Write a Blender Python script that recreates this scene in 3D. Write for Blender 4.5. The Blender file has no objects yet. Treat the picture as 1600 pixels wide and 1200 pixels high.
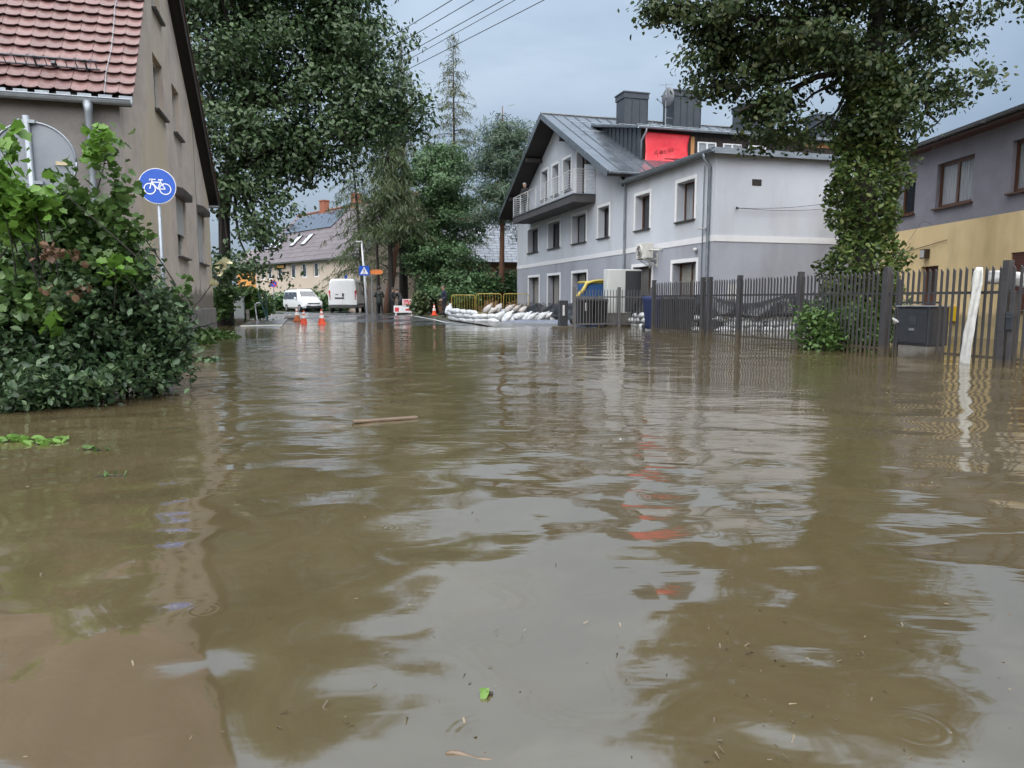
import bpy, bmesh, math, random
import numpy as np
from mathutils import Vector, Matrix
from mathutils.geometry import tessellate_polygon

# ------------------------------------------------------------------ camera, sky, sun, exposure
SC = bpy.context.scene
COL = SC.collection
FPX, CAM_H = 1110.0, 1.05                     # focal length in pixels of the 1600 px frame, eye height over the water
PITCH = math.atan(132 / FPX)
cam_d = bpy.data.cameras.new('camera')
cam_d.sensor_width = 36
cam_d.lens = 36 * FPX / 1600
cam_d.clip_start = 0.05
cam_d.clip_end = 4000
cam = bpy.data.objects.new('camera', cam_d)
COL.objects.link(cam)
cam.location = (0, 0, CAM_H)
cam.rotation_euler = (math.pi / 2 - PITCH, 0, 0)
SC.camera = cam

SUN_EL, SUN_AZ = math.radians(60), math.radians(192)     # high, behind the camera, a little left
world = bpy.data.worlds.new('World')
SC.world = world
world.use_nodes = True
nt = world.node_tree
nt.nodes.clear()
w_out = nt.nodes.new('ShaderNodeOutputWorld')
w_bg = nt.nodes.new('ShaderNodeBackground')
w_sky = nt.nodes.new('ShaderNodeTexSky')
w_sky.sky_type = 'NISHITA'
w_sky.sun_disc = False
w_sky.sun_elevation = SUN_EL
w_sky.sun_rotation = SUN_AZ
w_sky.air_density = 1.0
w_sky.dust_density = 4.0
w_tc = nt.nodes.new('ShaderNodeTexCoord')
w_map = nt.nodes.new('ShaderNodeMapping')
w_map.inputs['Scale'].default_value = (1.0, 1.0, 2.6)
w_noise = nt.nodes.new('ShaderNodeTexNoise')
w_noise.inputs['Scale'].default_value = 2.3
w_noise.inputs['Detail'].default_value = 5
w_noise.inputs['Roughness'].default_value = 0.55
w_noise.inputs['Distortion'].default_value = 0.3
w_ramp = nt.nodes.new('ShaderNodeValToRGB')               # cloud deck: grey-blue to paler
w_ramp.color_ramp.elements[0].position = 0.34
w_ramp.color_ramp.elements[0].color = (1.50, 1.98, 2.62, 1)
w_ramp.color_ramp.elements[1].position = 0.66
w_ramp.color_ramp.elements[1].color = (2.34, 2.84, 3.42, 1)
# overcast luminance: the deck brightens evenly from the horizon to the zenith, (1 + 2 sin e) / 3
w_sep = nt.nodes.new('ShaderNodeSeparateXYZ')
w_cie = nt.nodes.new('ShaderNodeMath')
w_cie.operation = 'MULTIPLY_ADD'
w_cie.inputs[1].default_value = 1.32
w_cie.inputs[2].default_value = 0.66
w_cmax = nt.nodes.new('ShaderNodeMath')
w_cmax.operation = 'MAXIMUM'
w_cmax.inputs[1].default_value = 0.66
w_mul = nt.nodes.new('ShaderNodeVectorMath')
w_mul.operation = 'SCALE'
w_mix = nt.nodes.new('ShaderNodeMixRGB')
w_mix.inputs['Fac'].default_value = 0.93
nt.links.new(w_tc.outputs['Generated'], w_map.inputs['Vector'])
nt.links.new(w_map.outputs['Vector'], w_noise.inputs['Vector'])
nt.links.new(w_noise.outputs['Fac'], w_ramp.inputs['Fac'])
nt.links.new(w_sky.outputs['Color'], w_mix.inputs['Color1'])
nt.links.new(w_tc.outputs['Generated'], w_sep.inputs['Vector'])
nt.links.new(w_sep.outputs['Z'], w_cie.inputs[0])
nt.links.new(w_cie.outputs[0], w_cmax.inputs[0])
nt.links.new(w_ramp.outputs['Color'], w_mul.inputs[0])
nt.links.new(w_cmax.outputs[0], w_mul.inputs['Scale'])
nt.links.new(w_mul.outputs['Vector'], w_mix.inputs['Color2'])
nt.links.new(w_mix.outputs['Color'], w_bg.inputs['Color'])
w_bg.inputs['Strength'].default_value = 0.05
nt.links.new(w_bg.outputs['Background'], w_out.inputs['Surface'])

sun_d = bpy.data.lights.new('sun', 'SUN')
sun_d.energy = 1.5
sun_d.angle = math.radians(100)             # light through a closed cloud deck
sun_d.color = (1.0, 0.97, 0.93)
sun = bpy.data.objects.new('sun', sun_d)
COL.objects.link(sun)
# light travels from the sun: azimuth measured from +Y clockwise
sdir = Vector((math.sin(SUN_AZ) * math.cos(SUN_EL), math.cos(SUN_AZ) * math.cos(SUN_EL), math.sin(SUN_EL)))
sun.rotation_euler = sdir.to_track_quat('Z', 'Y').to_euler()
sun.location = (0, -20, 40)

SC.view_settings.view_transform = 'Standard'
SC.view_settings.look = 'None'
SC.view_settings.exposure = 2.22
SC.view_settings.gamma = 1.0
SC.view_settings.use_curve_mapping = False
try:
    SC.cycles.max_bounces = 3
    SC.cycles.diffuse_bounces = 2
    SC.cycles.glossy_bounces = 2
    SC.cycles.transmission_bounces = 2
    SC.cycles.transparent_max_bounces = 3
    SC.cycles.caustics_reflective = False
    SC.cycles.caustics_refractive = False
    SC.cycles.use_denoising = True
    SC.cycles.use_adaptive_sampling = True
    SC.cycles.adaptive_threshold = 0.04
except Exception:
    pass

# ------------------------------------------------------------------ measuring helpers
CP, SP = math.cos(PITCH), math.sin(PITCH)
TAN = 320 / FPX / (CP + 132 / FPX * SP)       # the street runs along (-TAN, 1)
LEN = math.hypot(1, TAN)
U = Vector((-TAN / LEN, 1 / LEN, 0))          # along the street, away
V = Vector((1 / LEN, TAN / LEN, 0))           # across the street, to the right
RZ = math.atan(TAN)

def ray(px, py):
    dx, dy = (px - 800) / FPX, (600 - py) / FPX
    return Vector((dx, CP + dy * SP, -SP + dy * CP))

def at(px, py, Y):
    """World point at distance Y down the view that the photograph shows at px, py."""
    r = ray(px, py)
    return Vector((0, 0, CAM_H)) + r * (Y / r.y)

def on(px, py, z=0.0):
    r = ray(px, py)
    return Vector((0, 0, CAM_H)) + r * ((z - CAM_H) / r.z)

ORD = ['', 'first', 'second', 'third', 'fourth', 'fifth', 'sixth', 'seventh', 'eighth', 'ninth', 'tenth', 'eleventh', 'twelfth',
       'thirteenth', 'fourteenth', 'fifteenth', 'sixteenth', 'seventeenth', 'eighteenth', 'nineteenth', 'twentieth']

# ------------------------------------------------------------------ materials
MATS = {}
def mat(name, c1, c2=None, rough=0.7, scale=4.0, detail=6, bump=0.0, bscale=None, metal=0.0, spec=0.5, stretch=(1, 1, 1),
        stain=None, stain_scale=0.7, stain_lo=0.5, stain_hi=0.72, vary=0.0, coat=0.0, rough2=None, streak=1.0, tide=None):
    if name in MATS:
        return MATS[name]
    m = bpy.data.materials.new(name)
    m.use_nodes = True
    t = m.node_tree
    N, L = t.nodes, t.links
    bs = N['Principled BSDF']
    bs.inputs['Roughness'].default_value = rough
    bs.inputs['Metallic'].default_value = metal
    bs.inputs['Specular IOR Level'].default_value = spec
    bs.inputs['Coat Weight'].default_value = coat
    bs.inputs['Coat Roughness'].default_value = 0.08
    c2 = c2 or tuple(x * 0.82 for x in c1)
    tc = N.new('ShaderNodeTexCoord')
    mp = N.new('ShaderNodeMapping')
    mp.inputs['Scale'].default_value = stretch
    L.new(tc.outputs['Object'], mp.inputs['Vector'])
    nz = N.new('ShaderNodeTexNoise')
    nz.inputs['Scale'].default_value = scale
    nz.inputs['Detail'].default_value = detail
    nz.inputs['Roughness'].default_value = 0.62
    L.new(mp.outputs['Vector'], nz.inputs['Vector'])
    rp = N.new('ShaderNodeValToRGB')
    rp.color_ramp.elements[0].position = 0.32
    rp.color_ramp.elements[0].color = (*c2, 1)
    rp.color_ramp.elements[1].position = 0.68
    rp.color_ramp.elements[1].color = (*c1, 1)
    L.new(nz.outputs['Fac'], rp.inputs['Fac'])
    col = rp.outputs['Color']
    if stain:
        mp2 = N.new('ShaderNodeMapping')
        mp2.inputs['Scale'].default_value = (1, 1, 1.0 / streak)
        L.new(tc.outputs['Object'], mp2.inputs['Vector'])
        n2 = N.new('ShaderNodeTexNoise')
        n2.inputs['Scale'].default_value = stain_scale
        n2.inputs['Detail'].default_value = 7
        n2.inputs['Roughness'].default_value = 0.6
        L.new(mp2.outputs['Vector'], n2.inputs['Vector'])
        r2 = N.new('ShaderNodeValToRGB')
        r2.color_ramp.elements[0].position = stain_lo
        r2.color_ramp.elements[0].color = (0, 0, 0, 1)
        r2.color_ramp.elements[1].position = stain_hi
        r2.color_ramp.elements[1].color = (1, 1, 1, 1)
        L.new(n2.outputs['Fac'], r2.inputs['Fac'])
        mx = N.new('ShaderNodeMixRGB')
        L.new(r2.outputs['Color'], mx.inputs['Fac'])
        L.new(col, mx.inputs['Color1'])
        mx.inputs['Color2'].default_value = (*stain, 1)
        col = mx.outputs['Color']
    if tide:
        zt, tcol = tide                                   # the wall has soaked up water to about this height
        sx = N.new('ShaderNodeSeparateXYZ')
        L.new(tc.outputs['Object'], sx.inputs['Vector'])
        n3 = N.new('ShaderNodeTexNoise')
        n3.inputs['Scale'].default_value = 1.7
        n3.inputs['Detail'].default_value = 5
        L.new(tc.outputs['Object'], n3.inputs['Vector'])
        ma = N.new('ShaderNodeMath'); ma.operation = 'MULTIPLY_ADD'
        L.new(n3.outputs['Fac'], ma.inputs[0]); ma.inputs[1].default_value = -.9
        L.new(sx.outputs['Z'], ma.inputs[2])
        m3 = N.new('ShaderNodeMapRange')
        m3.inputs['From Min'].default_value = zt - .45 - .08
        m3.inputs['From Max'].default_value = zt - .45 + .10
        m3.inputs['To Min'].default_value = 1.0
        m3.inputs['To Max'].default_value = 0.0
        L.new(ma.outputs[0], m3.inputs['Value'])
        x3 = N.new('ShaderNodeMixRGB')
        L.new(m3.outputs['Result'], x3.inputs['Fac'])
        L.new(col, x3.inputs['Color1'])
        x3.inputs['Color2'].default_value = (*tcol, 1)
        col = x3.outputs['Color']
    if vary:
        oi = N.new('ShaderNodeObjectInfo')
        hv = N.new('ShaderNodeHueSaturation')
        mr = N.new('ShaderNodeMapRange')
        mr.inputs['To Min'].default_value = 1 - vary
        mr.inputs['To Max'].default_value = 1 + vary
        L.new(oi.outputs['Random'], mr.inputs['Value'])
        L.new(mr.outputs['Result'], hv.inputs['Value'])
        L.new(col, hv.inputs['Color'])
        col = hv.outputs['Color']
    L.new(col, bs.inputs['Base Color'])
    if rough2 is not None:
        mr = N.new('ShaderNodeMapRange')
        mr.inputs['From Min'].default_value = 0.35
        mr.inputs['From Max'].default_value = 0.65
        mr.inputs['To Min'].default_value = rough
        mr.inputs['To Max'].default_value = rough2
        L.new(nz.outputs['Fac'], mr.inputs['Value'])
        L.new(mr.outputs['Result'], bs.inputs['Roughness'])
    if bump:
        nb = N.new('ShaderNodeTexNoise')
        nb.inputs['Scale'].default_value = bscale or scale * 6
        nb.inputs['Detail'].default_value = 5
        L.new(mp.outputs['Vector'], nb.inputs['Vector'])
        bp = N.new('ShaderNodeBump')
        bp.inputs['Strength'].default_value = 1.0
        bp.inputs['Distance'].default_value = bump
        L.new(nb.outputs['Fac'], bp.inputs['Height'])
        L.new(bp.outputs['Normal'], bs.inputs['Normal'])
    MATS[name] = m
    return m

def leaf_mat(name, cols, rough=0.45, trans=0.25, spec=0.4):
    """Foliage: every leaf takes one of several greens; a little light comes through."""
    if name in MATS:
        return MATS[name]
    m = bpy.data.materials.new(name)
    m.use_nodes = True
    t = m.node_tree
    N, L = t.nodes, t.links
    bs = N['Principled BSDF']
    out = N['Material Output']
    bs.inputs['Roughness'].default_value = rough
    bs.inputs['Specular IOR Level'].default_value = spec
    ge = N.new('ShaderNodeNewGeometry')
    rp = N.new('ShaderNodeValToRGB')
    els = rp.color_ramp.elements
    while len(els) < len(cols):
        els.new(0.5)
    for i, c in enumerate(cols):
        els[i].position = i / (len(cols) - 1) if len(cols) > 1 else 0
        els[i].color = (*c, 1)
    L.new(ge.outputs['Random Per Island'], rp.inputs['Fac'])
    L.new(rp.outputs['Color'], bs.inputs['Base Color'])
    if trans:
        tr = N.new('ShaderNodeBsdfTranslucent')
        L.new(rp.outputs['Color'], tr.inputs['Color'])
        mx = N.new('ShaderNodeMixShader')
        mx.inputs['Fac'].default_value = trans
        L.new(bs.outputs['BSDF'], mx.inputs[1])
        L.new(tr.outputs['BSDF'], mx.inputs[2])
        L.new(mx.outputs['Shader'], out.inputs['Surface'])
    MATS[name] = m
    return m

# ------------------------------------------------------------------ mesh helpers
class B:
    """Collects faces; build() links them as ONE mesh object."""
    def __init__(s):
        s.v, s.f, s.m = [], [], []
        s.cur = 0
    def add(s, vs, fs):
        o = len(s.v)
        s.v += [tuple(p) for p in vs]
        for f in fs:
            s.f.append(tuple(i + o for i in f))
            s.m.append(s.cur)
        return s
    def quad(s, a, b, c, d):
        return s.add([a, b, c, d], [(0, 1, 2, 3)])
    def box(s, x0, x1, y0, y1, z0, z1):
        return s.hexa([(x0, y0, z0), (x1, y0, z0), (x1, y1, z0), (x0, y1, z0), (x0, y0, z1), (x1, y0, z1), (x1, y1, z1), (x0, y1, z1)])
    def hexa(s, p):
        return s.add(p, [(0, 3, 2, 1), (4, 5, 6, 7), (0, 1, 5, 4), (1, 2, 6, 5), (2, 3, 7, 6), (3, 0, 4, 7)])
    def cbox(s, c, sx, sy, sz, rz=0.0, rx=0.0):
        R = Matrix.Rotation(rz, 3, 'Z') @ Matrix.Rotation(rx, 3, 'X')
        ps = []
        for z in (-1, 1):
            for x, y in ((-1, -1), (1, -1), (1, 1), (-1, 1)):
                ps.append(Vector(c) + R @ Vector((x * sx / 2, y * sy / 2, z * sz / 2)))
        return s.hexa(ps)
    def tube(s, pts, rad, n=8, cap=True):
        pts = [Vector(p) for p in pts]
        if not isinstance(rad, (list, tuple)):
            rad = [rad] * len(pts)
        vs, fs = [], []
        prev = None
        for i, p in enumerate(pts):
            d = (pts[min(i + 1, len(pts) - 1)] - pts[max(i - 1, 0)])
            if d.length < 1e-9:
                d = Vector((0, 0, 1))
            d.normalize()
            if prev is None:
                a = d.cross(Vector((0, 0, 1)))
                if a.length < 0.05:
                    a = d.cross(Vector((0, 1, 0)))
            else:
                a = prev - d * prev.dot(d)
            a.normalize()
            prev = a
            b = d.cross(a)
            for k in range(n):
                t = 2 * math.pi * k / n
                vs.append(p + (a * math.cos(t) + b * math.sin(t)) * rad[i])
        for i in range(len(pts) - 1):
            for k in range(n):
                k2 = (k + 1) % n
                fs.append((i * n + k, i * n + k2, (i + 1) * n + k2, (i + 1) * n + k))
        if cap:
            fs.append(tuple(range(n - 1, -1, -1)))
            fs.append(tuple((len(pts) - 1) * n + k for k in range(n)))
        return s.add(vs, fs)
    def lathe(s, c, prof, n=16, axis='Z'):
        """prof = [(r, h)...] turned round an axis through c."""
        c = Vector(c)
        vs, fs = [], []
        for r, h in prof:
            for k in range(n):
                t = 2 * math.pi * k / n
                x, y = r * math.cos(t), r * math.sin(t)
                o = {'Z': (x, y, h), 'Y': (x, h, y), 'X': (h, x, y)}[axis]
                vs.append(c + Vector(o))
        for i in range(len(prof) - 1):
            for k in range(n):
                k2 = (k + 1) % n
                fs.append((i * n + k, i * n + k2, (i + 1) * n + k2, (i + 1) * n + k))
        fs.append(tuple(range(n - 1, -1, -1)))
        fs.append(tuple((len(prof) - 1) * n + k for k in range(n)))
        return s.add(vs, fs)
    def prism(s, poly, fr, d0, d1):
        """poly of 2D points mapped through fr(a, b, depth)."""
        n = len(poly)
        vs = [fr(a, b, d0) for a, b in poly] + [fr(a, b, d1) for a, b in poly]
        fs = [tuple(range(n - 1, -1, -1)), tuple(range(n, 2 * n))]
        for i in range(n):
            j = (i + 1) % n
            fs.append((i, j, n + j, n + i))
        return s.add(vs, fs)
    def wall(s, poly, holes, fr, depth):
        """A wall face with openings cut in it, each with reveals going in to depth."""
        loops = [[Vector((a, b, 0)) for a, b in poly]] + [[Vector((x0, z0, 0)), Vector((x1, z0, 0)), Vector((x1, z1, 0)), Vector((x0, z1, 0))] for x0, x1, z0, z1 in holes]
        flat = [p for l in loops for p in l]
        tris = tessellate_polygon(loops)
        s.add([fr(p.x, p.y, 0) for p in flat], [tuple(t) for t in tris])
        for x0, x1, z0, z1 in holes:
            r = [(x0, z0), (x1, z0), (x1, z1), (x0, z1)]
            for i in range(4):
                a, b = r[i], r[(i + 1) % 4]
                s.quad(fr(a[0], a[1], 0), fr(b[0], b[1], 0), fr(b[0], b[1], depth), fr(a[0], a[1], depth))
        return s
    def build(s, name, mats, parent=None, smooth=False, bevel=0.0, fix=True):
        me = bpy.data.meshes.new(name)
        me.from_pydata(s.v, [], s.f)
        if not isinstance(mats, (list, tuple)):
            mats = [mats]
        for m in mats:
            me.materials.append(m)
        if len(mats) > 1:
            me.polygons.foreach_set('material_index', s.m)
        if fix:
            bm = bmesh.new()
            bm.from_mesh(me)
            bmesh.ops.recalc_face_normals(bm, faces=bm.faces)
            bm.to_mesh(me)
            bm.free()
        if smooth:
            me.shade_smooth()
        me.update()
        return link(name, me, parent, bevel)

def link(name, me, parent=None, bevel=0.0):
    o = bpy.data.objects.new(name, me)
    COL.objects.link(o)
    if parent is not None:
        o.parent = parent
    if bevel:
        md = o.modifiers.new('bevel', 'BEVEL')
        md.width = bevel
        md.segments = 2
        md.limit_method = 'ANGLE'
    return o

def tag(o, label, cat, group=None):
    o['label'] = label
    o['category'] = cat
    if group:
        o['group'] = group
    return o

def thing(name, label, cat, loc=(0, 0, 0), rz=0.0, group=None):
    o = bpy.data.objects.new(name, None)
    o.empty_display_size = 0.2
    COL.objects.link(o)
    o.location = loc
    o.rotation_euler = (0, 0, rz)
    return tag(o, label, cat, group)

def copy_tree(o, parent=None):
    c = o.copy()
    COL.objects.link(c)
    c.parent = parent
    for ch in o.children:
        copy_tree(ch, c)
    return c

def structure(o):
    o['kind'] = 'structure'
    return o

def stuff(o):
    o['kind'] = 'stuff'
    return o

# leaf outlines: (x, y, lift) and faces
LEAF = (np.array([(0, -.5, 0), (.27, -.18, .07), (.22, .18, .06), (0, .5, -.05), (-.22, .18, .06), (-.27, -.18, .07)]), [(0, 1, 2, 3), (0, 3, 4, 5)])
DIAMOND = (np.array([(0, -.5, 0), (.3, 0, .07), (0, .5, 0), (-.3, 0, .07)]), [(0, 1, 2), (0, 2, 3)])
NEEDLE = (np.array([(-.06, -.5, 0), (.06, -.5, 0), (.02, .5, -.12), (-.02, .5, -.12)]), [(0, 1, 2, 3)])
LOBED = (np.array([(0, -.5, 0), (.17, -.34, .04), (.40, -.26, .11), (.33, -.05, .06), (.44, .16, .12), (.24, .26, .05), (0, .52, -.06),
                   (-.24, .26, .05), (-.44, .16, .12), (-.33, -.05, .06), (-.40, -.26, .11), (-.17, -.34, .04), (0, 0, -.03)]),
         [(12, i, (i + 1) % 12) for i in range(12)])

def leaves(name, P, size, material, parent, rng, tpl=LEAF, up=0.6, axis=None, jitter=0.35, kind='stuff', outward=None):
    """One mesh of many leaves at the points P; axis = preferred direction of each leaf (Nx3)."""
    P = np.asarray(P, dtype=float)
    n = len(P)
    nr = rng.normal(size=(n, 3))
    nr /= np.linalg.norm(nr, axis=1)[:, None] + 1e-9
    if outward is None:
        nr[:, 2] = np.abs(nr[:, 2]) * (1 - up) + up
    else:
        nr = nr * .75 + outward
    nr /= np.linalg.norm(nr, axis=1)[:, None]
    d = rng.normal(size=(n, 3)) if axis is None else np.asarray(axis) + rng.normal(size=(n, 3)) * 0.25
    d -= nr * np.sum(d * nr, axis=1)[:, None] if axis is None else 0
    d /= np.linalg.norm(d, axis=1)[:, None] + 1e-9
    if axis is not None:
        nr -= d * np.sum(d * nr, axis=1)[:, None]
        nr /= np.linalg.norm(nr, axis=1)[:, None] + 1e-9
    b = np.cross(nr, d)
    sz = (np.asarray(size) * (1 + rng.uniform(-jitter, jitter, n)))[:, None, None]
    t, fs = tpl
    k = len(t)
    Vt = P[:, None, :] + sz * (t[None, :, 0, None] * b[:, None, :] + t[None, :, 1, None] * d[:, None, :] + t[None, :, 2, None] * nr[:, None, :])
    Vt = Vt.reshape(-1, 3)
    me = bpy.data.meshes.new(name)
    loops = np.concatenate([np.array(f) for f in fs])
    lens = np.array([len(f) for f in fs])
    li = (loops[None, :] + (np.arange(n) * k)[:, None]).reshape(-1)
    nf = n * len(fs)
    ln = np.tile(lens, n)
    st = np.concatenate([[0], np.cumsum(ln)[:-1]])
    me.vertices.add(len(Vt))
    me.vertices.foreach_set('co', Vt.reshape(-1).astype(np.float32))
    me.loops.add(len(li))
    me.loops.foreach_set('vertex_index', li.astype(np.int32))
    me.polygons.add(nf)
    me.polygons.foreach_set('loop_start', st.astype(np.int32))
    me.polygons.foreach_set('loop_total', ln.astype(np.int32))
    me.materials.append(material)
    me.update(calc_edges=True)
    o = link(name, me, parent)
    if kind:
        o['kind'] = kind
    return o
# ------------------------------------------------------------------ ground, road, water
def sstep(a, b, x):
    t = min(1.0, max(0.0, (x - a) / (b - a)))
    return t * t * (3 - 2 * t)

def gz(X, Y):
    """Height of the land: drowned near the camera, coming out of the flood about 31 m away."""
    n = 0.012 * math.sin(X * 0.9 + Y * 0.35) + 0.010 * math.sin(X * 0.37 - Y * 0.8 + 1.3) + 0.006 * math.sin(X * 2.1 + Y * 1.7)
    base = -0.55 + 0.53 * sstep(6, 31, Y) + 0.075 * sstep(30, 44, Y)
    return base + n * (1 - 0.6 * sstep(60, 90, Y))

def axis_pts(*segs):
    out = []
    for a, b, st in segs:
        x = a
        while x < b - 1e-6:
            out.append(x)
            x += st
    out.append(segs[-1][1])
    return out

M_soil = mat('wet_soil_and_grass', (.055, .06, .028), (.045, .036, .024), rough=.75, scale=.9, bump=.02, bscale=9, stain=(.03, .045, .016), stain_scale=.4, stain_lo=.4)
M_asph = mat('wet_asphalt', (.075, .077, .082), (.042, .044, .048), rough=.06, rough2=.42, scale=.55, detail=5, bump=.0015, bscale=60, stretch=(1, .45, 1))
M_pave = mat('wet_pavement', (.16, .155, .15), (.10, .097, .093), rough=.25, scale=1.3, bump=.003, bscale=30)
M_kerb = mat('concrete_kerb', (.22, .215, .2), (.15, .145, .135), rough=.55, scale=3)
M_line = mat('road_paint', (.62, .62, .6), (.38, .38, .37), rough=.45, scale=7)

xs = axis_pts((-1800, -200, 400), (-200, -40, 20), (-40, 30, .9), (30, 200, 17), (200, 1800, 400))
ys = axis_pts((-60, 4, 8), (4, 20, 2), (20, 62, .7), (62, 120, 6), (120, 400, 40), (400, 2400, 500))
g = B()
vs = [(x, y, gz(x, y)) for y in ys for x in xs]
nx = len(xs)
g.add(vs, [(j * nx + i, j * nx + i + 1, (j + 1) * nx + i + 1, (j + 1) * nx + i) for j in range(len(ys) - 1) for i in range(nx - 1)])
structure(g.build('ground', M_soil, smooth=True, fix=False))

def strip(name, c0, c1, s0, s1, lift, m, na=8, st=.9):
    """A sheet following the land; c across the street, s along it (both metres from the camera's foot)."""
    b = B()
    ss = axis_pts((s0, s1, st))
    cs = [c0 + (c1 - c0) * i / na for i in range(na + 1)]
    vs = []
    for s_ in ss:
        for c_ in cs:
            p = V * (c_ / LEN) + U * s_
            vs.append((p.x, p.y, gz(p.x, p.y) + lift))
    k = na + 1
    b.add(vs, [(j * k + i, j * k + i + 1, (j + 1) * k + i + 1, (j + 1) * k + i) for j in range(len(ss) - 1) for i in range(na)])
    return b.build(name, m, smooth=True, fix=False)

road = structure(strip('road', -1.0, 6.9, 2, 64, .02, M_asph, 10, .7))
structure(strip('side_road', -60, -1.0, 49.5, 58.5, .018, M_asph, 60, .8))
structure(strip('side_road', 6.9, 60, 49.5, 57.0, .018, M_asph, 56, .8))
structure(strip('pavement', -2.7, -1.18, 2, 48.5, .05, M_pave, 4, .7))
structure(strip('pavement', 7.1, 10.9, 2, 35.5, .06, M_pave, 5, .7))
for c in (-1.18,):
    b = B()
    ss = axis_pts((2, 48.5, .7))
    vs = []
    for s_ in ss:
        for dc, dz in ((0, -.05), (0, .055), (.14, .055), (.16, -.05)):
            p = V * ((c + dc) / LEN) + U * s_
            vs.append((p.x, p.y, gz(p.x, p.y) + dz))
    b.add(vs, [(j * 4 + i, j * 4 + i + 1, j * 4 + i + 5, j * 4 + i + 4) for j in range(len(ss) - 1) for i in range(3)])
    structure(b.build('kerb', M_kerb))
ln = structure(strip('road_marking', 6.25, 6.42, 30, 48, .028, M_line, 1, .7))
structure(strip('grass_verge', 5.0, 14, 46.2, 49.3, .05, M_soil, 8, .8))

def water_material():
    m = bpy.data.materials.new('muddy_flood_water')
    m.use_nodes = True
    t = m.node_tree
    N, L = t.nodes, t.links
    bs = N['Principled BSDF']
    bs.inputs['Roughness'].default_value = 0.055
    bs.inputs['IOR'].default_value = 2.5
    tc = N.new('ShaderNodeTexCoord')
    def noise(scale, sx, sy, detail=2.0, dist=0.0, rough=.5, off=(0, 0, 0), rot=0.0):
        mp = N.new('ShaderNodeMapping')
        mp.inputs['Scale'].default_value = (sx, sy, 1)
        mp.inputs['Location'].default_value = off
        mp.inputs['Rotation'].default_value = (0, 0, rot)
        L.new(tc.outputs['Object'], mp.inputs['Vector'])
        nz = N.new('ShaderNodeTexNoise')
        nz.inputs['Scale'].default_value = scale
        nz.inputs['Detail'].default_value = detail
        nz.inputs['Distortion'].default_value = dist
        nz.inputs['Roughness'].default_value = rough
        L.new(mp.outputs['Vector'], nz.inputs['Vector'])
        return nz.outputs['Fac']
    def math_(op, a, b=None, c=None):
        n = N.new('ShaderNodeMath')
        n.operation = op
        for i, x in enumerate((a, b, c)):
            if x is None:
                continue
            if isinstance(x, (int, float)):
                n.inputs[i].default_value = x
            else:
                L.new(x, n.inputs[i])
        return n.outputs[0]
    def ramp(v, lo, hi):
        n = N.new('ShaderNodeMapRange')
        n.interpolation_type = 'SMOOTHSTEP'
        n.inputs['From Min'].default_value = lo
        n.inputs['From Max'].default_value = hi
        L.new(v, n.inputs['Value'])
        return n.outputs['Result']
    # silt: broad clouds of slightly different brown
    silt = noise(.8, 1, .55, 8, 1.1, .66)
    rp = N.new('ShaderNodeValToRGB')
    rp.color_ramp.elements[0].position = .3
    rp.color_ramp.elements[0].color = (.066, .051, .025, 1)
    rp.color_ramp.elements[1].position = .72
    rp.color_ramp.elements[1].color = (.102, .080, .045, 1)
    L.new(silt, rp.inputs['Fac'])
    L.new(rp.outputs['Color'], bs.inputs['Base Color'])
    # swell, ripples, fine shiver, rings of rain drops
    calm = ramp(noise(.22, .8, 1.0, 2, .4, off=(9, 2, 0)), .36, .60)
    sep = N.new('ShaderNodeSeparateXYZ')
    L.new(tc.outputs['Object'], sep.inputs['Vector'])
    far = ramp(sep.outputs['Y'], 2.2, 8.0)                        # the open middle is ruffled, the near corner sheltered
    ruf = math_('MULTIPLY_ADD', far, .68, .32)
    ruf = math_('MULTIPLY', ruf, math_('MULTIPLY_ADD', calm, .75, .25))
    h2 = math_('MULTIPLY', math_('MULTIPLY', noise(5.0, .6, 1.7, 2.0, .5, off=(2, 5, 0)), W3), ruf)
    h3 = math_('MULTIPLY', math_('MULTIPLY', noise(16, .6, 1.5, 2.0, .2), W4), ruf)
    h = math_('ADD', h2, h3)
    vo = N.new('ShaderNodeTexVoronoi')
    vo.voronoi_dimensions = '2D'
    vo.inputs['Scale'].default_value = 1.55
    vo.inputs['Randomness'].default_value = 1.0
    L.new(tc.outputs['Object'], vo.inputs['Vector'])
    d = vo.outputs['Distance']
    sc_ = N.new('ShaderNodeSeparateColor')
    L.new(vo.outputs['Color'], sc_.inputs['Color'])
    rad = math_('MULTIPLY_ADD', sc_.outputs['Red'], .13, .02)      # ring radius, per drop
    off = math_('SUBTRACT', d, rad)
    env = math_('POWER', 2.718, math_('MULTIPLY', math_('MULTIPLY', off, off), -900.0))
    on_ = ramp(sc_.outputs['Green'], .45, .5)
    ring = math_('MULTIPLY', math_('MULTIPLY', math_('SINE', math_('MULTIPLY', off, 150.0)), env), math_('MULTIPLY', on_, W5))
    h = math_('ADD', h, ring)
    bp = N.new('ShaderNodeBump')
    bp.inputs['Strength'].default_value = 1.0
    bp.inputs['Distance'].default_value = 1.0
    L.new(h, bp.inputs['Height'])
    L.new(bp.outputs['Normal'], bs.inputs['Normal'])
    return m

W3, W4, W5 = .0068, .0011, .00016

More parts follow.
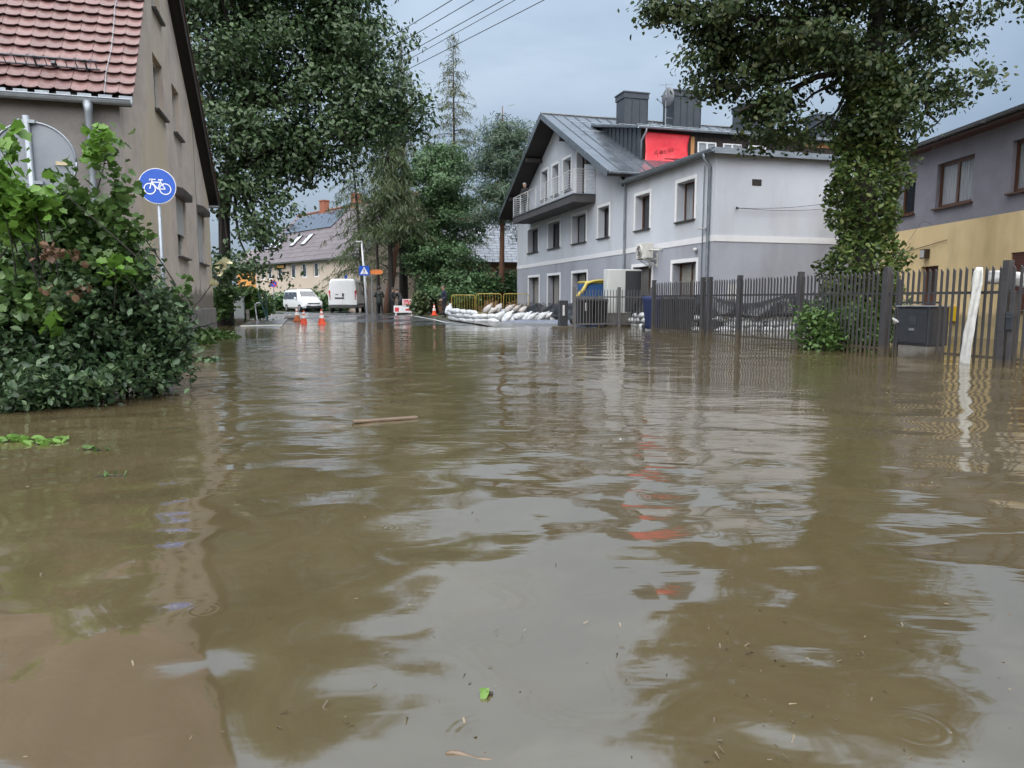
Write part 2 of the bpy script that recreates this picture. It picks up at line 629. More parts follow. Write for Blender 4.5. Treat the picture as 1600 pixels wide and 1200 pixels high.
# the surface: real swell, modelled as a sum of small waves; a fan of fine cells in front, plain sheet around it
wr = np.random.default_rng(14)
WAVES = []
for k in range(60):
    lam = .24 * (1.25 / .24) ** wr.uniform()
    ang_ = wr.normal(math.pi / 2 + .2, .6)
    WAVES.append((2 * math.pi / lam * math.cos(ang_), 2 * math.pi / lam * math.sin(ang_), wr.uniform(0, 6.28), lam ** 1.1))
sl2 = sum((a * math.hypot(kx, ky)) ** 2 / 2 for kx, ky, ph, a in WAVES) ** .5
def swell(X, Y):
    h = np.zeros_like(X)
    wx_ = X + .25 * np.sin(Y * .9 + X * .4)
    wy_ = Y + .20 * np.sin(X * .8 - Y * .3 + 1)
    for kx, ky, ph, a in WAVES:
        h += a * np.sin(kx * wx_ + ky * wy_ + ph)
    patch = .55 + .45 * np.sin(X * .55 + 1.2 * np.sin(Y * .35)) * np.sin(Y * .45 + .8)
    return h * SWELL / sl2 * patch
SWELL = .054
nr_, na_ = 560, 420
rr0 = np.geomspace(.7, 40, nr_)
aa0 = np.linspace(math.radians(-52), math.radians(52), na_)
R_, A_ = np.meshgrid(rr0, aa0, indexing='ij')
Xw, Yw = R_ * np.sin(A_), R_ * np.cos(A_)
edge = np.minimum(1, (math.radians(52) - np.abs(A_)) / math.radians(2)) * np.clip((40 - R_) / 6, 0, 1) * np.clip((R_ - .7) / .15, 0, 1)
cell = np.maximum(R_ * (aa0[1] - aa0[0]), R_ * (rr0[1] / rr0[0] - 1))
Zw = swell(Xw, Yw) * edge * np.clip((.42 - cell) / .3, 0, 1)
verts = np.stack([Xw, Yw, Zw], -1).reshape(-1, 3)
ii = (np.arange(nr_ - 1)[:, None] * na_ + np.arange(na_ - 1)[None, :]).reshape(-1)
quads = np.stack([ii, ii + na_, ii + na_ + 1, ii + 1], 1)
# surroundings of the fan: outer rim joined to a far square, inner rim closed behind the camera
nv = len(verts)
ring_ids = [int(i * na_) for i in range(nr_)][::-1] + [int(i * na_ + na_ - 1) for i in range(nr_)]
extra_v = np.array([(-90, -30, 0), (90, -30, 0), (90, 46, 0), (-90, 46, 0)], float)
verts = np.concatenate([verts, extra_v])
wme = bpy.data.meshes.new('water')
faces = [tuple(q) for q in quads.tolist()]
left = [int(i * na_) for i in range(nr_)]                       # inner to outer along the left edge
right = [int(i * na_ + na_ - 1) for i in range(nr_)]
inner = [int(k) for k in range(na_)]                            # left to right along the inner edge
outer = [int((nr_ - 1) * na_ + k) for k in range(na_)]
faces.append(tuple([nv + 3] + left[::-1] + [nv + 0]))
faces.append(tuple([nv + 1] + right + [nv + 2]))
faces.append(tuple([nv + 0] + inner + [nv + 1]))
faces.append(tuple([nv + 2] + outer[::-1] + [nv + 3]))
wme.from_pydata(verts.tolist(), [], faces)
wme.materials.append(water_material())
wme.shade_smooth()
wme.update()
structure(link('water', wme))
# ------------------------------------------------------------------ shared pieces of houses
M_glass = mat('dark_window_glass', (.03, .034, .04), (.02, .024, .03), rough=.04, scale=2, spec=.8)
M_blind = mat('beige_blind_behind_glass', (.30, .29, .26), (.22, .21, .19), rough=.12, scale=3, stretch=(1, 1, 9), spec=.6)
M_curt = mat('net_curtain_behind_glass', (.33, .35, .37), (.17, .18, .2), rough=.1, scale=5, stretch=(6, 6, .3), spec=.6)
M_brownf = mat('brown_window_frame', (.10, .040, .018), (.07, .028, .014), rough=.4, scale=6)
M_whitef = mat('white_trim', (.80, .80, .81), (.74, .74, .75), rough=.55, scale=5)
M_darkf = mat('dark_brown_frame', (.035, .022, .016), (.025, .016, .012), rough=.45, scale=6)
M_zinc = mat('zinc_sheet', (.30, .33, .36), (.21, .24, .27), rough=.32, metal=.55, scale=3, rough2=.5)
M_anth = mat('anthracite_sheet', (.095, .108, .125), (.062, .072, .085), rough=.12, scale=1.1, spec=.9, rough2=.30)
M_clad = mat('dark_sheet_cladding', (.050, .058, .070), (.036, .042, .052), rough=.38, scale=2, spec=.5)
M_sill = mat('dark_sill', (.05, .045, .045), (.035, .03, .03), rough=.5, scale=6)

def fr_axis(o, a, n):
    """Frame of a wall: along a, up z, inward n."""
    o, a, n = Vector(o), Vector(a), Vector(n)
    return lambda s, z, d: o + a * s + Vector((0, 0, z)) + n * d

def window(parent, fr, x0, x1, z0, z1, depth, fmat, pmat, trim=None, sill=None, vbars=(.5,), hbars=(), fw=.07, pmats=None, name='window'):
    """window (its frame) > pane, mullion, surround, sill; fr(s, z, depth)."""
    def bar(b, a0, a1, c0, c1, d0, d1):
        b.hexa([fr(a0, c0, d0), fr(a1, c0, d0), fr(a1, c0, d1), fr(a0, c0, d1), fr(a0, c1, d0), fr(a1, c1, d0), fr(a1, c1, d1), fr(a0, c1, d1)])
    f = B()
    d0, d1 = depth - .06, depth + .02
    e = .003
    bar(f, x0 + e, x0 + fw, z0 + e, z1 - e, d0, d1)
    bar(f, x1 - fw, x1 - e, z0 + e, z1 - e, d0, d1)
    bar(f, x0 + fw, x1 - fw, z0 + e, z0 + fw, d0, d1)
    bar(f, x0 + fw, x1 - fw, z1 - fw, z1 - e, d0, d1)
    fo = f.build(name, fmat, parent)
    w, h = x1 - x0, z1 - z0
    xc = [x0 + fw] + [x0 + w * v for v in vbars] + [x1 - fw]
    zc = [z0 + fw] + [z0 + h * v for v in hbars] + [z1 - fw]
    for v in vbars:
        b = B()
        bar(b, x0 + w * v - fw * .55, x0 + w * v + fw * .55, z0 + fw, z1 - fw, d0 + .004, d1)
        b.build('mullion', fmat, fo)
    for v in hbars:
        b = B()
        bar(b, x0 + fw, x1 - fw, z0 + h * v - fw * .4, z0 + h * v + fw * .4, d0 + .008, d1)
        b.build('transom', fmat, fo)
    for i in range(len(xc) - 1):
        for j in range(len(zc) - 1):
            b = B()
            bar(b, xc[i], xc[i + 1], zc[j], zc[j + 1], depth - .02, depth - .008)
            b.build('pane', (pmats[(i + j) % len(pmats)] if pmats else pmat), fo)
    if trim:
        tw, tm = trim
        b = B()
        bar(b, x0 - tw, x0, z0, z1 + tw, -.025, .01)
        bar(b, x1, x1 + tw, z0, z1 + tw, -.025, .01)
        bar(b, x0, x1, z1, z1 + tw, -.025, .01)
        b.build('surround', tm, fo)
    if sill:
        b = B()
        bar(b, x0 - .06, x1 + .06, z0 - .05, z0 - .004, -.09, depth - .06)
        b.build('sill', sill, fo)
    return fo

def gutter(name, p0, p1, r, m, parent, up=Vector((0, 0, 1))):
    """A half-round trough from p0 to p1."""
    p0, p1 = Vector(p0), Vector(p1)
    d = (p1 - p0).normalized()
    a = d.cross(up).normalized()
    vs, n = [], 9
    for p in (p0, p1):
        for rr in (r, r * .9):
            for k in range(n):
                t = math.pi * k / (n - 1)
                vs.append(p + a * rr * math.cos(t) - up * rr * math.sin(t))
    fs = []
    for k in range(n - 1):
        fs.append((k, k + 1, 2 * n + k + 1, 2 * n + k))
        fs.append((n + k, n + k + 1, 3 * n + k + 1, 3 * n + k))
        fs.append((k, k + 1, n + k + 1, n + k))
        fs.append((2 * n + k, 2 * n + k + 1, 3 * n + k + 1, 3 * n + k))
    fs += [(0, n, 3 * n, 2 * n), (n - 1, 2 * n - 1, 4 * n - 1, 3 * n - 1)]
    b = B()
    b.add(vs, fs)
    b.tube([p0 + a * r, p1 + a * r], .012, 6)
    b.tube([p0 - a * r, p1 - a * r], .012, 6)
    return b.build(name, m, parent, smooth=False)

# ------------------------------------------------------------------ the old house on the left
M_rend_old = mat('old_grey_brown_render', (.56, .475, .41), (.40, .335, .29), rough=.9, scale=1.6, bump=.012, bscale=45,
                 stain=(.50, .42, .30), stain_scale=.45, stain_lo=.5, stain_hi=.66, streak=2.5, tide=(1.25, (.17, .145, .12)))
M_rend_dark = mat('dark_grey_render', (.20, .185, .175), (.14, .13, .125), rough=.9, scale=1.8, bump=.012, bscale=45)  # side walls: one darker grey than the gable render
M_tile = mat('pinkish_red_roof_tile', (.185, .105, .098), (.118, .064, .060), rough=.33, scale=6, vary=.17, stain=(.25, .085, .045), stain_scale=1.6, stain_lo=.58, stain_hi=.8, spec=.3, bump=.006, bscale=30)
M_tileedge = M_tile
M_soffit = mat('dark_boarded_soffit', (.030, .024, .021), (.020, .017, .015), rough=.75, scale=3, stretch=(1, 8, 1))
M_stone = mat('stone_plinth', (.20, .185, .165), (.12, .11, .10), rough=.85, scale=3, bump=.03, bscale=8)

lh_o = Vector((-6.496, 12.212, 0))
lh = thing('old_house', 'old grey-brown rendered house with a red tiled roof behind the bush', 'house', lh_o, RZ)
LHW = 7.0
gfr = fr_axis((0, 0, 0), (0, 1, 0), (-1, 0, 0))
lw_up = [(3.12, 4.15, 4.97, 6.08), (5.28, 6.25, 4.97, 6.08)]
lw_gr = [(5.0, 6.35, 2.08, 3.5), (8.35, 9.75, 2.08, 3.5)]
lw_top = [(3.4, 4.3, 7.05, 8.0)]
b = B()
b.wall([(0, -.6), (11.1, -.6), (11.1, 4.05), (3.43, 9.25), (0, 4.25)], lw_up + lw_gr + lw_top, gfr, .2)
b.build('gable_wall', M_rend_old, lh)
b = B()
b.quad((-LHW, 0, -.6), (0, 0, -.6), (0, 0, 4.25), (-LHW, 0, 4.25))
b.quad((-LHW, 11.1, -.6), (0, 11.1, -.6), (0, 11.1, 4.05), (-LHW, 11.1, 4.05))
b.quad((-LHW, 0, -.6), (-LHW, 11.1, -.6), (-LHW, 11.1, 4.05), (-LHW, 0, 4.25))
b.build('side_wall', M_rend_dark, lh)
M_oldglass = mat('dusty_old_glass', (.075, .073, .068), (.035, .036, .036), rough=.12, scale=2.2, spec=.6)
M_oldframe = mat('old_grey_white_frame', (.52, .51, .48), (.36, .35, .32), rough=.6, scale=8)
for q in lw_up + lw_top:
    window(lh, gfr, *q, .17, M_oldframe, M_oldglass, sill=M_sill, vbars=(.5,), fw=.06)
M_shut = mat('grey_white_roller_shutter', (.55, .55, .53), (.46, .46, .45), rough=.5, scale=4)
M_shbox = mat('dark_brown_shutter_box', (.05, .04, .036), (.035, .03, .027), rough=.5, scale=5)
for i, q in enumerate(lw_gr):
    wf = window(lh, gfr, *q, .17, M_oldframe, M_glass, sill=M_sill, vbars=(.5,), fw=.06)
    zb = q[2] + (.50 if i == 0 else .06)
    z = q[3] - .02
    while z > zb + .04:
        s = B()
        s.prism([(.0, 0), (.0, -.052), (.012, -.046), (.018, -.026), (.012, -.006)], lambda a, c, d: gfr(d, z + c, .06 - a), q[0] + .03, q[1] - .03)
        s.build('shutter_slat', M_shut, wf)
        z -= .054
    s = B()
    s.prism([(-.02, 0), (.16, 0), (.18, .04), (.18, .16), (.02, .2), (-.02, .2)], lambda a, c, d: gfr(d, q[3] - .02 + c, -a), q[0] - .04, q[1] + .04)
    s.build('shutter_box', M_shbox, wf)
# plinth of squared stones at the street side
rnd = random.Random(3)
y = .05
k = 0
while y < 11.0:
    w = rnd.uniform(.5, .95)
    for z0, z1 in ((-.3, .30), (.31, .80)):
        s = B()
        dd = rnd.uniform(.03, .07)
        s.box(.0, dd, y + .012, min(y + w, 11.2) - .012, z0, z1 - rnd.uniform(0, .02))
        s.build('stone', M_stone, lh, bevel=.015)
    y += w
    k += 1
# far slope, soffits, verge
RX0, RX1 = -LHW - .2, .25
ap = (3.43, 9.58)
e0, e1 = (-.10, 4.34), (11.75, 4.18)
def slab(b, x0, x1, a, c, th):
    n = Vector((0, -(c[1] - a[1]), (c[0] - a[0]))).normalized() * th
    if n.z < 0:
        n = -n
    b.hexa([(x0, a[0], a[1]), (x1, a[0], a[1]), (x1, c[0], c[1]), (x0, c[0], c[1]),
            (x0, a[0] + n.y, a[1] + n.z), (x1, a[0] + n.y, a[1] + n.z), (x1, c[0] + n.y, c[1] + n.z), (x0, c[0] + n.y, c[1] + n.z)])
b = B()
slab(b, RX0, RX1, (ap[0], ap[1] - .12), (e1[0], e1[1] - .12), .08)
slab(b, RX0, RX1 - .05, (ap[0] - .02, ap[1] - .16), (e0[0] + .02, e0[1] - .14), .07)
lroof = b.build('roof', M_soffit, lh)
b = B()
slab(b, RX0, RX1 + .03, (ap[0], ap[1] - .02), (e1[0], e1[1] - .02), .04)
b.build('far_roof_covering', M_tile, lroof)
b = B()
slab(b, RX1 - .03, RX1, (ap[0], ap[1] - .30), (e1[0], e1[1] - .30), .19)
b.build('bargeboard', M_soffit, lroof)
b = B()
b.box(RX0, RX1, 11.4, 11.7, 3.98, 4.03)
b.build('gutter', M_zinc, lh)
# scalloped tiles on the slope that faces the camera: one mesh, many objects
dy, dz = ap[0] - e0[0], ap[1] - e0[1]
sl = math.hypot(dy, dz)
ang = math.atan2(dz, dy)
TW, TC, TLn = .230, .236, .33
def tile_mesh():
    b = B()
    n = 7
    bot = []
    for i in range(n):
        t = -1 + 2 * i / (n - 1)
        bot.append((t * TW * .492, .085 * (1 - math.sqrt(max(0, 1 - (t * .96) ** 2)))))
    up = [(TW * .492, TLn), (-TW * .492, TLn)]
    poly = bot + up
    b.prism(poly, lambda a, c, d: Vector((a, c, d + .058 * (1 - c / TLn) + .010 * math.cos(a / TW * math.pi))), 0, .018)
    me = bpy.data.meshes.new('tile')
    me.from_pydata(b.v, [], b.f)
    me.materials.append(M_tile)
    bm = bmesh.new(); bm.from_mesh(me); bmesh.ops.recalc_face_normals(bm, faces=bm.faces); bm.to_mesh(me); bm.free()
    return me
tme = tile_mesh()
rows = int(sl / TC)
cols = int((RX1 - RX0) / TW)
rest = B()
tr = random.Random(5)
for r in range(rows):
    for c in range(cols):
        x = RX1 - TW * (c + .5)
        s_ = r * TC
        M4 = Matrix.Translation((x, e0[0] + math.cos(ang) * s_, e0[1] + math.sin(ang) * s_)) @ Matrix.Rotation(ang, 4, 'X') @ Matrix.Rotation(tr.uniform(-.012, .012), 4, 'Z') @ Matrix.Translation((0, 0, tr.uniform(-.002, .004)))
        if r < 15 and c < 19:
            o = link('tile', tme, lroof)
            o.matrix_local = M4
        else:
            rest.add([M4 @ v.co for v in tme.vertices], [tuple(p.vertices) for p in tme.polygons])
stuff(rest.build('tile_field', M_tile, lroof, fix=False))
# ridge, gutter, downpipe, snow guard, small lamp
b = B()
b.tube([(RX0, ap[0], ap[1] + .02), (RX1, ap[0], ap[1] + .02)], .09, 10)
b.build('ridge', M_tile, lroof)
M_galv = mat('galvanised_grey', (.28, .31, .34), (.20, .22, .25), rough=.35, metal=.4, scale=5)
gutter('gutter', (RX0, e0[0] - .07, e0[1] - .06), (RX1 - .03, e0[0] - .07, e0[1] - .06), .085, M_galv, lh)
b = B()
for i in range(24):
    x = RX1 - .12 - i * .3
    b.box(x - .10, x + .10, e0[0] - .045, e0[0] - .03, e0[1] - .11, e0[1] + .02)
b.build('drip_edge', M_galv, lh)
px = -.42
b = B()
b.tube([(px, e0[0] - .07, e0[1] - .10), (px, e0[0] - .07, e0[1] - .28), (px - .02, -.09, e0[1] - .62), (px - .02, -.09, 2.0), (px - .02, -.09, -.4)], [.085, .06, .05, .05, .05], 12)
b.build('downpipe', M_galv, lh, smooth=True)
def slope_pt(x, s_, up_):
    return Vector((x, e0[0] + math.cos(ang) * s_ - math.sin(ang) * up_, e0[1] + math.sin(ang) * s_ + math.cos(ang) * up_))
M_guard = mat('dark_iron', (.06, .07, .085), (.04, .045, .055), rough=.4, metal=.3, scale=6)
for nm, s_, u_ in (('snow_guard_rail', .52, .08), ('snow_guard_rail', .52, .24)):
    b = B()
    b.tube([slope_pt(RX0, s_, u_), slope_pt(-.28, s_, u_)], .014, 6)
    b.build(nm, M_guard, lroof)
x = -.32
i = 0
while x > RX0:
    b = B()
    b.tube([slope_pt(x, .52, .08), slope_pt(x, .52, .24)], .008, 5)
    b.build('snow_guard_bar', M_guard, lroof)
    if i % 5 == 1:
        b = B()
        b.tube([slope_pt(x, .52, .26), slope_pt(x, .48, .03), slope_pt(x, .8, .035)], .016, 5)
        b.build('snow_guard_bracket', M_guard, lroof)
    x -= .145
    i += 1
b = B()
b.tube([slope_pt(-.95, .55, .05), slope_pt(-.95, .55, .14)], [.05, .035], 8)
b.build('roof_vent', M_guard, lroof)
b = B()                                                   # lightning wire up the roof and down the gable
b.tube([slope_pt(-.17 - .02 * math.sin(i * 2), i * sl / 12, .075) for i in range(13)], .006, 5)
b.tube([(.02, 8.2, 5.9), (.02, 8.25, 3.0), (.02, 8.2, .2)], .007, 5)
b.build('lightning_wire', M_galv, lroof)

# ------------------------------------------------------------------ the grey house on the right: gabled block with a lower wing
M_grey_lt = mat('light_grey_render', (.56, .585, .64), (.51, .535, .59), rough=.9, scale=.8, bump=.004, bscale=70, stain=(.44, .445, .465), stain_scale=.75, stain_lo=.5, stain_hi=.8, streak=4)
M_grey_dk = mat('mid_grey_render', (.365, .38, .435), (.325, .34, .39), rough=.9, scale=.8, bump=.004, bscale=70, stain=(.26, .262, .285), stain_scale=.75, stain_lo=.5, stain_hi=.8, streak=4, tide=(.75, (.13, .125, .125)))
M_white = mat('white_render_band', (.74, .74, .76), (.68, .68, .70), rough=.85, scale=3)
gh_o = Vector((6.661, 23.889, 0))
gh = thing('grey_house', 'two-tone grey rendered house with balcony, anthracite metal roof and red tarpaulin in its dormer', 'house', gh_o, RZ)
sfr = fr_axis((0, 0, 0), (0, 1, 0), (1, 0, 0))           # street front, seen at a slant
efr = fr_axis((0, 0, 0), (1, 0, 0), (0, 1, 0))           # end wall of the wing, faces the camera
BZ0, BZ1 = 2.97, 3.17
TR = .13
up = [(18.68, 20.69, 3.83, 5.2), (14.98, 16.9, 3.83, 5.2), (11.29, 13.15, 3.83, 5.2), (8.55, 9.78, 3.83, 5.2), (4.64, 5.9, 3.83, 5.2), (1.26, 2.5, 3.83, 5.2)]
gr = [(18.5, 20.5, .45, 2.36), (14.95, 16.9, .45, 2.36), (11.1, 13.07, .45, 2.36), (4.35, 6.02, .45, 2.36), (1.02, 2.7, .45, 2.36)]
bal = [(17.05, 18.14, 6.62, 8.18), (15.24, 16.26, 6.62, 8.18), (13.4, 14.53, 6.62, 8.18), (11.53, 12.6, 5.95, 8.18)]
WX = 6.7
WH = 5.80
endw = [(5.05, 6.3, 3.83, 5.2)]
# upper and lower render are separate wall faces that meet at the white band
b = B()
b.wall([(0, BZ1), (23.0, BZ1), (23.0, 6.45), (15.3, 10.32), (7.3, 6.32), (7.3, WH), (0, WH)], up + bal, sfr, .40)
b.wall([(0, BZ1), (WX, BZ1), (WX, WH), (0, WH)], endw, efr, .40)
b.quad((0, 23.0, BZ1), (18, 23.0, BZ1), (18, 23.0, 6.45), (0, 23.0, 6.45))
b.quad((WX, 0, BZ1), (WX, 7.0, BZ1), (WX, 7.0, WH), (WX, 0, WH))
b.quad((.0, 7.0, WH), (18, 7.0, WH), (18, 7.0, 6.4), (.0, 7.0, 6.4))
b.quad((WX, 7.0, -.5), (18, 7.0, -.5), (18, 7.0, WH), (WX, 7.0, WH))
b.wall([(7, -.5), (23, -.5), (23, 6.45), (15.3, 10.32), (7, 6.32)], [], lambda s, z, d: Vector((18 - d, s, z)), .1)
b.build('upper_wall', M_grey_lt, gh)
b = B()
b.wall([(0, -.6), (23.0, -.6), (23.0, BZ0), (0, BZ0)], gr, sfr, .40)
b.wall([(0, -.6), (WX, -.6), (WX, BZ0), (0, BZ0)], [], efr, .1)
b.quad((0, 23.0, -.6), (18, 23.0, -.6), (18, 23.0, BZ1), (0, 23.0, BZ1))
b.quad((WX, 0, -.6), (WX, 7.0, -.6), (WX, 7.0, BZ1), (WX, 0, BZ1))
b.build('lower_wall', M_grey_dk, gh)
b = B()
b.hexa([(-.02, -.02, BZ0 - .002), (.05, .05, BZ0 - .002), (.05, 23.0, BZ0 - .002), (-.02, 23.0, BZ0 - .002), (-.02, -.02, BZ1 + .002), (.05, .05, BZ1 + .002), (.05, 23.0, BZ1 + .002), (-.02, 23.0, BZ1 + .002)])
b.hexa([(-.02, -.02, BZ0 - .002), (WX, -.02, BZ0 - .002), (WX, .05, BZ0 - .002), (.05, .05, BZ0 - .002), (-.02, -.02, BZ1 + .002), (WX, -.02, BZ1 + .002), (WX, .05, BZ1 + .002), (.05, .05, BZ1 + .002)])
b.build('white_band', M_white, gh)
for i, q in enumerate(up):
    window(gh, sfr, *q, .36, M_brownf if i > 3 else M_darkf, M_glass, trim=(TR, M_whitef), sill=M_sill, vbars=(.5,), pmats=[M_glass, M_glass, M_curt][i % 3:i % 3 + 1] or None)
for i, q in enumerate(gr):
    window(gh, sfr, *q, .36, M_brownf if i > 2 else M_darkf, M_blind, trim=(TR, M_whitef), vbars=(.5,), pmats=[M_blind])
for i, q in enumerate(bal):
    window(gh, sfr, *q, .36, M_darkf, M_glass, trim=(TR, M_whitef), sill=M_sill if i < 3 else None, vbars=(), pmats=[M_curt if i < 3 else M_glass], name='window' if i < 3 else 'balcony_door')
window(gh, efr, *endw[0], .36, M_brownf, M_glass, trim=(TR, M_whitef), sill=M_sill, vbars=(.5,))

# gabled roof: panels of standing-seam sheet, seams, overhang
AP = (15.3, 10.62)
EN, EF = (6.55, 6.28), (23.75, 6.34)
OX0, OX1 = -1.0, 18.2
b = B()
slab(b, OX0, OX1, (AP[0], AP[1] - .2), (EF[0], EF[1] - .2), .2)
slab(b, OX0, OX1, (AP[0], AP[1] - .2), (EN[0], EN[1] - .2), .17)
groof = b.build('roof', M_soffit, gh)
b = B()
slab(b, OX0 - .02, OX1, (AP[0], AP[1] + .012), (EF[0], EF[1] + .012), .02)
b.build('far_roof_sheet', M_anth, groof)
for a, c, e in ((AP, EN, 1), (AP, EF, 1)):
    b = B()
    slab(b, OX0 - .035, OX0 - .005, (a[0], a[1] - .24), (c[0], c[1] - .24), .28)
    b.build('bargeboard', M_anth, groof)
ny, nz_ = AP[0] - EN[0], AP[1] - EN[1]
nsl = math.hypot(ny, nz_)
def near_pt(x, s_, u_):
    return Vector((x, EN[0] + ny * s_ / nsl - nz_ / nsl * u_, EN[1] + nz_ * s_ / nsl + ny / nsl * u_))
x = OX0
rr = random.Random(11)
while x < OX1 - .1:
    for s0, s1 in ((0, nsl * .34), (nsl * .34, nsl * .66), (nsl * .66, nsl)):
        b = B()
        t = rr.uniform(-.004, .004)
        p = [near_pt(x + .015, s0 + .012, .0), near_pt(x + .585, s0 + .012, .0), near_pt(x + .585, s1 - .012, .0), near_pt(x + .015, s1 - .012, .0)]
        q = [near_pt(x + .015, s0 + .012, .022 + t), near_pt(x + .585, s0 + .012, .022 - t), near_pt(x + .585, s1 - .012, .022 - t), near_pt(x + .015, s1 - .012, .022 + t)]
        b.hexa(p + q)
        b.build('roof_panel', M_anth, groof)
    b = B()
    c0, c1 = near_pt(x, .02, 0), near_pt(x, nsl - .05, 0)
    b.hexa([near_pt(x - .012, .02, 0), near_pt(x + .012, .02, 0), near_pt(x + .012, nsl - .05, 0), near_pt(x - .012, nsl - .05, 0),
            near_pt(x - .008, .02, .055), near_pt(x + .008, .02, .055), near_pt(x + .008, nsl - .05, .055), near_pt(x - .008, nsl - .05, .055)])
    b.build('standing_seam', M_anth, groof)
    x += .6
b = B()
b.tube([(OX0, AP[0], AP[1] + .05), (OX1, AP[0], AP[1] + .05)], .07, 8)
b.build('ridge_cap', M_anth, groof)
for s_ in (nsl * .64, nsl * .82):
    b = B()
    b.tube([near_pt(OX0 + 1.0, s_, .13), near_pt(OX1 - 1, s_, .13)], .016, 6)
    for k in range(16):
        b.tube([near_pt(OX0 + 1.2 + k, s_, .02), near_pt(OX0 + 1.2 + k, s_, .14)], .012, 4)
    b.build('snow_guard', M_zinc, groof)
# exposed rafter ends under the gable overhang
for s_, z_ in ((9.1, 7.02), (12.5, 8.7), (18.1, 8.7), (21.5, 7.02)):
    b = B()
    b.box(-.95, .02, s_ - .10, s_ + .10, z_, z_ + .22)
    b.build('purlin_end', M_soffit, gh)
# chimneys clad in anthracite sheet
def chimney(x0, x1, y0, y1, z0, z1):
    b = B()
    b.box(x0, x1, y0, y1, z0, z1 - .32)
    ch = b.build('chimney', M_clad, groof)
    b = B()
    b.box(x0 - .05, x1 + .05, y0 - .05, y1 + .05, z1 - .32, z1 - .06)
    b.box(x0 - .09, x1 + .09, y0 - .09, y1 + .09, z1 - .06, z1)
    b.build('chimney_cap', M_clad, ch)
    n = max(2, int((x1 - x0) / .33))
    for i in range(n + 1):
        xx = x0 + (x1 - x0) * i / n
        b = B()
        b.box(xx - .015, xx + .015, y0 - .035, y0 - .002, z0 + .3, z1 - .34)
        b.build('seam', M_clad, ch)
    b = B()
    b.box(x0 - .12, x1 + .12, y0 - .05, y0 - .004, z0 + .18, z0 + .28)
    b.build('flashing', M_anth, ch)
    return ch
chimney(2.95, 4.25, 13.6, 14.6, 9.4, 11.62)
chimney(5.55, 7.1, 13.2, 14.4, 9.2, 11.80)
chimney(9.9, 11.1, 13.6, 14.6, 9.4, 11.50)
chimney(14.6, 15.7, 13.6, 14.6, 9.4, 11.30)
# satellite dish and aerial beside the second chimney
sd = thing('satellite_dish', 'grey satellite dish and aerial on the roof beside the second chimney', 'satellite dish', gh_o + U * 13.1 + V * 5.05 + Vector((0, 0, 10.7)), RZ)
b = B()
R0 = Matrix.Rotation(math.radians(-78), 3, 'Z')
vs, fs = [], []
n = 20
for i in range(5):
    r = .48 * i / 4
    for k in range(n):
        t = 2 * math.pi * k / n
        vs.append(R0 @ Vector((r * math.cos(t), -.12 * (1 - (r / .48) ** 2) + .1, r * 1.08 * math.sin(t) + .62)))
for i in range(4):
    for k in range(n):
        fs.append((i * n + k, i * n + (k + 1) % n, (i + 1) * n + (k + 1) % n, (i + 1) * n + k))
b.add(vs, fs)
M_dish = mat('grey_dish', (.13, .137, .15), (.10, .105, .118), rough=.5, scale=5)
do = b.build('dish', M_dish, sd, smooth=True)
md = do.modifiers.new('thick', 'SOLIDIFY'); md.thickness = .015
b = B(); b.tube([(0, 0.05, -.9), (0, 0.05, 1.3)], .03, 8); b.build('mast', M_galv, sd)
b = B(); b.tube([R0 @ Vector((0, -.02, .15)), R0 @ Vector((0, -.55, .45))], .014, 6); b.tube([R0 @ Vector((0, -.53, .42)), R0 @ Vector((0, -.62, .50))], .035, 8); b.build('feed_arm', M_dish, sd)
b = B()
b.tube([(-.35, .05, 1.22), (.35, .05, 1.3)], .008, 5)
for k in range(6):
    b.tube([(-.3 + k * .12, -.12, 1.23 + k * .014), (-.3 + k * .12, .22, 1.23 + k * .014)], .006, 4)
b.build('aerial', M_galv, sd)
for k in (0, 1):
    b = B(); b.tube([(0, .05, -.35 - k * .35), (.45, .15, -.35 - k * .35)], .02, 5); b.build('bracket', M_galv, sd)

# long shed dormer, with the red tarpaulin over its torn corner
DX0, DX1, DY = 1.35, 17.6, 8.35
DZ0, DZ1 = 7.0, 8.52
DM = 13.2
zmain = lambda s_: EN[1] + nz_ / ny * (s_ - EN[0])
M_darkwood = mat('dark_weathered_boards', (.045, .034, .028), (.025, .02, .017), rough=.8, scale=3, stretch=(9, 9, .5), bump=.01)
b = B()
b.quad((DX0, DY, DZ0 - .2), (DX1, DY, DZ0 - .2), (DX1, DY, DZ1), (DX0, DY, DZ1))
dorm = b.build('dormer', M_darkwood, gh)
x = DX0 + 2.6
while x < DX1 - .2:
    b = B()
    b.box(x + .008, x + .232, DY - .03, DY - .004, DZ0, DZ1 - .02 - rr.uniform(0, .05))
    b.build('board', M_darkwood, dorm)
    x += .24
b = B()
b.add([(DX0, DY, DZ0 - .1), (DX0, DY, DZ1), (DX0, DM, zmain(DM)), (DX0, DM, zmain(DM) - .2)], [(0, 1, 2, 3)])
b.build('dormer_cheek', M_clad, dorm)
for k in range(1, 9):
    yy = DY + k * .45
    zt = DZ1 + (zmain(DM) - DZ1) * (yy - DY) / (DM - DY)
    b = B()
    b.box(DX0 - .03, DX0 - .003, yy - .012, yy + .012, zmain(yy) + .02, zt - .02)
    b.build('cheek_seam', M_clad, dorm)
zd = lambda s_: DZ1 + (zmain(DM) + .06 - DZ1) * (s_ - DY) / (DM - DY)
x = DX0 - .3
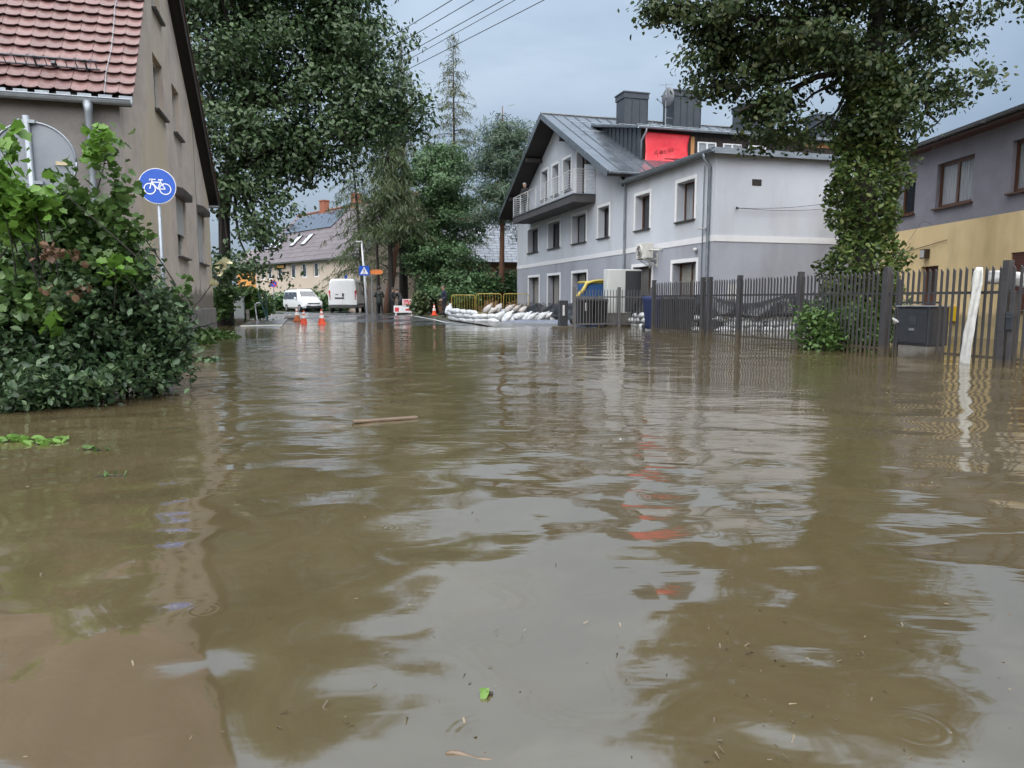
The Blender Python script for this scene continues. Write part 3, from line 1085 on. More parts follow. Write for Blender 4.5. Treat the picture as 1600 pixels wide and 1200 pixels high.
while x < DX1:
    b = B()
    for y0, y1 in ((DY - .3, DY + 2.3), (DY + 2.32, DM + .2)):
        b.hexa([(x + .012, y0, zd(y0)), (x + .588, y0, zd(y0)), (x + .588, y1, zd(y1)), (x + .012, y1, zd(y1)),
                (x + .012, y0, zd(y0) + .07), (x + .588, y0, zd(y0) + .07), (x + .588, y1, zd(y1) + .07), (x + .012, y1, zd(y1) + .07)])
    b.build('dormer_roof_panel', M_anth, dorm)
    b = B()
    b.hexa([(x - .01, DY - .3, zd(DY - .3) + .04), (x + .01, DY - .3, zd(DY - .3) + .04), (x + .01, DM + .2, zd(DM + .2) + .04), (x - .01, DM + .2, zd(DM + .2) + .04),
            (x - .007, DY - .3, zd(DY - .3) + .12), (x + .007, DY - .3, zd(DY - .3) + .12), (x + .007, DM + .2, zd(DM + .2) + .12), (x - .007, DM + .2, zd(DM + .2) + .12)])
    b.build('standing_seam', M_anth, dorm)
    x += .6
gutter('gutter', (DX0 - .3, DY - .38, DZ1 - .02), (DX1, DY - .38, DZ1 - .02), .075, M_zinc, dorm)
b = B()
b.tube([(DX0 + .08, DY - .38, DZ1 - .05), (DX0 + .08, DY - .36, DZ1 - .2), (DX0 - .02, DY - .12, DZ1 - .55), (DX0 - .02, DY - .10, DZ0 + .15)], .045, 8)
b.build('downpipe', M_zinc, dorm, smooth=True)
# snow guard on the dormer roof
for s_ in (DY + 1.2, DY + 3.2):
    b = B()
    b.tube([(DX0 + .4, s_, zd(s_) + .2), (DX1 - .3, s_, zd(s_) + .2)], .016, 6)
    for k in range(15):
        b.tube([(DX0 + .6 + k, s_, zd(s_) + .05), (DX0 + .6 + k, s_, zd(s_) + .21)], .012, 4)
    b.build('snow_guard', M_zinc, dorm)
dfr = fr_axis((0, DY, 0), (1, 0, 0), (0, 1, 0))
for wx0 in (4.12, 5.42, 6.72):
    window(gh, dfr, wx0, wx0 + .95, 7.18, 8.1, -.03, M_whitef, M_curt, vbars=(.5,), hbars=(.5,), fw=.06, name='dormer_window')
M_red = mat('red_tarpaulin', (.72, .035, .050), (.60, .025, .038), rough=.38, scale=2.5, bump=.03, bscale=3)
M_ink = mat('dark_red_marker', (.14, .012, .018), rough=.5)
tp = thing('red_tarpaulin', 'bright red tarpaulin stretched over the dormer of the grey house', 'tarpaulin', gh_o + V * 1.45 + U * (DY - .09) + Vector((0, 0, 7.0)), RZ)
b = B()
nx_, nz2 = 24, 16
TWd, THt = 2.25, 1.36
vs = []
for j in range(nz2 + 1):
    for i in range(nx_ + 1):
        u_, v_ = i / nx_, j / nz2
        x_ = u_ * TWd + .05 * math.sin(v_ * 3.1) * (1 - u_) - .14 * math.sin(v_ * math.pi) * u_ ** 4
        z_ = v_ * THt - .06 * math.sin(u_ * 9) * (1 - v_) ** 3 - .03 * u_
        y_ = -.05 - .03 * math.sin(u_ * 7 + v_ * 3) * math.sin(v_ * math.pi) - .12 * (1 - v_) ** 3
        vs.append((x_, y_, z_))
b.add(vs, [(j * (nx_ + 1) + i, j * (nx_ + 1) + i + 1, (j + 1) * (nx_ + 1) + i + 1, (j + 1) * (nx_ + 1) + i) for j in range(nz2) for i in range(nx_)])
ts = b.build('sheet', M_red, tp, smooth=True)
md = ts.modifiers.new('thick', 'SOLIDIFY'); md.thickness = .006; md.offset = 1
def mark(o, pts, r=.012):
    b = B()
    b.tube([Vector((p[0], -.115, p[1])) for p in pts], r, 5)
    return b
def circ(cx, cz, r, a0=0, a1=6.29, n=12):
    return [(cx + r * math.cos(a0 + (a1 - a0) * i / n), cz + r * math.sin(a0 + (a1 - a0) * i / n)) for i in range(n + 1)]
ink = B()
def st(pts, r=.013):
    ink.tube([Vector((p[0], -.108, p[1])) for p in pts], r, 5)
st([(.62, .58), (.52, .50), (.47, .38)] + circ(.57, .36, .085, 3.0, 9.2)); st(circ(.80, .50, .06)); st([(.86, .58), (.87, .44)])
st([(.95, .62), (.94, .48), (1.02, .62), (1.01, .48)], .010); st([(1.12, .68), (1.16, .54)], .010); st(circ(1.32, .66, .07), .010); st([(1.24, .70), (1.22, .56)], .010)
stuff(ink.build('handwriting', M_ink, tp))
b = B(); b.tube([(.95, -.13, .24), (1.6, -.12, .22), (2.2, -.1, .17)], .014, 6); b.tube([(.95, -.13, .24), (1.6, -.13, .27), (2.2, -.1, .25)], .01, 6); b.build('rope', M_ink, tp)
M_newwood = mat('raw_timber', (.46, .23, .09), (.36, .17, .06), rough=.7, scale=4, stretch=(6, 6, .6))
b = B(); b.box(3.78, 3.96, DY - .07, DY - .032, 7.05, 8.3); b.build('timber_post', M_newwood, dorm)
b = B(); b.box(9.4, 12.2, DY - .06, DY - .034, 8.2, 8.42); b.build('timber_plank', M_newwood, dorm)
# apron roof in front of the dormer (dull red-brown sheets)
M_apr = mat('dull_plum_sheet', (.10, .055, .07), (.07, .04, .05), rough=.4, scale=3)
for k in range(5):
    x = DX0 + .05 + k * .6
    b = B()
    p = [near_pt(x + .01, .15, .025), near_pt(x + .585, .15, .025), near_pt(x + .585, 1.92, .025), near_pt(x + .01, 1.92, .025)]
    q = [near_pt(x + .01, .15, .07), near_pt(x + .585, .15, .07), near_pt(x + .585, 1.92, .07), near_pt(x + .01, 1.92, .07)]
    b.hexa(p + q)
    b.build('apron_panel', M_apr, groof)
gutter('gutter', (OX0, EN[0] - .07, EN[1] - .03), (8, EN[0] - .07, EN[1] - .03), .08, M_zinc, gh)

# wing roof: low slope with zinc edge
b = B()
b.hexa([(-.22, -.22, WH - .02), (WX + .1, -.22, WH - .02), (WX + .1, 6.9, WH + .02), (-.22, 6.9, WH + .02), (-.22, -.22, WH + .10), (WX + .1, -.22, WH + .10), (WX + .1, 6.9, WH + .34), (-.22, 6.9, WH + .16)])
wr = b.build('wing_roof', M_zinc, gh)
k = 0
yy = -.15
while yy < 6.6:
    b = B(); b.box(-.21, .5, yy, yy + .27, WH + .12 + yy * .012, WH + .15 + yy * .012); b.build('roof_edge_tile', M_anth, wr); yy += .3
gutter('gutter', (-.31, -.3, WH + .05), (-.31, 6.9, WH + .08), .07, M_zinc, gh)
b = B(); b.box(-.22, WX + .1, -.262, -.225, WH - .06, WH + .13); b.build('verge_trim', M_zinc, gh)
for s_, top in ((.24, WH + .02), (6.78, 6.2)):
    b = B()
    b.tube([(-.3, s_, top), (-.3, s_, top - .16), (-.08, s_, top - .42), (-.08, s_, 2.0), (-.08, s_, -.4)], [.07, .055, .05, .05, .05], 10)
    b.build('downpipe', M_zinc, gh, smooth=True)
b = B(); b.tube([(-.05, .62, WH - .3), (-.05, .62, -.2)], .02, 6); b.build('cable_conduit', M_zinc, gh)
# vent hole, hook with two wires, small lamp, meter box
b = B(); b.box(1.38, 1.74, -.012, .02, 4.82, 5.03); vb = b.build('vent', M_sill, gh)
for k in range(3):
    b = B(); b.box(1.40, 1.72, -.022, -.013, 4.85 + k * .06, 4.88 + k * .06); b.build('vent_slat', M_darkf, vb)
b = B(); b.tube([(.82, -.01, 4.08), (.82, -.10, 4.05)], .03, 6); b.build('wire_hook', M_darkf, gh)
for zo in (0, .22):
    b = B(); b.tube([(.82 + 4.2 * t, -.10 - .02 * t, 4.05 + (.18 + zo) * t - .10 * math.sin(math.pi * t)) for t in [i / 10 for i in range(11)]], .008, 5); b.build('wire', M_darkf, gh)
M_lens = mat('frosted_lamp', (.6, .6, .6), rough=.2)
b = B(); b.lathe((-.07, 1.02, 2.70), [(.02, -.02), (.07, 0), (.085, .05), (.07, .1), (.03, .12)], 12); b.build('outdoor_lamp', M_lens, gh, smooth=True)
b = B(); b.cbox((-.10, .48, 3.42), .2, .08, .06); b.tube([(-.2, .48, 3.42), (-.32, .44, 3.40)], .035, 8); b.build('camera_bracket', M_lens, gh)
b = B(); b.box(.55, .95, -.06, .0, 1.05, 1.55); b.build('meter_box', M_lens, gh, bevel=.01)

# balcony
M_slab = mat('dark_balcony_slab', (.085, .08, .085), (.055, .052, .055), rough=.7, scale=2)
b = B(); b.box(-1.08, -.002, 10.15, 20.2, 5.52, 5.86); bs_ = b.build('balcony_slab', M_slab, gh)
b = B(); b.box(-1.12, -.002, 10.11, 20.24, 5.862, 5.90); b.build('balcony_edge', M_zinc, bs_)
M_rail = mat('white_painted_steel', (.68, .69, .70), (.58, .59, .60), rough=.4, scale=5)
rail = thing('balcony_railing', 'white steel bar railing round the balcony of the grey house', 'railing', gh_o, RZ)
yy = 10.2
while yy <= 20.2:
    b = B(); b.box(-1.07, -1.03, yy - .02, yy + .02, 5.9, 7.02); b.build('post', M_rail, rail); yy += 10.0 / 7
for xx in (-.03,):
    for yv in (10.2, 20.16):
        b = B(); b.box(xx - .02, xx + .02, yv - .02, yv + .02, 5.9, 7.02); b.build('post', M_rail, rail)
for k in range(9):
    z = 6.02 + k * .122
    r = .013 if k < 8 else .024
    b = B(); b.tube([(-.03, 10.2, z), (-1.05, 10.2, z), (-1.05, 20.18, z), (-.03, 20.18, z)], r, 6); b.build('rail', M_rail, rail)

# air-conditioner on the street front
ac = thing('air_conditioner', 'white air-conditioning unit on a bracket on the grey house front', 'air conditioner', gh_o + U * 4.2 + Vector((0, 0, 2.62)), RZ)
M_ac = mat('warm_white_enamel', (.66, .65, .61), (.58, .57, .53), rough=.4, scale=4)
M_dkgr = mat('dark_grille', (.05, .05, .052), (.035, .035, .037), rough=.6)
b = B(); b.box(-.56, -.24, -.42, .42, 0, .58); b.build('casing', M_ac, ac, bevel=.02)
b = B(); b.lathe((-.57, .10, .29), [(.235, -.0), (.24, -.02), (.20, -.03)], 20, 'X'); fg = b.build('fan_cowl', M_ac, ac, smooth=True)
b = B(); b.lathe((-.575, .10, .29), [(.20, .0), (.20, -.028), (.05, -.03)], 20, 'X'); b.build('fan_opening', M_dkgr, fg)
b = B()
for k in range(6):
    b.tube([(-.612, .1 + .035 * (k + 1) * math.cos(t), .29 + .035 * (k + 1) * math.sin(t)) for t in [i * math.pi / 8 for i in range(17)]], .004, 4)
b.build('fan_guard', M_ac, fg)
for s_ in (-.3, .3):
    b = B(); b.box(-.62, .0, s_ - .02, s_ + .02, -.045, -.003); b.box(-.04, .0, s_ - .025, s_ + .025, -.35, .2); b.tube([(-.5, s_, -.04), (-.02, s_, -.3)], .018, 5); b.build('bracket', M_ac, ac)
b = B(); b.tube([(-.4, -.42, .3), (-.36, -.6, .3), (-.1, -.66, .28), (.0, -.66, .28)], .03, 7); b.build('hose', M_ac, ac, smooth=True)
# ------------------------------------------------------------------ the yellow and grey house at the right edge
M_yel = mat('yellow_render', (.82, .63, .35), (.75, .565, .305), rough=.9, scale=1.4, bump=.006, bscale=60, stain=(.56, .42, .22), stain_scale=.6, streak=3, tide=(.62, (.40, .31, .17)))
M_ygrey = mat('violet_grey_render', (.27, .26, .30), (.225, .215, .25), rough=.92, scale=2.2, bump=.012, bscale=55)
M_wet = mat('wet_yellow_plinth', (.50, .385, .20), (.42, .32, .16), rough=.55, scale=1.4)
yh = thing('yellow_house', 'yellow and grey rendered house with brown windows at the right edge', 'house', (12.70, 24.9, 0), math.radians(.8))
yfr = fr_axis((0, 0, 0), (0, -1, 0), (1, 0, 0))          # s runs towards the camera
YL = 19.0
ywin = [(.35, 1.92, 3.76, 5.05), (3.02, 4.70, 3.76, 5.06), (6.18, 7.85, 3.76, 5.06), (9.6, 11.2, 3.76, 5.06)]
ydoor = (2.52, 3.40, .25, 2.06)
yshut = (6.42, 8.2, .78, 2.24)
b = B()
b.wall([(0, 3.27), (YL, 3.27), (YL, 5.62), (0, 5.62)], ywin, yfr, .22)
b.quad((0, 0, 3.27), (9, 0, 3.27), (9, 0, 5.62), (0, 0, 5.62))
b.build('upper_wall', M_ygrey, yh)
b = B()
b.wall([(0, .32), (YL, .32), (YL, 3.27), (0, 3.27)], [(ydoor[0], ydoor[1], .36, ydoor[3]), yshut], yfr, .2)
b.quad((0, 0, .32), (9, 0, .32), (9, 0, 3.27), (0, 0, 3.27))
b.build('lower_wall', M_yel, yh)
b = B()
b.wall([(0, -.6), (YL, -.6), (YL, .32), (0, .32)], [], yfr, .2)
b.build('plinth', M_wet, yh)
for i, q in enumerate(ywin):
    window(yh, yfr, *q, .17, M_brownf, M_curt, sill=M_brownf, vbars=(.5,), fw=.09, pmats=[M_curt, M_glass] if i != 1 else [M_curt, M_curt])
M_bdoor = mat('red_brown_panel', (.11, .035, .022), (.08, .025, .016), rough=.5, scale=3, stretch=(5, 5, .5))
b = B(); b.box(.15, .19, -ydoor[1], -ydoor[0], .30, ydoor[3]); dr = b.build('door', M_bdoor, yh)
b = B(); b.box(.14, .148, -ydoor[1] + .12, -ydoor[0] - .12, 1.2, 1.9); b.build('door_panel', M_darkf, dr)
sh = window(yh, yfr, *yshut, .17, M_brownf, M_glass, sill=M_sill, vbars=(.5,))
z = yshut[3]
while z > yshut[2] + .03:
    s = B()
    s.prism([(0, 0), (0, -.05), (.012, -.045), (.016, -.025), (.012, -.006)], lambda a, c, d: yfr(d, z + c, .05 - a), yshut[0] + .02, yshut[1] - .02)
    s.build('shutter_slat', M_bdoor, sh)
    z -= .052
M_ybox = mat('yellow_gas_box', (.62, .42, .015), (.55, .36, .01), rough=.4)
b = B(); b.box(-.14, -.002, -4.50, -4.22, .43, .86); b.build('gas_box', M_ybox, yh, bevel=.01)
b = B(); b.box(-.16, -.002, -2.92, -2.66, 2.30, 2.58); wl = b.build('wall_lamp', M_darkf, yh, bevel=.01)
b = B(); b.box(-.168, -.161, -2.89, -2.69, 2.33, 2.55); b.build('lamp_glass', M_lens, wl)
b = B(); b.tube([(-.05, -1.0, 2.55), (-.05, -2.2, 2.62), (-.05, -3.8, 2.78)], .012, 5); b.build('cable', M_darkf, yh)
for s_ in (1.2, 2.9):
    b = B(); b.tube([(-.02, -s_, 3.35), (-.3, -s_, 3.42), (-.3, -s_ + .06, 3.33)], .012, 5); b.tube([(-.3, -s_, 3.4), (-.02, -s_ + 1.5, 2.6)], .006, 4); b.build('awning_hook', M_galv, yh)
# eaves: boarded soffit, gutter, low roof, and the steeper sheet roof at the far right
b = B()
b.hexa([(-.42, .2, 5.60), (-.42, -YL, 5.60), (9, -YL, 6.9), (9, .2, 6.9), (-.42, .2, 5.72), (-.42, -YL, 5.72), (9, -YL, 7.0), (9, .2, 7.0)])
yr = b.build('roof', M_soffit, yh)
b = B()
b.hexa([(-.44, .22, 5.724), (-.44, -YL, 5.724), (9, -YL, 7.004), (9, .22, 7.004), (-.44, .22, 5.75), (-.44, -YL, 5.75), (9, -YL, 7.03), (9, .22, 7.03)])
b.build('roof_sheet', M_anth, yr)
b = B(); b.box(-.40, -.0, -YL, .2, 5.55, 5.598); b.build('fascia', M_brownf, yh)
gutter('gutter', (-.49, .2, 5.70), (-.49, -YL, 5.70), .085, M_anth, yh)
M_paleroof = mat('pale_grey_roof_sheet', (.36, .38, .40), (.28, .3, .32), rough=.35, scale=2, rough2=.5)
b = B()
b.add([(2.2, -3.9, 6.0), (2.2, -YL, 6.0), (6.2, -YL, 9.4), (6.2, -8.5, 9.4)], [(0, 1, 2, 3)])
b.add([(2.2, -3.9, 6.0), (6.2, -8.5, 9.4), (10.2, -3.9, 6.0)], [(0, 1, 2)])
b.build('hipped_roof', M_paleroof, yr)
# small bracket floodlight boom under the tree
# ------------------------------------------------------------------ houses across the junction
M_beige = mat('beige_render', (.55, .46, .38), (.49, .41, .335), rough=.9, scale=1.2)
M_dktile = mat('dark_brown_roof_tiles', (.10, .075, .075), (.06, .046, .048), rough=.5, scale=2)
def tile_courses(m, sx, sy, name):
    """Courses of tiles, too far away to build one by one."""
    if name in MATS:
        return MATS[name]
    mm = mat(name, *m, rough=.42, scale=3)
    t = mm.node_tree
    N, L = t.nodes, t.links
    bs = N['Principled BSDF']
    tc = N.new('ShaderNodeTexCoord')
    br = N.new('ShaderNodeTexBrick')
    br.inputs['Scale'].default_value = 1.0
    br.inputs['Brick Width'].default_value = sx
    br.inputs['Row Height'].default_value = sy
    br.inputs['Mortar Size'].default_value = .03
    br.inputs['Mortar Smooth'].default_value = .6
    br.inputs['Color1'].default_value = (1, 1, 1, 1)
    br.inputs['Color2'].default_value = (.7, .7, .7, 1)
    br.inputs['Mortar'].default_value = (0.1, .1, .1, 1)
    L.new(tc.outputs['UV'], br.inputs['Vector'])
    bp = N.new('ShaderNodeBump')
    bp.inputs['Distance'].default_value = .05
    L.new(br.outputs['Color'], bp.inputs['Height'])
    L.new(bp.outputs['Normal'], bs.inputs['Normal'])
    col = bs.inputs['Base Color'].links[0].from_socket
    mx = N.new('ShaderNodeMixRGB'); mx.blend_type = 'MULTIPLY'; mx.inputs['Fac'].default_value = .75
    L.new(col, mx.inputs['Color1']); L.new(br.outputs['Color'], mx.inputs['Color2'])
    L.new(mx.outputs['Color'], bs.inputs['Base Color'])
    return mm
M_tilesB = tile_courses(((.19, .155, .16), (.13, .105, .11)), .60, .62, 'brown_pantile_courses')
M_slate = tile_courses(((.20, .225, .265), (.15, .17, .205)), .75, .36, 'grey_slate_courses')
def roof_quad(name, m, parent, a, b_, c, d, th=.08):
    """Sloped roof sheet a-b eave, d-c ridge, with UV in metres and some thickness."""
    a, b_, c, d = map(Vector, (a, b_, c, d))
    me = bpy.data.meshes.new(name)
    n = (b_ - a).cross(d - a).normalized() * th
    vs = [a, b_, c, d, a - n, b_ - n, c - n, d - n]
    me.from_pydata([tuple(v) for v in vs], [], [(0, 1, 2, 3), (7, 6, 5, 4), (0, 4, 5, 1), (1, 5, 6, 2), (2, 6, 7, 3), (3, 7, 4, 0)])
    uv = me.uv_layers.new(name='UVMap')
    w, h = (b_ - a).length, (d - a).length
    ex = (b_ - a).normalized()
    ey = ((d - a) - ex * (d - a).dot(ex)).normalized()
    for p in me.polygons:
        for li in p.loop_indices:
            co = me.vertices[me.loops[li].vertex_index].co - a
            uv.data[li].uv = (co.dot(ex), co.dot(ey))
    me.materials.append(m)
    return link(name, me, parent)

# beige house with solar panels: its long front runs towards the camera to the right
bdir = Vector((.67, -.742, 0)).normalized()
brot = math.atan2(bdir.y, bdir.x)
bo = at(400, 440, 74.0)
bo.z = 0
bh = thing('beige_house', 'beige house with dark tiled roof, skylights and solar panels beyond the junction', 'house', bo, brot)
bfr = fr_axis((0, 0, 0), (1, 0, 0), (0, 1, 0))
BW, BD, BE, BR = 22.0, 10.0, 4.75, 9.9
bw = []
def bs_at(px):                                        # where along the front a pixel column falls
    k = (px - 800) / FPX / 1.007
    return (k * bo.y - bo.x) / (bdir.x - k * bdir.y)
for x0, x1 in ((408.5, 415), (419.5, 426.5), (434.5, 442), (455.5, 464), (472.5, 481), (491, 500)):
    bw.append((bs_at(x0), bs_at(x1), 3.05, 4.35))
b = B()
b.wall([(0, -.3), (BW, -.3), (BW, BE), (0, BE)], bw, bfr, .18)
b.quad((0, BD, -.3), (BW, BD, -.3), (BW, BD, BE), (0, BD, BE))
b.add([(0, 0, -.3), (0, BD, -.3), (0, BD, BE), (0, BD / 2, BR), (0, 0, BE)], [(0, 1, 2, 3, 4)])
b.add([(BW, 0, -.3), (BW, BD, -.3), (BW, BD, BE), (BW, BD / 2, BR), (BW, 0, BE)], [(0, 1, 2, 3, 4)])
b.build('wall', M_beige, bh)
for q in bw:
    window(bh, bfr, *q, .14, M_whitef, M_glass, vbars=(.72,), fw=.09)
br_ = roof_quad('roof', M_tilesB, bh, (-.4, -.45, BE - .2), (BW + .3, -.45, BE - .2), (BW + .3, BD / 2, BR), (-.4, BD / 2, BR))
roof_quad('far_slope', M_tilesB, br_, (-.4, BD / 2, BR + .01), (BW + .3, BD / 2, BR + .01), (BW + .3, BD + .45, BE - .2), (-.4, BD + .45, BE - .2))
M_tred = mat('red_ridge_tile', (.22, .10, .07), rough=.6)
b = B(); b.tube([(-.4, BD / 2, BR + .03), (BW + .3, BD / 2, BR + .03)], .12, 8); b.build('ridge', M_tred, br_)
def bslope(x, t, u_):
    n = Vector((0, -(BR - BE + .2), BD / 2 + .45)).normalized()
    return Vector((x, -.45 + t * (BD / 2 + .45), BE - .2 + t * (BR - BE + .2))) + n * u_
M_sol = mat('solar_panel_glass', (.055, .075, .11), (.045, .06, .09), rough=.08, spec=.9, scale=2)
for k in range(9):
    x0 = 1.1 + k * 1.12
    b = B(); b.hexa([bslope(x0, .60, .06), bslope(x0 + 1.08, .60, .06), bslope(x0 + 1.08, .93, .06), bslope(x0, .93, .06), bslope(x0, .60, .1), bslope(x0 + 1.08, .60, .1), bslope(x0 + 1.08, .93, .1), bslope(x0, .93, .1)])
    b.build('solar_panel', M_sol, br_)
M_skyl = mat('skylight_glass', (.55, .6, .66), (.5, .55, .62), rough=.06, spec=.9)
for x0 in (.2, 2.0, 5.6, 8.0):
    b = B(); b.hexa([bslope(x0, .30, .03), bslope(x0 + .85, .30, .03), bslope(x0 + .85, .50, .03), bslope(x0, .50, .03), bslope(x0, .30, .1), bslope(x0 + .85, .30, .1), bslope(x0 + .85, .50, .1), bslope(x0, .50, .1)])
    sk = b.build('skylight', M_darkf, br_)
    b = B(); b.hexa([bslope(x0 + .07, .31, .1), bslope(x0 + .78, .31, .1), bslope(x0 + .78, .49, .1), bslope(x0 + .07, .49, .1), bslope(x0 + .07, .31, .12), bslope(x0 + .78, .31, .12), bslope(x0 + .78, .49, .12), bslope(x0 + .07, .49, .12)])
    b.build('pane', M_skyl, sk)
M_brick = mat('red_brick', (.33, .12, .07), (.24, .085, .05), rough=.8, scale=8)
for x0 in (5.2, 11.5):
    b = B(); b.box(x0, x0 + .9, BD / 2 - .3, BD / 2 + .3, BR - .3, BR + .95); b.box(x0 - .06, x0 + .96, BD / 2 - .36, BD / 2 + .36, BR + .95, BR + 1.05); b.build('chimney', M_brick, br_)
gutter('gutter', (-.4, -.5, BE - .25), (BW, -.5, BE - .25), .08, M_galv, bh)
M_sign_y = mat('yellow_shop_sign', (.62, .36, .04), (.45, .22, .03), rough=.4, scale=3)
b = B(); q = bs_at(433); b.box(q, bs_at(448), -.12, -.02, 4.0, 4.42); sg = b.build('shop_sign', M_darkf, bh)
b = B(); b.box(q + .12, bs_at(448) - .12, -.14, -.122, 4.08, 4.34); b.build('sign_face', M_sign_y, sg)
b = B(); b.box(bs_at(452), bs_at(453.4), -.1, -.06, 3.6, 3.7); b.tube([(bs_at(443), -.08, 3.7), (bs_at(452), -.08, 3.62)], .03, 5); b.build('sign_bracket', M_darkf, sg)

# beige gable facing the camera behind the conifers
o2 = at(566, 470, 64)
o2.z = 0
g2 = thing('gabled_house', 'tall beige gable end half hidden by the conifers behind the crossing sign', 'house', o2, math.radians(6))
f2 = fr_axis((0, 0, 0), (1, 0, 0), (0, 1, 0))
G2W, G2E, G2R = 3.6, 6.2, 8.4
gwin = [(1.75, 2.2, 2.4, 3.75)]
b = B(); b.wall([(0, -.3), (G2W, -.3), (G2W, 5.6), (1.0, 8.6), (0, 7.6)], gwin, f2, .16)
b.quad((0, 0, -.3), (0, 8, -.3), (0, 8, 7.6), (0, 0, 7.6)); b.quad((G2W, 0, -.3), (G2W, 8, -.3), (G2W, 8, 5.6), (G2W, 0, 5.6)); b.quad((0, 8, -.3), (G2W, 8, -.3), (G2W, 8, 5.6), (0, 8, 7.6))
b.build('wall', M_beige, g2)
window(g2, f2, *gwin[0], .12, M_whitef, M_glass, vbars=(), fw=.08)
roof_quad('roof', M_tilesB, g2, (1.0, -.3, 8.75), (G2W + .4, -.3, 5.45), (G2W + .4, 8.3, 5.45), (1.0, 8.3, 8.75))
roof_quad('roof_slope', M_tilesB, g2, (-.3, -.3, 7.4), (1.0, -.3, 8.75), (1.0, 8.3, 8.75), (-.3, 8.3, 7.4))

# orange house
o3 = at(372, 470, 78); o3.z = 0
M_orange = mat('orange_render', (.62, .29, .085), (.55, .25, .07), rough=.9, scale=1)
oh = thing('orange_house', 'orange rendered wall showing between the big tree and the hedge', 'house', o3, math.radians(-10))
b = B(); b.box(0, 3.4, 0, 6, -.3, 4.4); b.build('wall', M_orange, oh)
roof_quad('roof', M_tilesB, oh, (-.3, -.4, 4.3), (3.7, -.4, 4.3), (3.7, 3, 6.6), (-.3, 3, 6.6))
roof_quad('roof_slope', M_tilesB, oh, (-.3, 3, 6.6), (3.7, 3, 6.6), (3.7, 6.4, 4.3), (-.3, 6.4, 4.3))

# brown timber house with slate roof between the birch and the grey house
o4 = at(712, 470, 60); o4.z = 0
M_board = mat('brown_timber_boards', (.30, .17, .09), (.22, .12, .062), rough=.8, scale=2, stretch=(9, 9, .3))
th = thing('timber_house', 'brown boarded house with grey slate roof behind the pine trunk', 'house', o4, math.radians(10))
f4 = fr_axis((0, 0, 0), (1, 0, 0), (0, 1, 0))
hw = [(1.3, 2.5, 2.1, 3.6), (3.45, 4.35, 1.9, 3.55)]
b = B(); b.wall([(-2, -.3), (7.4, -.3), (7.4, 4.35), (-2, 4.35)], hw, f4, .15)
b.quad((-2, 9, -.3), (7.4, 9, -.3), (7.4, 9, 4.35), (-2, 9, 4.35))
b.add([(-2, 0, -.3), (-2, 9, -.3), (-2, 9, 4.35), (-2, 4.5, 8.6), (-2, 0, 4.35)], [(0, 1, 2, 3, 4)])
b.add([(7.4, 0, -.3), (7.4, 9, -.3), (7.4, 9, 4.35), (7.4, 4.5, 8.6), (7.4, 0, 4.35)], [(0, 1, 2, 3, 4)])
tw_ = b.build('wall', M_board, th)
for q in hw:
    window(th, f4, *q, .12, M_darkf, M_glass, vbars=(.5,), fw=.08)
tr_ = roof_quad('roof', M_slate, th, (-2.4, -.7, 4.15), (7.8, -.7, 4.15), (7.8, 4.5, 8.75), (-2.4, 4.5, 8.75))
roof_quad('far_slope', M_slate, tr_, (-2.4, 4.5, 8.75), (7.8, 4.5, 8.75), (7.8, 9.7, 4.15), (-2.4, 9.7, 4.15))
b = B(); b.hexa([(2.0, 1.70, 6.35), (2.5, 1.70, 6.35), (2.5, 2.15, 6.75), (2.0, 2.15, 6.75), (2.0, 1.6, 6.45), (2.5, 1.6, 6.45), (2.5, 2.05, 6.85), (2.0, 2.05, 6.85)]); b.build('skylight', M_skyl, tr_)
gutter('gutter', (-2.4, -.76, 4.12), (7.8, -.76, 4.12), .08, M_darkf, th)
b = B(); b.lathe((2.85, -.1, 3.35), [(.05, -.1), (.11, 0), (.05, .12)], 10); b.build('porch_lamp', M_lens, th, smooth=True)
# ------------------------------------------------------------------ trees and shrubs
M_bark = mat('grey_brown_bark', (.060, .046, .034), (.030, .024, .019), rough=.9, scale=5, stretch=(1, 1, .3), bump=.03, bscale=9)
M_barkd = mat('dark_wet_bark', (.028, .023, .019), (.015, .013, .011), rough=.85, scale=5, stretch=(1, 1, .3), bump=.03, bscale=9)
M_barkp = mat('reddish_pine_bark', (.16, .075, .045), (.09, .045, .03), rough=.9, scale=4, stretch=(1, 1, .3), bump=.02, bscale=9)

def in_blobs(rng, blobs, n, shell=2.2):
    w = np.array([b[1][0] * b[1][1] * b[1][2] for b in blobs], float) ** .85
    w /= w.sum()
    idx = rng.choice(len(blobs), n, p=w)
    d = rng.normal(size=(n, 3))
    d /= np.linalg.norm(d, axis=1)[:, None]
    r = rng.uniform(0, 1, n) ** (1 / shell)
    C = np.array([tuple(b[0]) for b in blobs])[idx]
    R = np.array([tuple(b[1]) for b in blobs])[idx]
    return C + d * r[:, None] * R, idx

def bez(p0, p1, p2, n):
    return [p0 * (1 - t) ** 2 + p1 * 2 * t * (1 - t) + p2 * t * t for t in [i / n for i in range(n + 1)]]

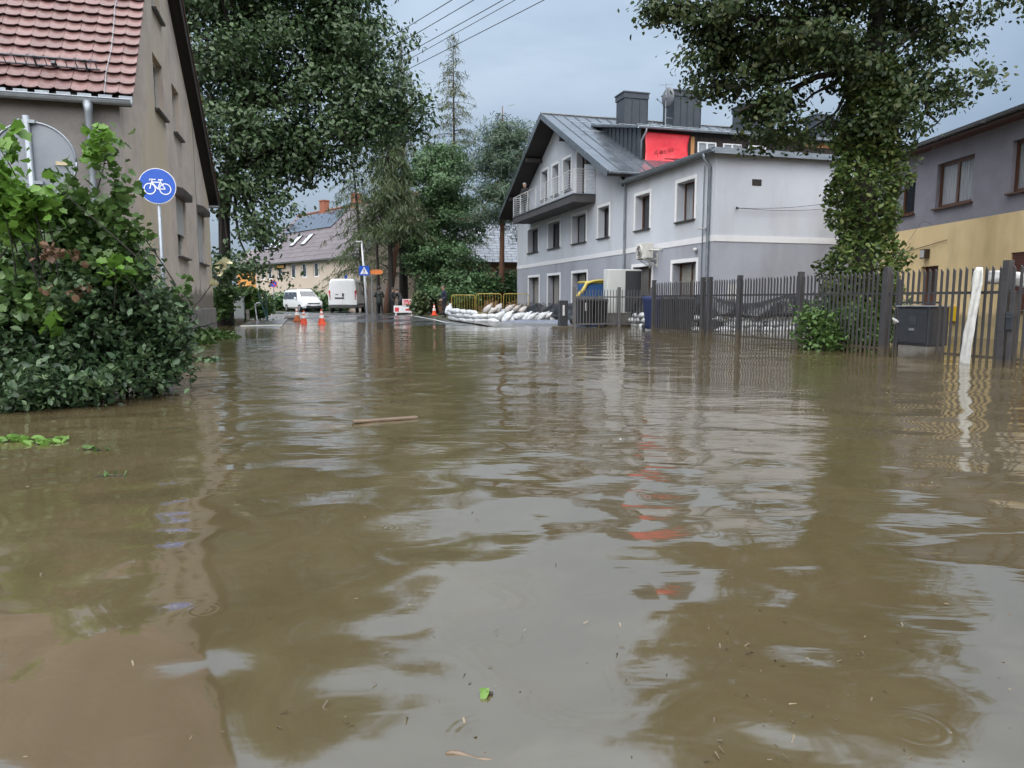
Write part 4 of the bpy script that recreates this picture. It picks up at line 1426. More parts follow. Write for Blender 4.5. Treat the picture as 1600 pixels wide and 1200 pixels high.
def broad_tree(name, label, base, trunk, tr, blobs, n_cl, per, cl_r, leaf, lm, bark, seed, tpl=LEAF, twigs=140, up=.45, flat=.65, cat='tree', group=None, hang=0.0, hollow=2.2, tip=.5, sub_=6):
    """trunk = world points, blobs = (centre, radii) in world metres. tree > trunk, limb, crown."""
    rng = np.random.default_rng(seed)
    base = Vector(base)
    root = thing(name, label, cat, base, 0, group)
    tk = [Vector(p) - base for p in trunk]
    b = B()
    n = len(tk)
    b.tube(tk, [tr * (1.3 if i == 0 else 1 - (1 - tip) * i / (n - 1)) for i in range(n)], 12)
    b.build('trunk', bark, root, smooth=True)
    bl = [(Vector(c) - base, r) for c, r in blobs]
    nbig = max(6, n_cl // sub_)
    bg, _ = in_blobs(rng, bl, nbig, hollow)                     # masses of foliage, each made of several sprays
    own = rng.integers(0, nbig, n_cl)
    cl = bg[own] + rng.normal(size=(n_cl, 3)) * cl_r * 1.75 * np.array([1, 1, .42])
    samples = []
    forks = [tk[i] for i in range(max(1, n // 2), n)]
    for c, r in bl:
        f = min(forks, key=lambda q: (q - c).length + (2.0 if q.z > c.z else 0))
        mid = f.lerp(c, .5) + Vector((rng.normal() * .3, rng.normal() * .3, .12 * (c - f).length))
        pts = bez(f, mid, c, 7)
        pts = [p + Vector(rng.normal(size=3) * .06 * (i > 0)) for i, p in enumerate(pts)]
        lb = B()
        r0 = tr * .42 * min(1.0, .35 + (c - f).length / 6)
        lb.tube(pts, [r0 * (1 - .75 * i / 7) for i in range(8)], 7)
        lb.build('limb', bark, root, smooth=True)
        samples += pts[2:]
    S = np.array([tuple(p) for p in samples])
    tb = B()
    for j in rng.permutation(n_cl)[:twigs]:
        c = cl[j]
        dd = np.linalg.norm(S - c, axis=1)
        k = int(np.argmin(dd))
        a, e = Vector(S[k]), Vector(c)
        m_ = a.lerp(e, .5) + Vector((rng.normal() * .1, rng.normal() * .1, .1))
        L_ = (e - a).length
        tb.tube(bez(a, m_, e, 4), [max(.012, .018 * L_) * (1 - .15 * i) for i in range(5)], 4)
    stuff(tb.build('twigs', bark, root, fix=False))
    reps = np.repeat(np.arange(n_cl), rng.poisson(per, n_cl))
    P = cl[reps] + rng.normal(size=(len(reps), 3)) * cl_r * np.array([1, 1, flat])
    ax = None
    if hang:
        ax = rng.normal(size=(len(P), 3)) * .6
        ax[:, 2] = -hang
    out_ = P - bg[own[reps]] + np.array([0, 0, .35 * cl_r])
    out_ /= np.linalg.norm(out_, axis=1)[:, None] + 1e-6
    out_[:, 2] += .35
    leaves('crown', P, leaf, lm, root, rng, tpl, up, ax, .45, outward=None if ax is not None else out_ * .9)
    return root

def conifer(name, label, base, h, r, z0, lm, bark, seed, tr=.16, whorls=26, per=7, droop=.5, spr=.34, dens=16, lift=.25, power=.8, lean=(0, 0), spread=.16, tuft=NEEDLE, cat='tree', group=None, hang=.7, taper_top=.05):
    """Trunk with whorls of drooping branches, each with sprays of needles. tree > trunk, branches, needles."""
    rng = np.random.default_rng(seed)
    root = thing(name, label, cat, base, 0, group)
    top = Vector((lean[0], lean[1], h))
    b = B()
    tp = [Vector((lean[0] * t * t, lean[1] * t * t, h * t)) for t in [0, .15, .3, .5, .7, .85, 1]]
    b.tube(tp, [tr * 1.15, tr, tr * .85, tr * .65, tr * .42, tr * .22, .015], 9)
    b.build('trunk', bark, root, smooth=True)
    bb = B()
    P, A = [], []
    for w in range(whorls):
        t = (w + rng.uniform(-.3, .3)) / whorls
        z = z0 + (h - z0) * t
        L_ = r * max(taper_top, (1 - t)) ** power
        for k in range(per):
            if rng.uniform() < .12:
                continue
            az = rng.uniform(0, 2 * math.pi)
            ll = L_ * rng.uniform(.55, 1.12)
            o = Vector((lean[0] * (z / h) ** 2, lean[1] * (z / h) ** 2, z + rng.uniform(-.15, .15)))
            d = Vector((math.cos(az), math.sin(az), 0))
            pts = []
            for i in range(6):
                q = i / 5
                pts.append(o + d * ll * q + Vector((0, 0, lift * ll * q - droop * ll * q * q)))
            bb.tube(pts, [.028 * (1 - .15 * i) * (.5 + .5 * (1 - t)) for i in range(6)], 3, cap=False)
            ns = max(3, int(dens * ll))
            for j in range(ns):
                q = .15 + .85 * rng.uniform() ** .8
                i = min(4, int(q * 5))
                p = pts[i].lerp(pts[i + 1], q * 5 - i)
                side = Vector((-d.y, d.x, 0)) * rng.normal() * spread * (1 + ll * .35)
                P.append(tuple(p + side + Vector((0, 0, rng.uniform(-.18, .04)))))
                A.append((d.x * .4 + rng.normal() * .5, d.y * .4 + rng.normal() * .5, -hang))
    stuff(bb.build('branches', bark, root, fix=False))
    leaves('needles', P, spr, lm, root, rng, tuft, .3, np.array(A))
    return root

# --- colours of foliage
L_lime = leaf_mat('lime_leaves', [(.021, .038, .013), (.034, .060, .019), (.052, .086, .026), (.088, .100, .032)], trans=.22)
L_ivy = leaf_mat('yellow_green_ivy_leaves', [(.030, .056, .014), (.055, .095, .022), (.095, .145, .036), (.14, .16, .05)], trans=.2)  # the ivy's own yellow-green, brighter than the lime leaves
L_oak = leaf_mat('deep_green_leaves', [(.026, .052, .021), (.050, .090, .035), (.095, .145, .060)], rough=.35, trans=.18)
L_bush = leaf_mat('blue_green_leaves', [(.022, .044, .020), (.038, .074, .032), (.062, .110, .046), (.105, .16, .070)], rough=.42, trans=.2, spec=.4)
L_fresh = leaf_mat('fresh_green_leaves', [(.095, .19, .030), (.13, .26, .040), (.17, .30, .06)], trans=.4)
L_mid = leaf_mat('mid_green_leaves', [(.050, .10, .026), (.075, .14, .032), (.10, .17, .05)], trans=.3)
L_dead = leaf_mat('withered_leaves', [(.10, .055, .032), (.16, .095, .058)], trans=.15)
L_pale = leaf_mat('pale_wilted_leaves', [(.42, .38, .22), (.52, .48, .32)], trans=.2)
L_birch = leaf_mat('mid_dark_leaves', [(0.040, 0.087, 0.034), (0.068, 0.132, 0.050), (0.101, 0.178, 0.068)], trans=.2)
L_larch = leaf_mat('larch_needles', [(0.072, 0.086, 0.042), (0.098, 0.114, 0.052), (0.124, 0.130, 0.065)], trans=.15)
L_olive = leaf_mat('olive_needles', [(.040, .066, .026), (.060, .088, .032), (.085, .105, .038)], trans=.15)
L_pine = leaf_mat('pine_needles', [(0.039, 0.073, 0.045), (0.059, 0.101, 0.059), (0.084, 0.126, 0.070)], trans=.1)

# --- the lime tree by the right-hand fence, ivy round its trunk
tb_ = at(1352, 548, 16.2); tb_.z = -.4
D0 = 16.2
def bl(px, py, rx, ry=None, D=D0, rd=None, dz=0):
    """a blob of foliage seen at px, py with radii in photograph pixels"""
    k = D / FPX
    ry = ry or rx
    return (at(px, py, D), ((rx * k), (rd or rx) * k, ry * k))
lime_blobs = [bl(1112, 45, 72, 42), bl(1200, 110, 100, 75), bl(1170, 20, 110, 80), bl(1290, 60, 110, 90), bl(1330, 150, 95, 70), bl(1240, 165, 80, 45), bl(1420, 70, 100, 70), bl(1500, 25, 75, 50), bl(1430, 150, 65, 45),
              bl(1055, 10, 50, 28), bl(1300, 205, 75, 30), bl(1390, 205, 75, 35), bl(1165, 140, 48, 46), bl(1470, 190, 40, 18), bl(1150, 178, 22, 12),
              bl(1300, -90, 210, 110, 15.5), bl(1180, -110, 150, 100), bl(1430, -80, 140, 90), bl(1300, -230, 190, 120, 16), bl(1200, -290, 130, 100, 16), bl(1400, -260, 130, 110, 16)]
trunk = [at(1352, 562, D0), at(1350, 440, D0), at(1352, 300, D0), at(1356, 200, D0), at(1365, 100, D0), at(1372, 0, D0), at(1350, -150, D0), at(1330, -280, D0)]
trunk[0].z = -.5
lime = broad_tree('lime_tree', 'lime tree with an ivy-clad trunk behind the dark picket fence', (trunk[0].x, trunk[0].y, -.5), trunk, .27, lime_blobs, 1650, 48, .18, .112, L_lime, M_barkd, 21, LEAF, 330, up=.3)
rng = np.random.default_rng(4)
n = 10500
tz = rng.uniform(0, 1, n) ** .9
zz = .15 + tz * 6.0
axx = np.interp(zz, [0, 1.5, 3.2, 5.0, 6.4], [trunk[0].x + .02, trunk[1].x - .02, trunk[2].x, trunk[3].x, trunk[4].x])
rad = np.interp(zz, [0, 1.0, 1.7, 2.4, 3.3, 4.2, 5.2, 6.2], [.46, .56, .82, .64, .72, .66, .54, .40])
lump = 1 + .22 * np.sin(zz * 5.3 + 1) * np.sin(zz * 2.1)
th_ = rng.uniform(0, 2 * np.pi, n)
rr_ = rad * lump * (.62 + .38 * rng.uniform(0, 1, n) ** .6) * (1 + .22 * np.sin(th_ * 3 + zz * 4))
P = np.stack([axx + rr_ * np.cos(th_), D0 + rr_ * np.sin(th_), zz], 1) + rng.normal(size=(n, 3)) * .05 - np.array(lime.location)
leaves('ivy', P, .125, L_ivy, lime, rng, LEAF, .35)

# --- the big dark tree behind the old house
D0 = 30.0
big_blobs = [bl(365, 60, 105, 85, 29), bl(455, 30, 110, 80, 30), bl(540, 75, 85, 60, 30), bl(420, 150, 95, 65, 30), bl(345, 190, 75, 75, 29), bl(520, 150, 85, 60, 30), bl(590, 170, 55, 60, 30), bl(560, 215, 65, 40, 30),
             bl(600, 230, 42, 35, 30), bl(440, 235, 80, 40, 30), bl(350, 300, 55, 70, 29), bl(400, 330, 45, 60, 29), bl(362, 385, 54, 44, 28.5), bl(383, 400, 20, 16, 28.5), bl(408, 392, 22, 26, 28.8), bl(350, 422, 26, 20, 28.6), bl(420, 275, 45, 40, 29), bl(480, 275, 40, 18, 30), bl(515, 260, 40, 22, 30), bl(408, 375, 20, 30, 29),
             bl(430, -70, 170, 90, 30), bl(330, -40, 110, 90, 30), bl(540, 0, 60, 40, 30), bl(610, 110, 32, 28, 30), bl(625, 190, 34, 40, 30.5), bl(420, -150, 130, 80, 30)]
trunk = [at(352, 508, D0), at(352, 430, D0), at(350, 340, D0), at(360, 260, D0), at(375, 170, D0), at(400, 70, D0), at(420, -60, D0)]
trunk[0].z = -.1
broad_tree('broadleaf_tree', 'huge dark green broadleaf tree rising behind the old house', trunk[0], trunk, .27, big_blobs, 1500, 46, .36, .19, L_oak, M_barkd, 8, LEAF, 380, up=.4)

# --- conifers and the dense green tree in the middle
p = at(568, 486, 57); p.z = 0
conifer('larch_tree', 'slender drooping larch in front of the beige house', p, 15.4, 3.7, 3.2, L_olive, M_barkd, 31, .17, 24, 6, .55, .42, 15, lift=.15, lean=(-1.0, 0), hang=1.0)
p = at(634, 490, 54); p.z = 0
conifer('larch_tree', 'tall thin-crowned larch rising behind the edge of the big broadleaf tree', p, 20.3, 3.2, 3.0, L_larch, M_bark, 32, .2, 36, 7, .5, .40, 15, lift=.3, power=.75)
p = at(712, 490, 57); p.z = 0
conifer('larch_tree', 'tallest bare-looking larch with its pointed top clear against the sky', p, 21.4, 3.3, 5.0, L_larch, M_bark, 33, .19, 40, 7, .45, .36, 13, lift=.3, power=.6)
p = at(672, 488, 58); p.z = 0
conifer('larch_tree', 'shorter grey larch between the two tall larches', p, 14.5, 3.0, 4.0, L_larch, M_bark, 36, .16, 26, 6, .45, .38, 13, lift=.3)
p = at(612, 490, 49); p.z = 0
conifer('spruce_tree', 'bushy olive-green conifer right of the crossing sign', p, 12.6, 3.2, 5.6, L_olive, M_barkd, 34, .2, 30, 9, .5, .42, 22, lift=.1, hang=.9, power=.6)
# pine with bare reddish trunk
D0 = 48.0
pine_blobs = [bl(785, 185, 14, 20, 48), bl(775, 215, 26, 16, 48), bl(800, 215, 24, 14, 48), bl(765, 240, 30, 15, 48), bl(808, 240, 26, 12, 48), bl(785, 262, 42, 14, 48), bl(758, 275, 24, 12, 48), bl(805, 275, 26, 13, 48), bl(775, 300, 36, 14, 48),
              bl(750, 315, 22, 13, 48), bl(800, 305, 22, 12, 48), bl(770, 335, 28, 12, 48), bl(800, 340, 22, 14, 48), bl(745, 345, 16, 10, 48), bl(810, 362, 14, 12, 48)]
trunk = [at(783, 492, D0), at(784, 420, D0), at(785, 340, D0), at(784, 280, D0), at(785, 220, D0), at(785, 165, D0)]
trunk[0].z = 0
broad_tree('pine_tree', 'pine with a bare reddish trunk beside the grey house gable', trunk[0], trunk, .22, pine_blobs, 340, 46, .36, .36, L_pine, M_barkp, 35, NEEDLE, 220, up=.2, flat=.6, tip=.12, sub_=3)
D0 = 50.5
den_blobs = [bl(680, 300, 52, 50, 51), bl(660, 355, 42, 50, 51), bl(715, 360, 34, 52, 51), bl(685, 400, 52, 48, 50), bl(662, 425, 30, 34, 50), bl(708, 430, 38, 36, 49), bl(660, 262, 30, 30, 51), bl(700, 250, 26, 26, 51), bl(690, 455, 42, 22, 49), bl(722, 325, 28, 28, 51), bl(640, 395, 20, 22, 51), bl(735, 400, 14, 22, 50)]
trunk = [at(680, 488, D0), at(672, 440, D0), at(676, 380, D0), at(680, 320, D0), at(684, 270, D0)]
trunk[0].z = .02
broad_tree('dense_tree', 'dense rounded green tree behind the man beside the traffic cone', trunk[0], trunk, .22, den_blobs, 640, 66, .30, .18, L_birch, M_bark, 41, LEAF, 200, up=.5)
# bare leaning trunk and thin stems next to the people
p = at(600, 490, 49.5); p.z = 0
lt = thing('bare_trunk', 'leaning bare brown trunk behind the standing group of people', 'tree', p)
b = B(); q0 = at(604, 478, 49.5); q0.z = -.1
b.tube([q0 - p, at(609, 455, 49.5) - p, at(613, 430, 49.5) - p, at(615, 405, 49.5) - p, at(622, 380, 49.5) - p], [.34, .27, .25, .23, .15], 9); b.build('trunk', M_barkp, lt, smooth=True)
b = B(); b.tube([at(613, 430, 49.5) - p, at(604, 416, 49.5) - p, at(590, 410, 49.4) - p], [.08, .05, .02], 6); b.tube([at(611, 440, 49.5) - p, at(602, 436, 49.5) - p, at(592, 446, 49.4) - p], [.05, .03, .02], 6); b.build('branch', M_barkd, lt)
for px, w in ((591, .15), (629, .3)):
    p = at(px, 490, 50.5); p.z = 0
    o = thing('bare_trunk', 'straight thin dark trunk behind the orange oval sign' if px < 600 else 'straight dark trunk behind the rightmost of the standing group', 'tree', p)
    b = B(); b.tube([Vector((0, 0, -.1)), Vector((.05, 0, 2)), Vector((0, 0, 5.2))], [w, w * .85, w * .5], 8); b.build('trunk', M_barkd, o, smooth=True)

def shrub(name, label, blobs, n_cl, per, cl_r, leaf, lm, seed, tpl=LEAF, stems=9, cat='shrub', group=None, up=.5, base_z=None, hang=0, flat=.7, kind='stuff'):
    rng = np.random.default_rng(seed)
    c = sum((Vector(b[0]) for b in blobs), Vector()) / len(blobs)
    base = Vector((c.x, c.y, gz(c.x, c.y) if base_z is None else base_z))
    root = thing(name, label, cat, base, 0, group)
    bls = [(Vector(q[0]) - base, q[1]) for q in blobs]
    cl, _ = in_blobs(rng, bls, n_cl, 2.6)
    cl[:, 2] = np.maximum(cl[:, 2], .05)
    sb = B()
    for j in rng.permutation(n_cl)[:stems]:
        e = Vector(cl[j])
        a = Vector((e.x * .8 + rng.normal() * .2, e.y * .8 + rng.normal() * .2, -.1))
        sb.tube(bez(a, a.lerp(e, .5) + Vector((0, 0, .25 * e.z)), e, 4), [.022, .018, .014, .01, .006], 5)
    stuff(sb.build('stems', M_barkd, root))
    reps = np.repeat(np.arange(n_cl), rng.poisson(per, n_cl))
    P = cl[reps] + rng.normal(size=(len(reps), 3)) * cl_r * np.array([1, 1, flat])
    P[:, 2] = np.maximum(P[:, 2], -base.z + .01)
    o = leaves('foliage', P, leaf, lm, root, rng, tpl, up, jitter=.55)
    return root

# --- big bush standing in the flood on the left
D0 = 7.6
bush_blobs = [bl(45, 520, 110, 100, 7.6), bl(150, 500, 110, 95, 7.7), bl(95, 430, 110, 80, 8.2), bl(180, 440, 62, 60, 8.4), bl(215, 520, 75, 85, 8.0), bl(30, 400, 80, 60, 8.2), bl(250, 560, 40, 40, 7.9), bl(120, 590, 110, 40, 7.2), bl(-60, 500, 90, 120, 7.6), bl(30, 610, 90, 30, 7.0), bl(262, 500, 28, 30, 9.0), bl(255, 600, 30, 14, 7.5)]
bush = shrub('bush', 'big dark green bush growing out of the flood in front of the old house', bush_blobs, 760, 66, .11, .072, L_bush, 51, LEAF, 30, up=.2, base_z=-.4)
def extra(root, name, blobs, n_cl, per, cl_r, leaf, lm, seed, tpl, up=.4, stems=0, hang=0):
    rng = np.random.default_rng(seed)
    base = root.location
    bls = [(Vector(q[0]) - base, q[1]) for q in blobs]
    cl, _ = in_blobs(rng, bls, n_cl, 2.0)
    if stems:
        sb = B()
        for j in rng.permutation(n_cl)[:stems]:
            e = Vector(cl[j])
            a = Vector((e.x + rng.normal() * .25, e.y + .15 + rng.normal() * .1, max(.3, e.z - rng.uniform(.35, .8))))
            sb.tube(bez(a, a.lerp(e, .6) + Vector((.03, 0, 0)), e, 4), [.008, .007, .006, .005, .003], 5)
        stuff(sb.build('stems', M_barkd, root))
    reps = np.repeat(np.arange(n_cl), rng.poisson(per, n_cl))
    P = cl[reps] + rng.normal(size=(len(reps), 3)) * cl_r
    leaves(name, P, leaf, lm, root, rng, tpl, up)
extra(bush, 'fresh_shoots', [bl(10, 300, 35, 40, 6.9), bl(45, 330, 34, 26, 7.0), bl(8, 225, 20, 14, 6.9), bl(70, 285, 14, 12, 7.0), bl(20, 360, 34, 18, 7.0), bl(140, 560, 16, 7, 6.9), bl(95, 505, 12, 8, 6.9), bl(185, 425, 16, 12, 7.3)], 62, 8, .07, .12, L_fresh, 52, LOBED, .5, 16)
extra(bush, 'upper_leaves', [bl(165, 228, 20, 16, 7.5), bl(175, 290, 14, 40, 7.5), bl(165, 330, 28, 24, 7.6), bl(110, 285, 16, 10, 7.6), bl(105, 330, 46, 26, 7.8), bl(190, 380, 22, 26, 7.8), bl(60, 380, 60, 40, 7.9), bl(125, 370, 50, 30, 7.8), bl(40, 430, 60, 40, 7.5), bl(200, 300, 8, 20, 7.8), bl(150, 430, 70, 40, 7.7), bl(212, 480, 30, 30, 8.0), bl(60, 480, 70, 40, 7.2)], 330, 12, .075, .10, L_mid, 53, LOBED, .4, 22)
extra(bush, 'fresh_tip', [bl(165, 215, 24, 12, 7.2), bl(150, 240, 18, 10, 7.2)], 12, 8, .05, .09, L_fresh, 54, LOBED, .6)
extra(bush, 'withered_leaves', [bl(125, 455, 26, 14, 6.95), bl(100, 405, 30, 14, 7.0), bl(75, 460, 14, 8, 6.95)], 9, 8, .045, .07, L_dead, 55, LOBED, .2)
extra(bush, 'light_sprays', [bl(185, 425, 40, 25, 7.6), bl(200, 370, 22, 18, 7.6), bl(282, 448, 10, 16, 8.6), bl(285, 465, 14, 12, 8.6)], 44, 12, .07, .085, L_mid, 56, LOBED, .5, 8)
# pale wilted shoot standing apart
p = at(300, 500, 9.2); p.z = 0
ws = thing('wilted_shoot', 'pale wilted leaves on a bare stem at the corner of the old house', 'plant', p)
pts = [at(292, 490, 9.2) - p, at(312, 470, 9.2) - p, at(328, 448, 9.2) - p, at(342, 428, 9.2) - p, at(350, 412, 9.2) - p]
b = B(); b.tube([Vector((pts[0].x, 0, -.2))] + pts, .006, 5); b.build('stem', M_bark, ws)
rng = np.random.default_rng(9)
P = [tuple(at(x, y, 9.2) - p) for x, y in ((341, 412), (350, 414), (337, 425), (345, 427), (352, 408), (358, 411), (334, 443), (340, 418), (348, 421), (332, 438))]
leaves('leaf', P, .11, L_pale, ws, rng, LOBED, .2)
# low green plants at the foot of the house corner
shrub('water_plants', 'low bright green plants at the foot of the old house corner', [bl(325, 530, 30, 10, 19), bl(310, 545, 22, 9, 17), bl(350, 525, 14, 5, 20)], 60, 22, .12, .15, L_mid, 57, LEAF, 4, 'plant', base_z=-.1)
# hedge and creepers left of the street
shrub('hedge', 'leafy hedge of creepers behind the grey cabinet by the old house', [bl(348, 462, 20, 14, 29.2), bl(342, 482, 16, 16, 29.2), bl(350, 465, 24, 14, 34), bl(382, 460, 26, 11, 34), bl(345, 480, 18, 18, 34), bl(412, 478, 16, 14, 34), bl(375, 485, 40, 14, 34.5)], 190, 46, .18, .16, L_mid, 58, LEAF, 6, 'hedge')
shrub('dark_hedge', 'dark clipped hedge behind the small white van', [bl(455, 475, 30, 14, 64), bl(500, 475, 34, 14, 63), bl(435, 474, 18, 13, 64), bl(545, 476, 30, 13, 61)], 150, 45, .4, .34, L_birch, 59, LEAF, 4, 'hedge')
shrub('shrub', 'rounded green shrub left of the yellow barriers under the timber house', [bl(755, 445, 22, 18, 47), bl(740, 455, 20, 16, 47), bl(735, 470, 20, 14, 46)], 90, 46, .3, .24, L_birch, 60, LEAF, 5)
shrub('shrub', 'green shrub against the far corner of the grey house', [bl(793, 440, 15, 14, 49), bl(790, 458, 16, 12, 49)], 60, 44, .28, .22, L_birch, 61, LEAF, 5)
shrub('shrub', 'olive shrub between the yellow posts behind the red and white board', [bl(656, 468, 9, 15, 43), bl(655, 480, 11, 10, 43)], 40, 40, .16, .2, L_olive, 62, LEAF, 4)
shrub('shrub', 'leafy shrub pushing through the dark fence below the lime tree', [bl(1285, 515, 28, 26, 14.9), bl(1330, 505, 32, 28, 15.0), bl(1350, 530, 26, 14, 14.8), bl(1300, 535, 30, 10, 14.7), bl(1270, 495, 14, 16, 15)], 110, 26, .16, .10, L_mid, 63, LEAF, 12, base_z=-.3)
shrub('shrub', 'dark shrub hiding the foot of the lime tree', [bl(1330, 480, 45, 40, 16.6), bl(1365, 500, 34, 36, 16.4), bl(1310, 500, 30, 26, 16.5)], 110, 40, .22, .12, L_birch, 64, LEAF, 8, base_z=-.3)
# ------------------------------------------------------------------ dark picket fence along the street
M_fence = mat('anthracite_powder_coat', (.060, .058, .062), (.042, .041, .045), rough=.45, scale=8, tide=(.20, (.085, .070, .050)))
M_fence2 = mat('grey_powder_coat', (.13, .125, .13), (.10, .097, .10), rough=.5, scale=8)
FC = 10.95
def fpt(s_, z=0.0):                        # s_ = metres along the street from the camera's foot
    return V * (FC / LEN) + U * s_ + Vector((0, 0, z))
def s_of(px):                              # fence position seen in pixel column px
    k = (px - 800) / FPX / 1.0
    Y = FC / (k + TAN)
    return (Y - (V * (FC / LEN)).y) / U.y
F0 = fpt(0)
fen = thing('picket_fence', 'dark metal picket fence standing in the flood along the right pavement', 'fence', (F0.x, F0.y, 0), RZ)
def small(name, m, x0, x1, y0, y1, z0, z1, bev=0.0):
    b = B(); b.box(x0, x1, y0, y1, z0, z1)
    me = bpy.data.meshes.new(name); me.from_pydata(b.v, [], b.f); me.materials.append(m)
    return me
me_pick = small('picket', M_fence, -.009, .009, -.021, .021, -.35, 1.53)
# slanted top
for v in me_pick.vertices:
    if v.co.z > 1 and v.co.y > 0:
        v.co.z += .05
me_pick_s = small('picket', M_fence, -.009, .009, -.021, .021, .96, 1.53)
for v in me_pick_s.vertices:
    if v.co.z > 1.3 and v.co.y > 0:
        v.co.z += .05
posts = [s_of(1020), s_of(1096), s_of(1107), s_of(1153), s_of(1247), s_of(1381), s_of(1566)]
for s_ in posts + [s_of(1402)]:
    w = .055 if s_ != s_of(1402) else .03
    b = B(); b.box(-w, w, s_ - w, s_ + w, -.5, 1.66 if w > .05 else 1.42); b.build('post', M_fence, fen, bevel=.006)
b = B(); s_ = s_of(1579); b.box(-.04, .04, s_ - .04, s_ + .04, -.5, 1.18); gp = b.build('gate_post', M_fence, fen, bevel=.006)
b = B(); b.box(-.07, -.04, s_ - .05, s_ + .05, .58, .86); b.build('lock_case', M_guard, gp, bevel=.006)
b = B(); b.tube([(-.08, s_, .78), (-.13, s_, .78), (-.13, s_ - .1, .77)], .011, 6); b.build('handle', M_guard, gp)
cs0, cs1 = s_of(1462), s_of(1402)
ends = sorted([8.2] + posts)
cnt = 0
for a, c in zip(ends[:-1], ends[1:]):
    if c - a < .3:
        continue
    for z0, z1 in ((1.14, 1.185), (.10, .145)):
        segs = [(a, c)]
        if z0 < .5 and a < cs0 < c:
            segs = [(a, cs0), (cs1, c)]
        for q0, q1 in segs:
            b = B(); b.box(.012, .048, q0 + .05, q1 - .05, z0, z1); b.build('rail', M_fence, fen)
    n = max(1, round((c - a) / .118))
    for k in range(1, n):
        s_ = a + (c - a) * k / n
        o = link('picket', me_pick_s if cs0 + .02 < s_ < cs1 - .02 else me_pick, fen)
        o.location = (random.Random(int(s_ * 1000)).uniform(-.004, .004), s_, random.Random(int(s_ * 777)).uniform(-.012, .012))
        o.rotation_euler = (random.Random(int(s_ * 555)).uniform(-.006, .006), 0, 0)
b = B(); b.box(.012, .048, cs0 + .02, cs1 - .02, .98, 1.015); b.build('rail', M_fence, fen)

# letter-box / meter cabinet set into the fence, on a concrete foot
cb = thing('meter_cabinet', 'anthracite metal cabinet on a concrete foot set into the fence', 'cabinet', fpt((cs0 + cs1) / 2 - .04), RZ)
M_cab = mat('dark_cabinet_steel', (.034, .037, .045), (.027, .03, .036), rough=.35, scale=6)
M_conc = mat('wet_concrete', (.20, .19, .17), (.13, .122, .11), rough=.7, scale=4, bump=.006, tide=(.10, (.07, .058, .042)))
cw = (cs1 - cs0) / 2 - .08
b = B(); b.box(-.14, .30, -cw, cw, .24, .915); cc_ = b.build('casing', M_cab, cb, bevel=.012)
b = B(); b.box(-.18, .34, -cw - .03, cw + .03, .918, .945); b.build('lid', M_zinc, cb, bevel=.006)
b = B(); b.box(-.12, .28, -cw + .02, cw - .02, -.6, .237); b.build('foot', M_conc, cb, bevel=.01)
b = B(); b.box(-.157, -.142, -cw + .03, cw - .03, .28, .88); dd = b.build('door', M_cab, cb, bevel=.004)
b = B(); b.box(-.166, -.158, -.10, .06, .60, .76); b.build('display', M_guard, dd)
b = B(); b.box(-.172, -.159, -.06, .05, .50, .54); b.build('name_plate', M_galv, dd)
for y_ in (-.3, -.1, .1, .3):
    for z_ in (.33, .82):
        b = B(); b.lathe((-.158, y_ * cw / .38, z_), [(.018, 0), (.018, -.006), (.008, -.008)], 8, 'X'); b.build('rivet', M_guard, dd)
M_bagw = mat('grey_white_plastic', (.48, .47, .46), (.30, .30, .30), rough=.5, scale=14)
# stone stuck on the fence beside the cabinet
p = fpt(cs1 - .10, .66) - V * .17
b = B(); b.lathe((0, 0, 0), [(.015, -.055), (.045, -.03), (.075, .0), (.08, .02), (.03, .03)], 8); b.v = [(v[0] * .5, v[1] * (1 + 2.5 * v[2]), v[2] + .25 * v[1] * (1 if v[0] > 0 else .6)) for v in b.v]; o = b.build('crumpled_bag', M_bagw, None); o.location = p; o.rotation_euler = (.3, 0, RZ)
tag(o, 'small crumpled white bag caught beside the dark cabinet', 'bag')

# strip of white fleece hung over the fence
M_fleece = mat('white_fleece', (.62, .62, .61), (.48, .48, .475), rough=.9, scale=6, bump=.01, bscale=20)
M_fleeced = mat('dirty_white_fleece', (.62, .62, .60), (.5, .5, .48), rough=.9, scale=5, bump=.012, bscale=14, stain=(.36, .34, .30), stain_scale=3, stain_lo=.58, stain_hi=.7)
so = fpt(s_of(1530)) - V * .06
fl = thing('white_cloth', 'long strip of white cloth hanging over the fence into the water', 'cloth', (so.x, so.y, 0), RZ)
b = B()
nz3, nw = 22, 6
vs = []
for j in range(nz3 + 1):
    t = j / nz3
    zc = 1.52 * (1 - t) - .10 * t
    wid = .165 + .075 * max(0, 1 - abs(t - .14) / .2) - .025 * math.sin(t * 5) + .012 * math.sin(t * 23)
    cen = -.02 - .11 * t + .02 * math.sin(t * 4)
    for i in range(nw + 1):
        u_ = i / nw - .5
        vs.append((-.03 - .05 * math.sin(t * 3) + .035 * math.sin(i * 1.9 + t * 6) * (.3 + .7 * (1 - t)), -(cen + u_ * wid), zc + .05 * (0.25 - u_ * u_) * 4 * (j < 3)))
b.add(vs, [(j * (nw + 1) + i, j * (nw + 1) + i + 1, (j + 1) * (nw + 1) + i + 1, (j + 1) * (nw + 1) + i) for j in range(nz3) for i in range(nw)])
o = b.build('hanging_end', M_fleeced, fl, smooth=True); md = o.modifiers.new('t', 'SOLIDIFY'); md.thickness = .012
b = B()
vs = []
nk = 18
for j in range(nk + 1):
    t = j / nk
    yy = .03 - 1.75 * t
    zc = 1.50 - .06 * t - .62 * max(0, t - .25) ** 1.4
    for i in range(nw + 1):
        u_ = i / nw - .5
        vs.append((.13 + .55 * t + .02 * math.sin(t * 9 + i), yy, zc - (u_ + .5) * (.20 + .03 * math.sin(t * 7)) + .02 * math.sin(t * 14)))
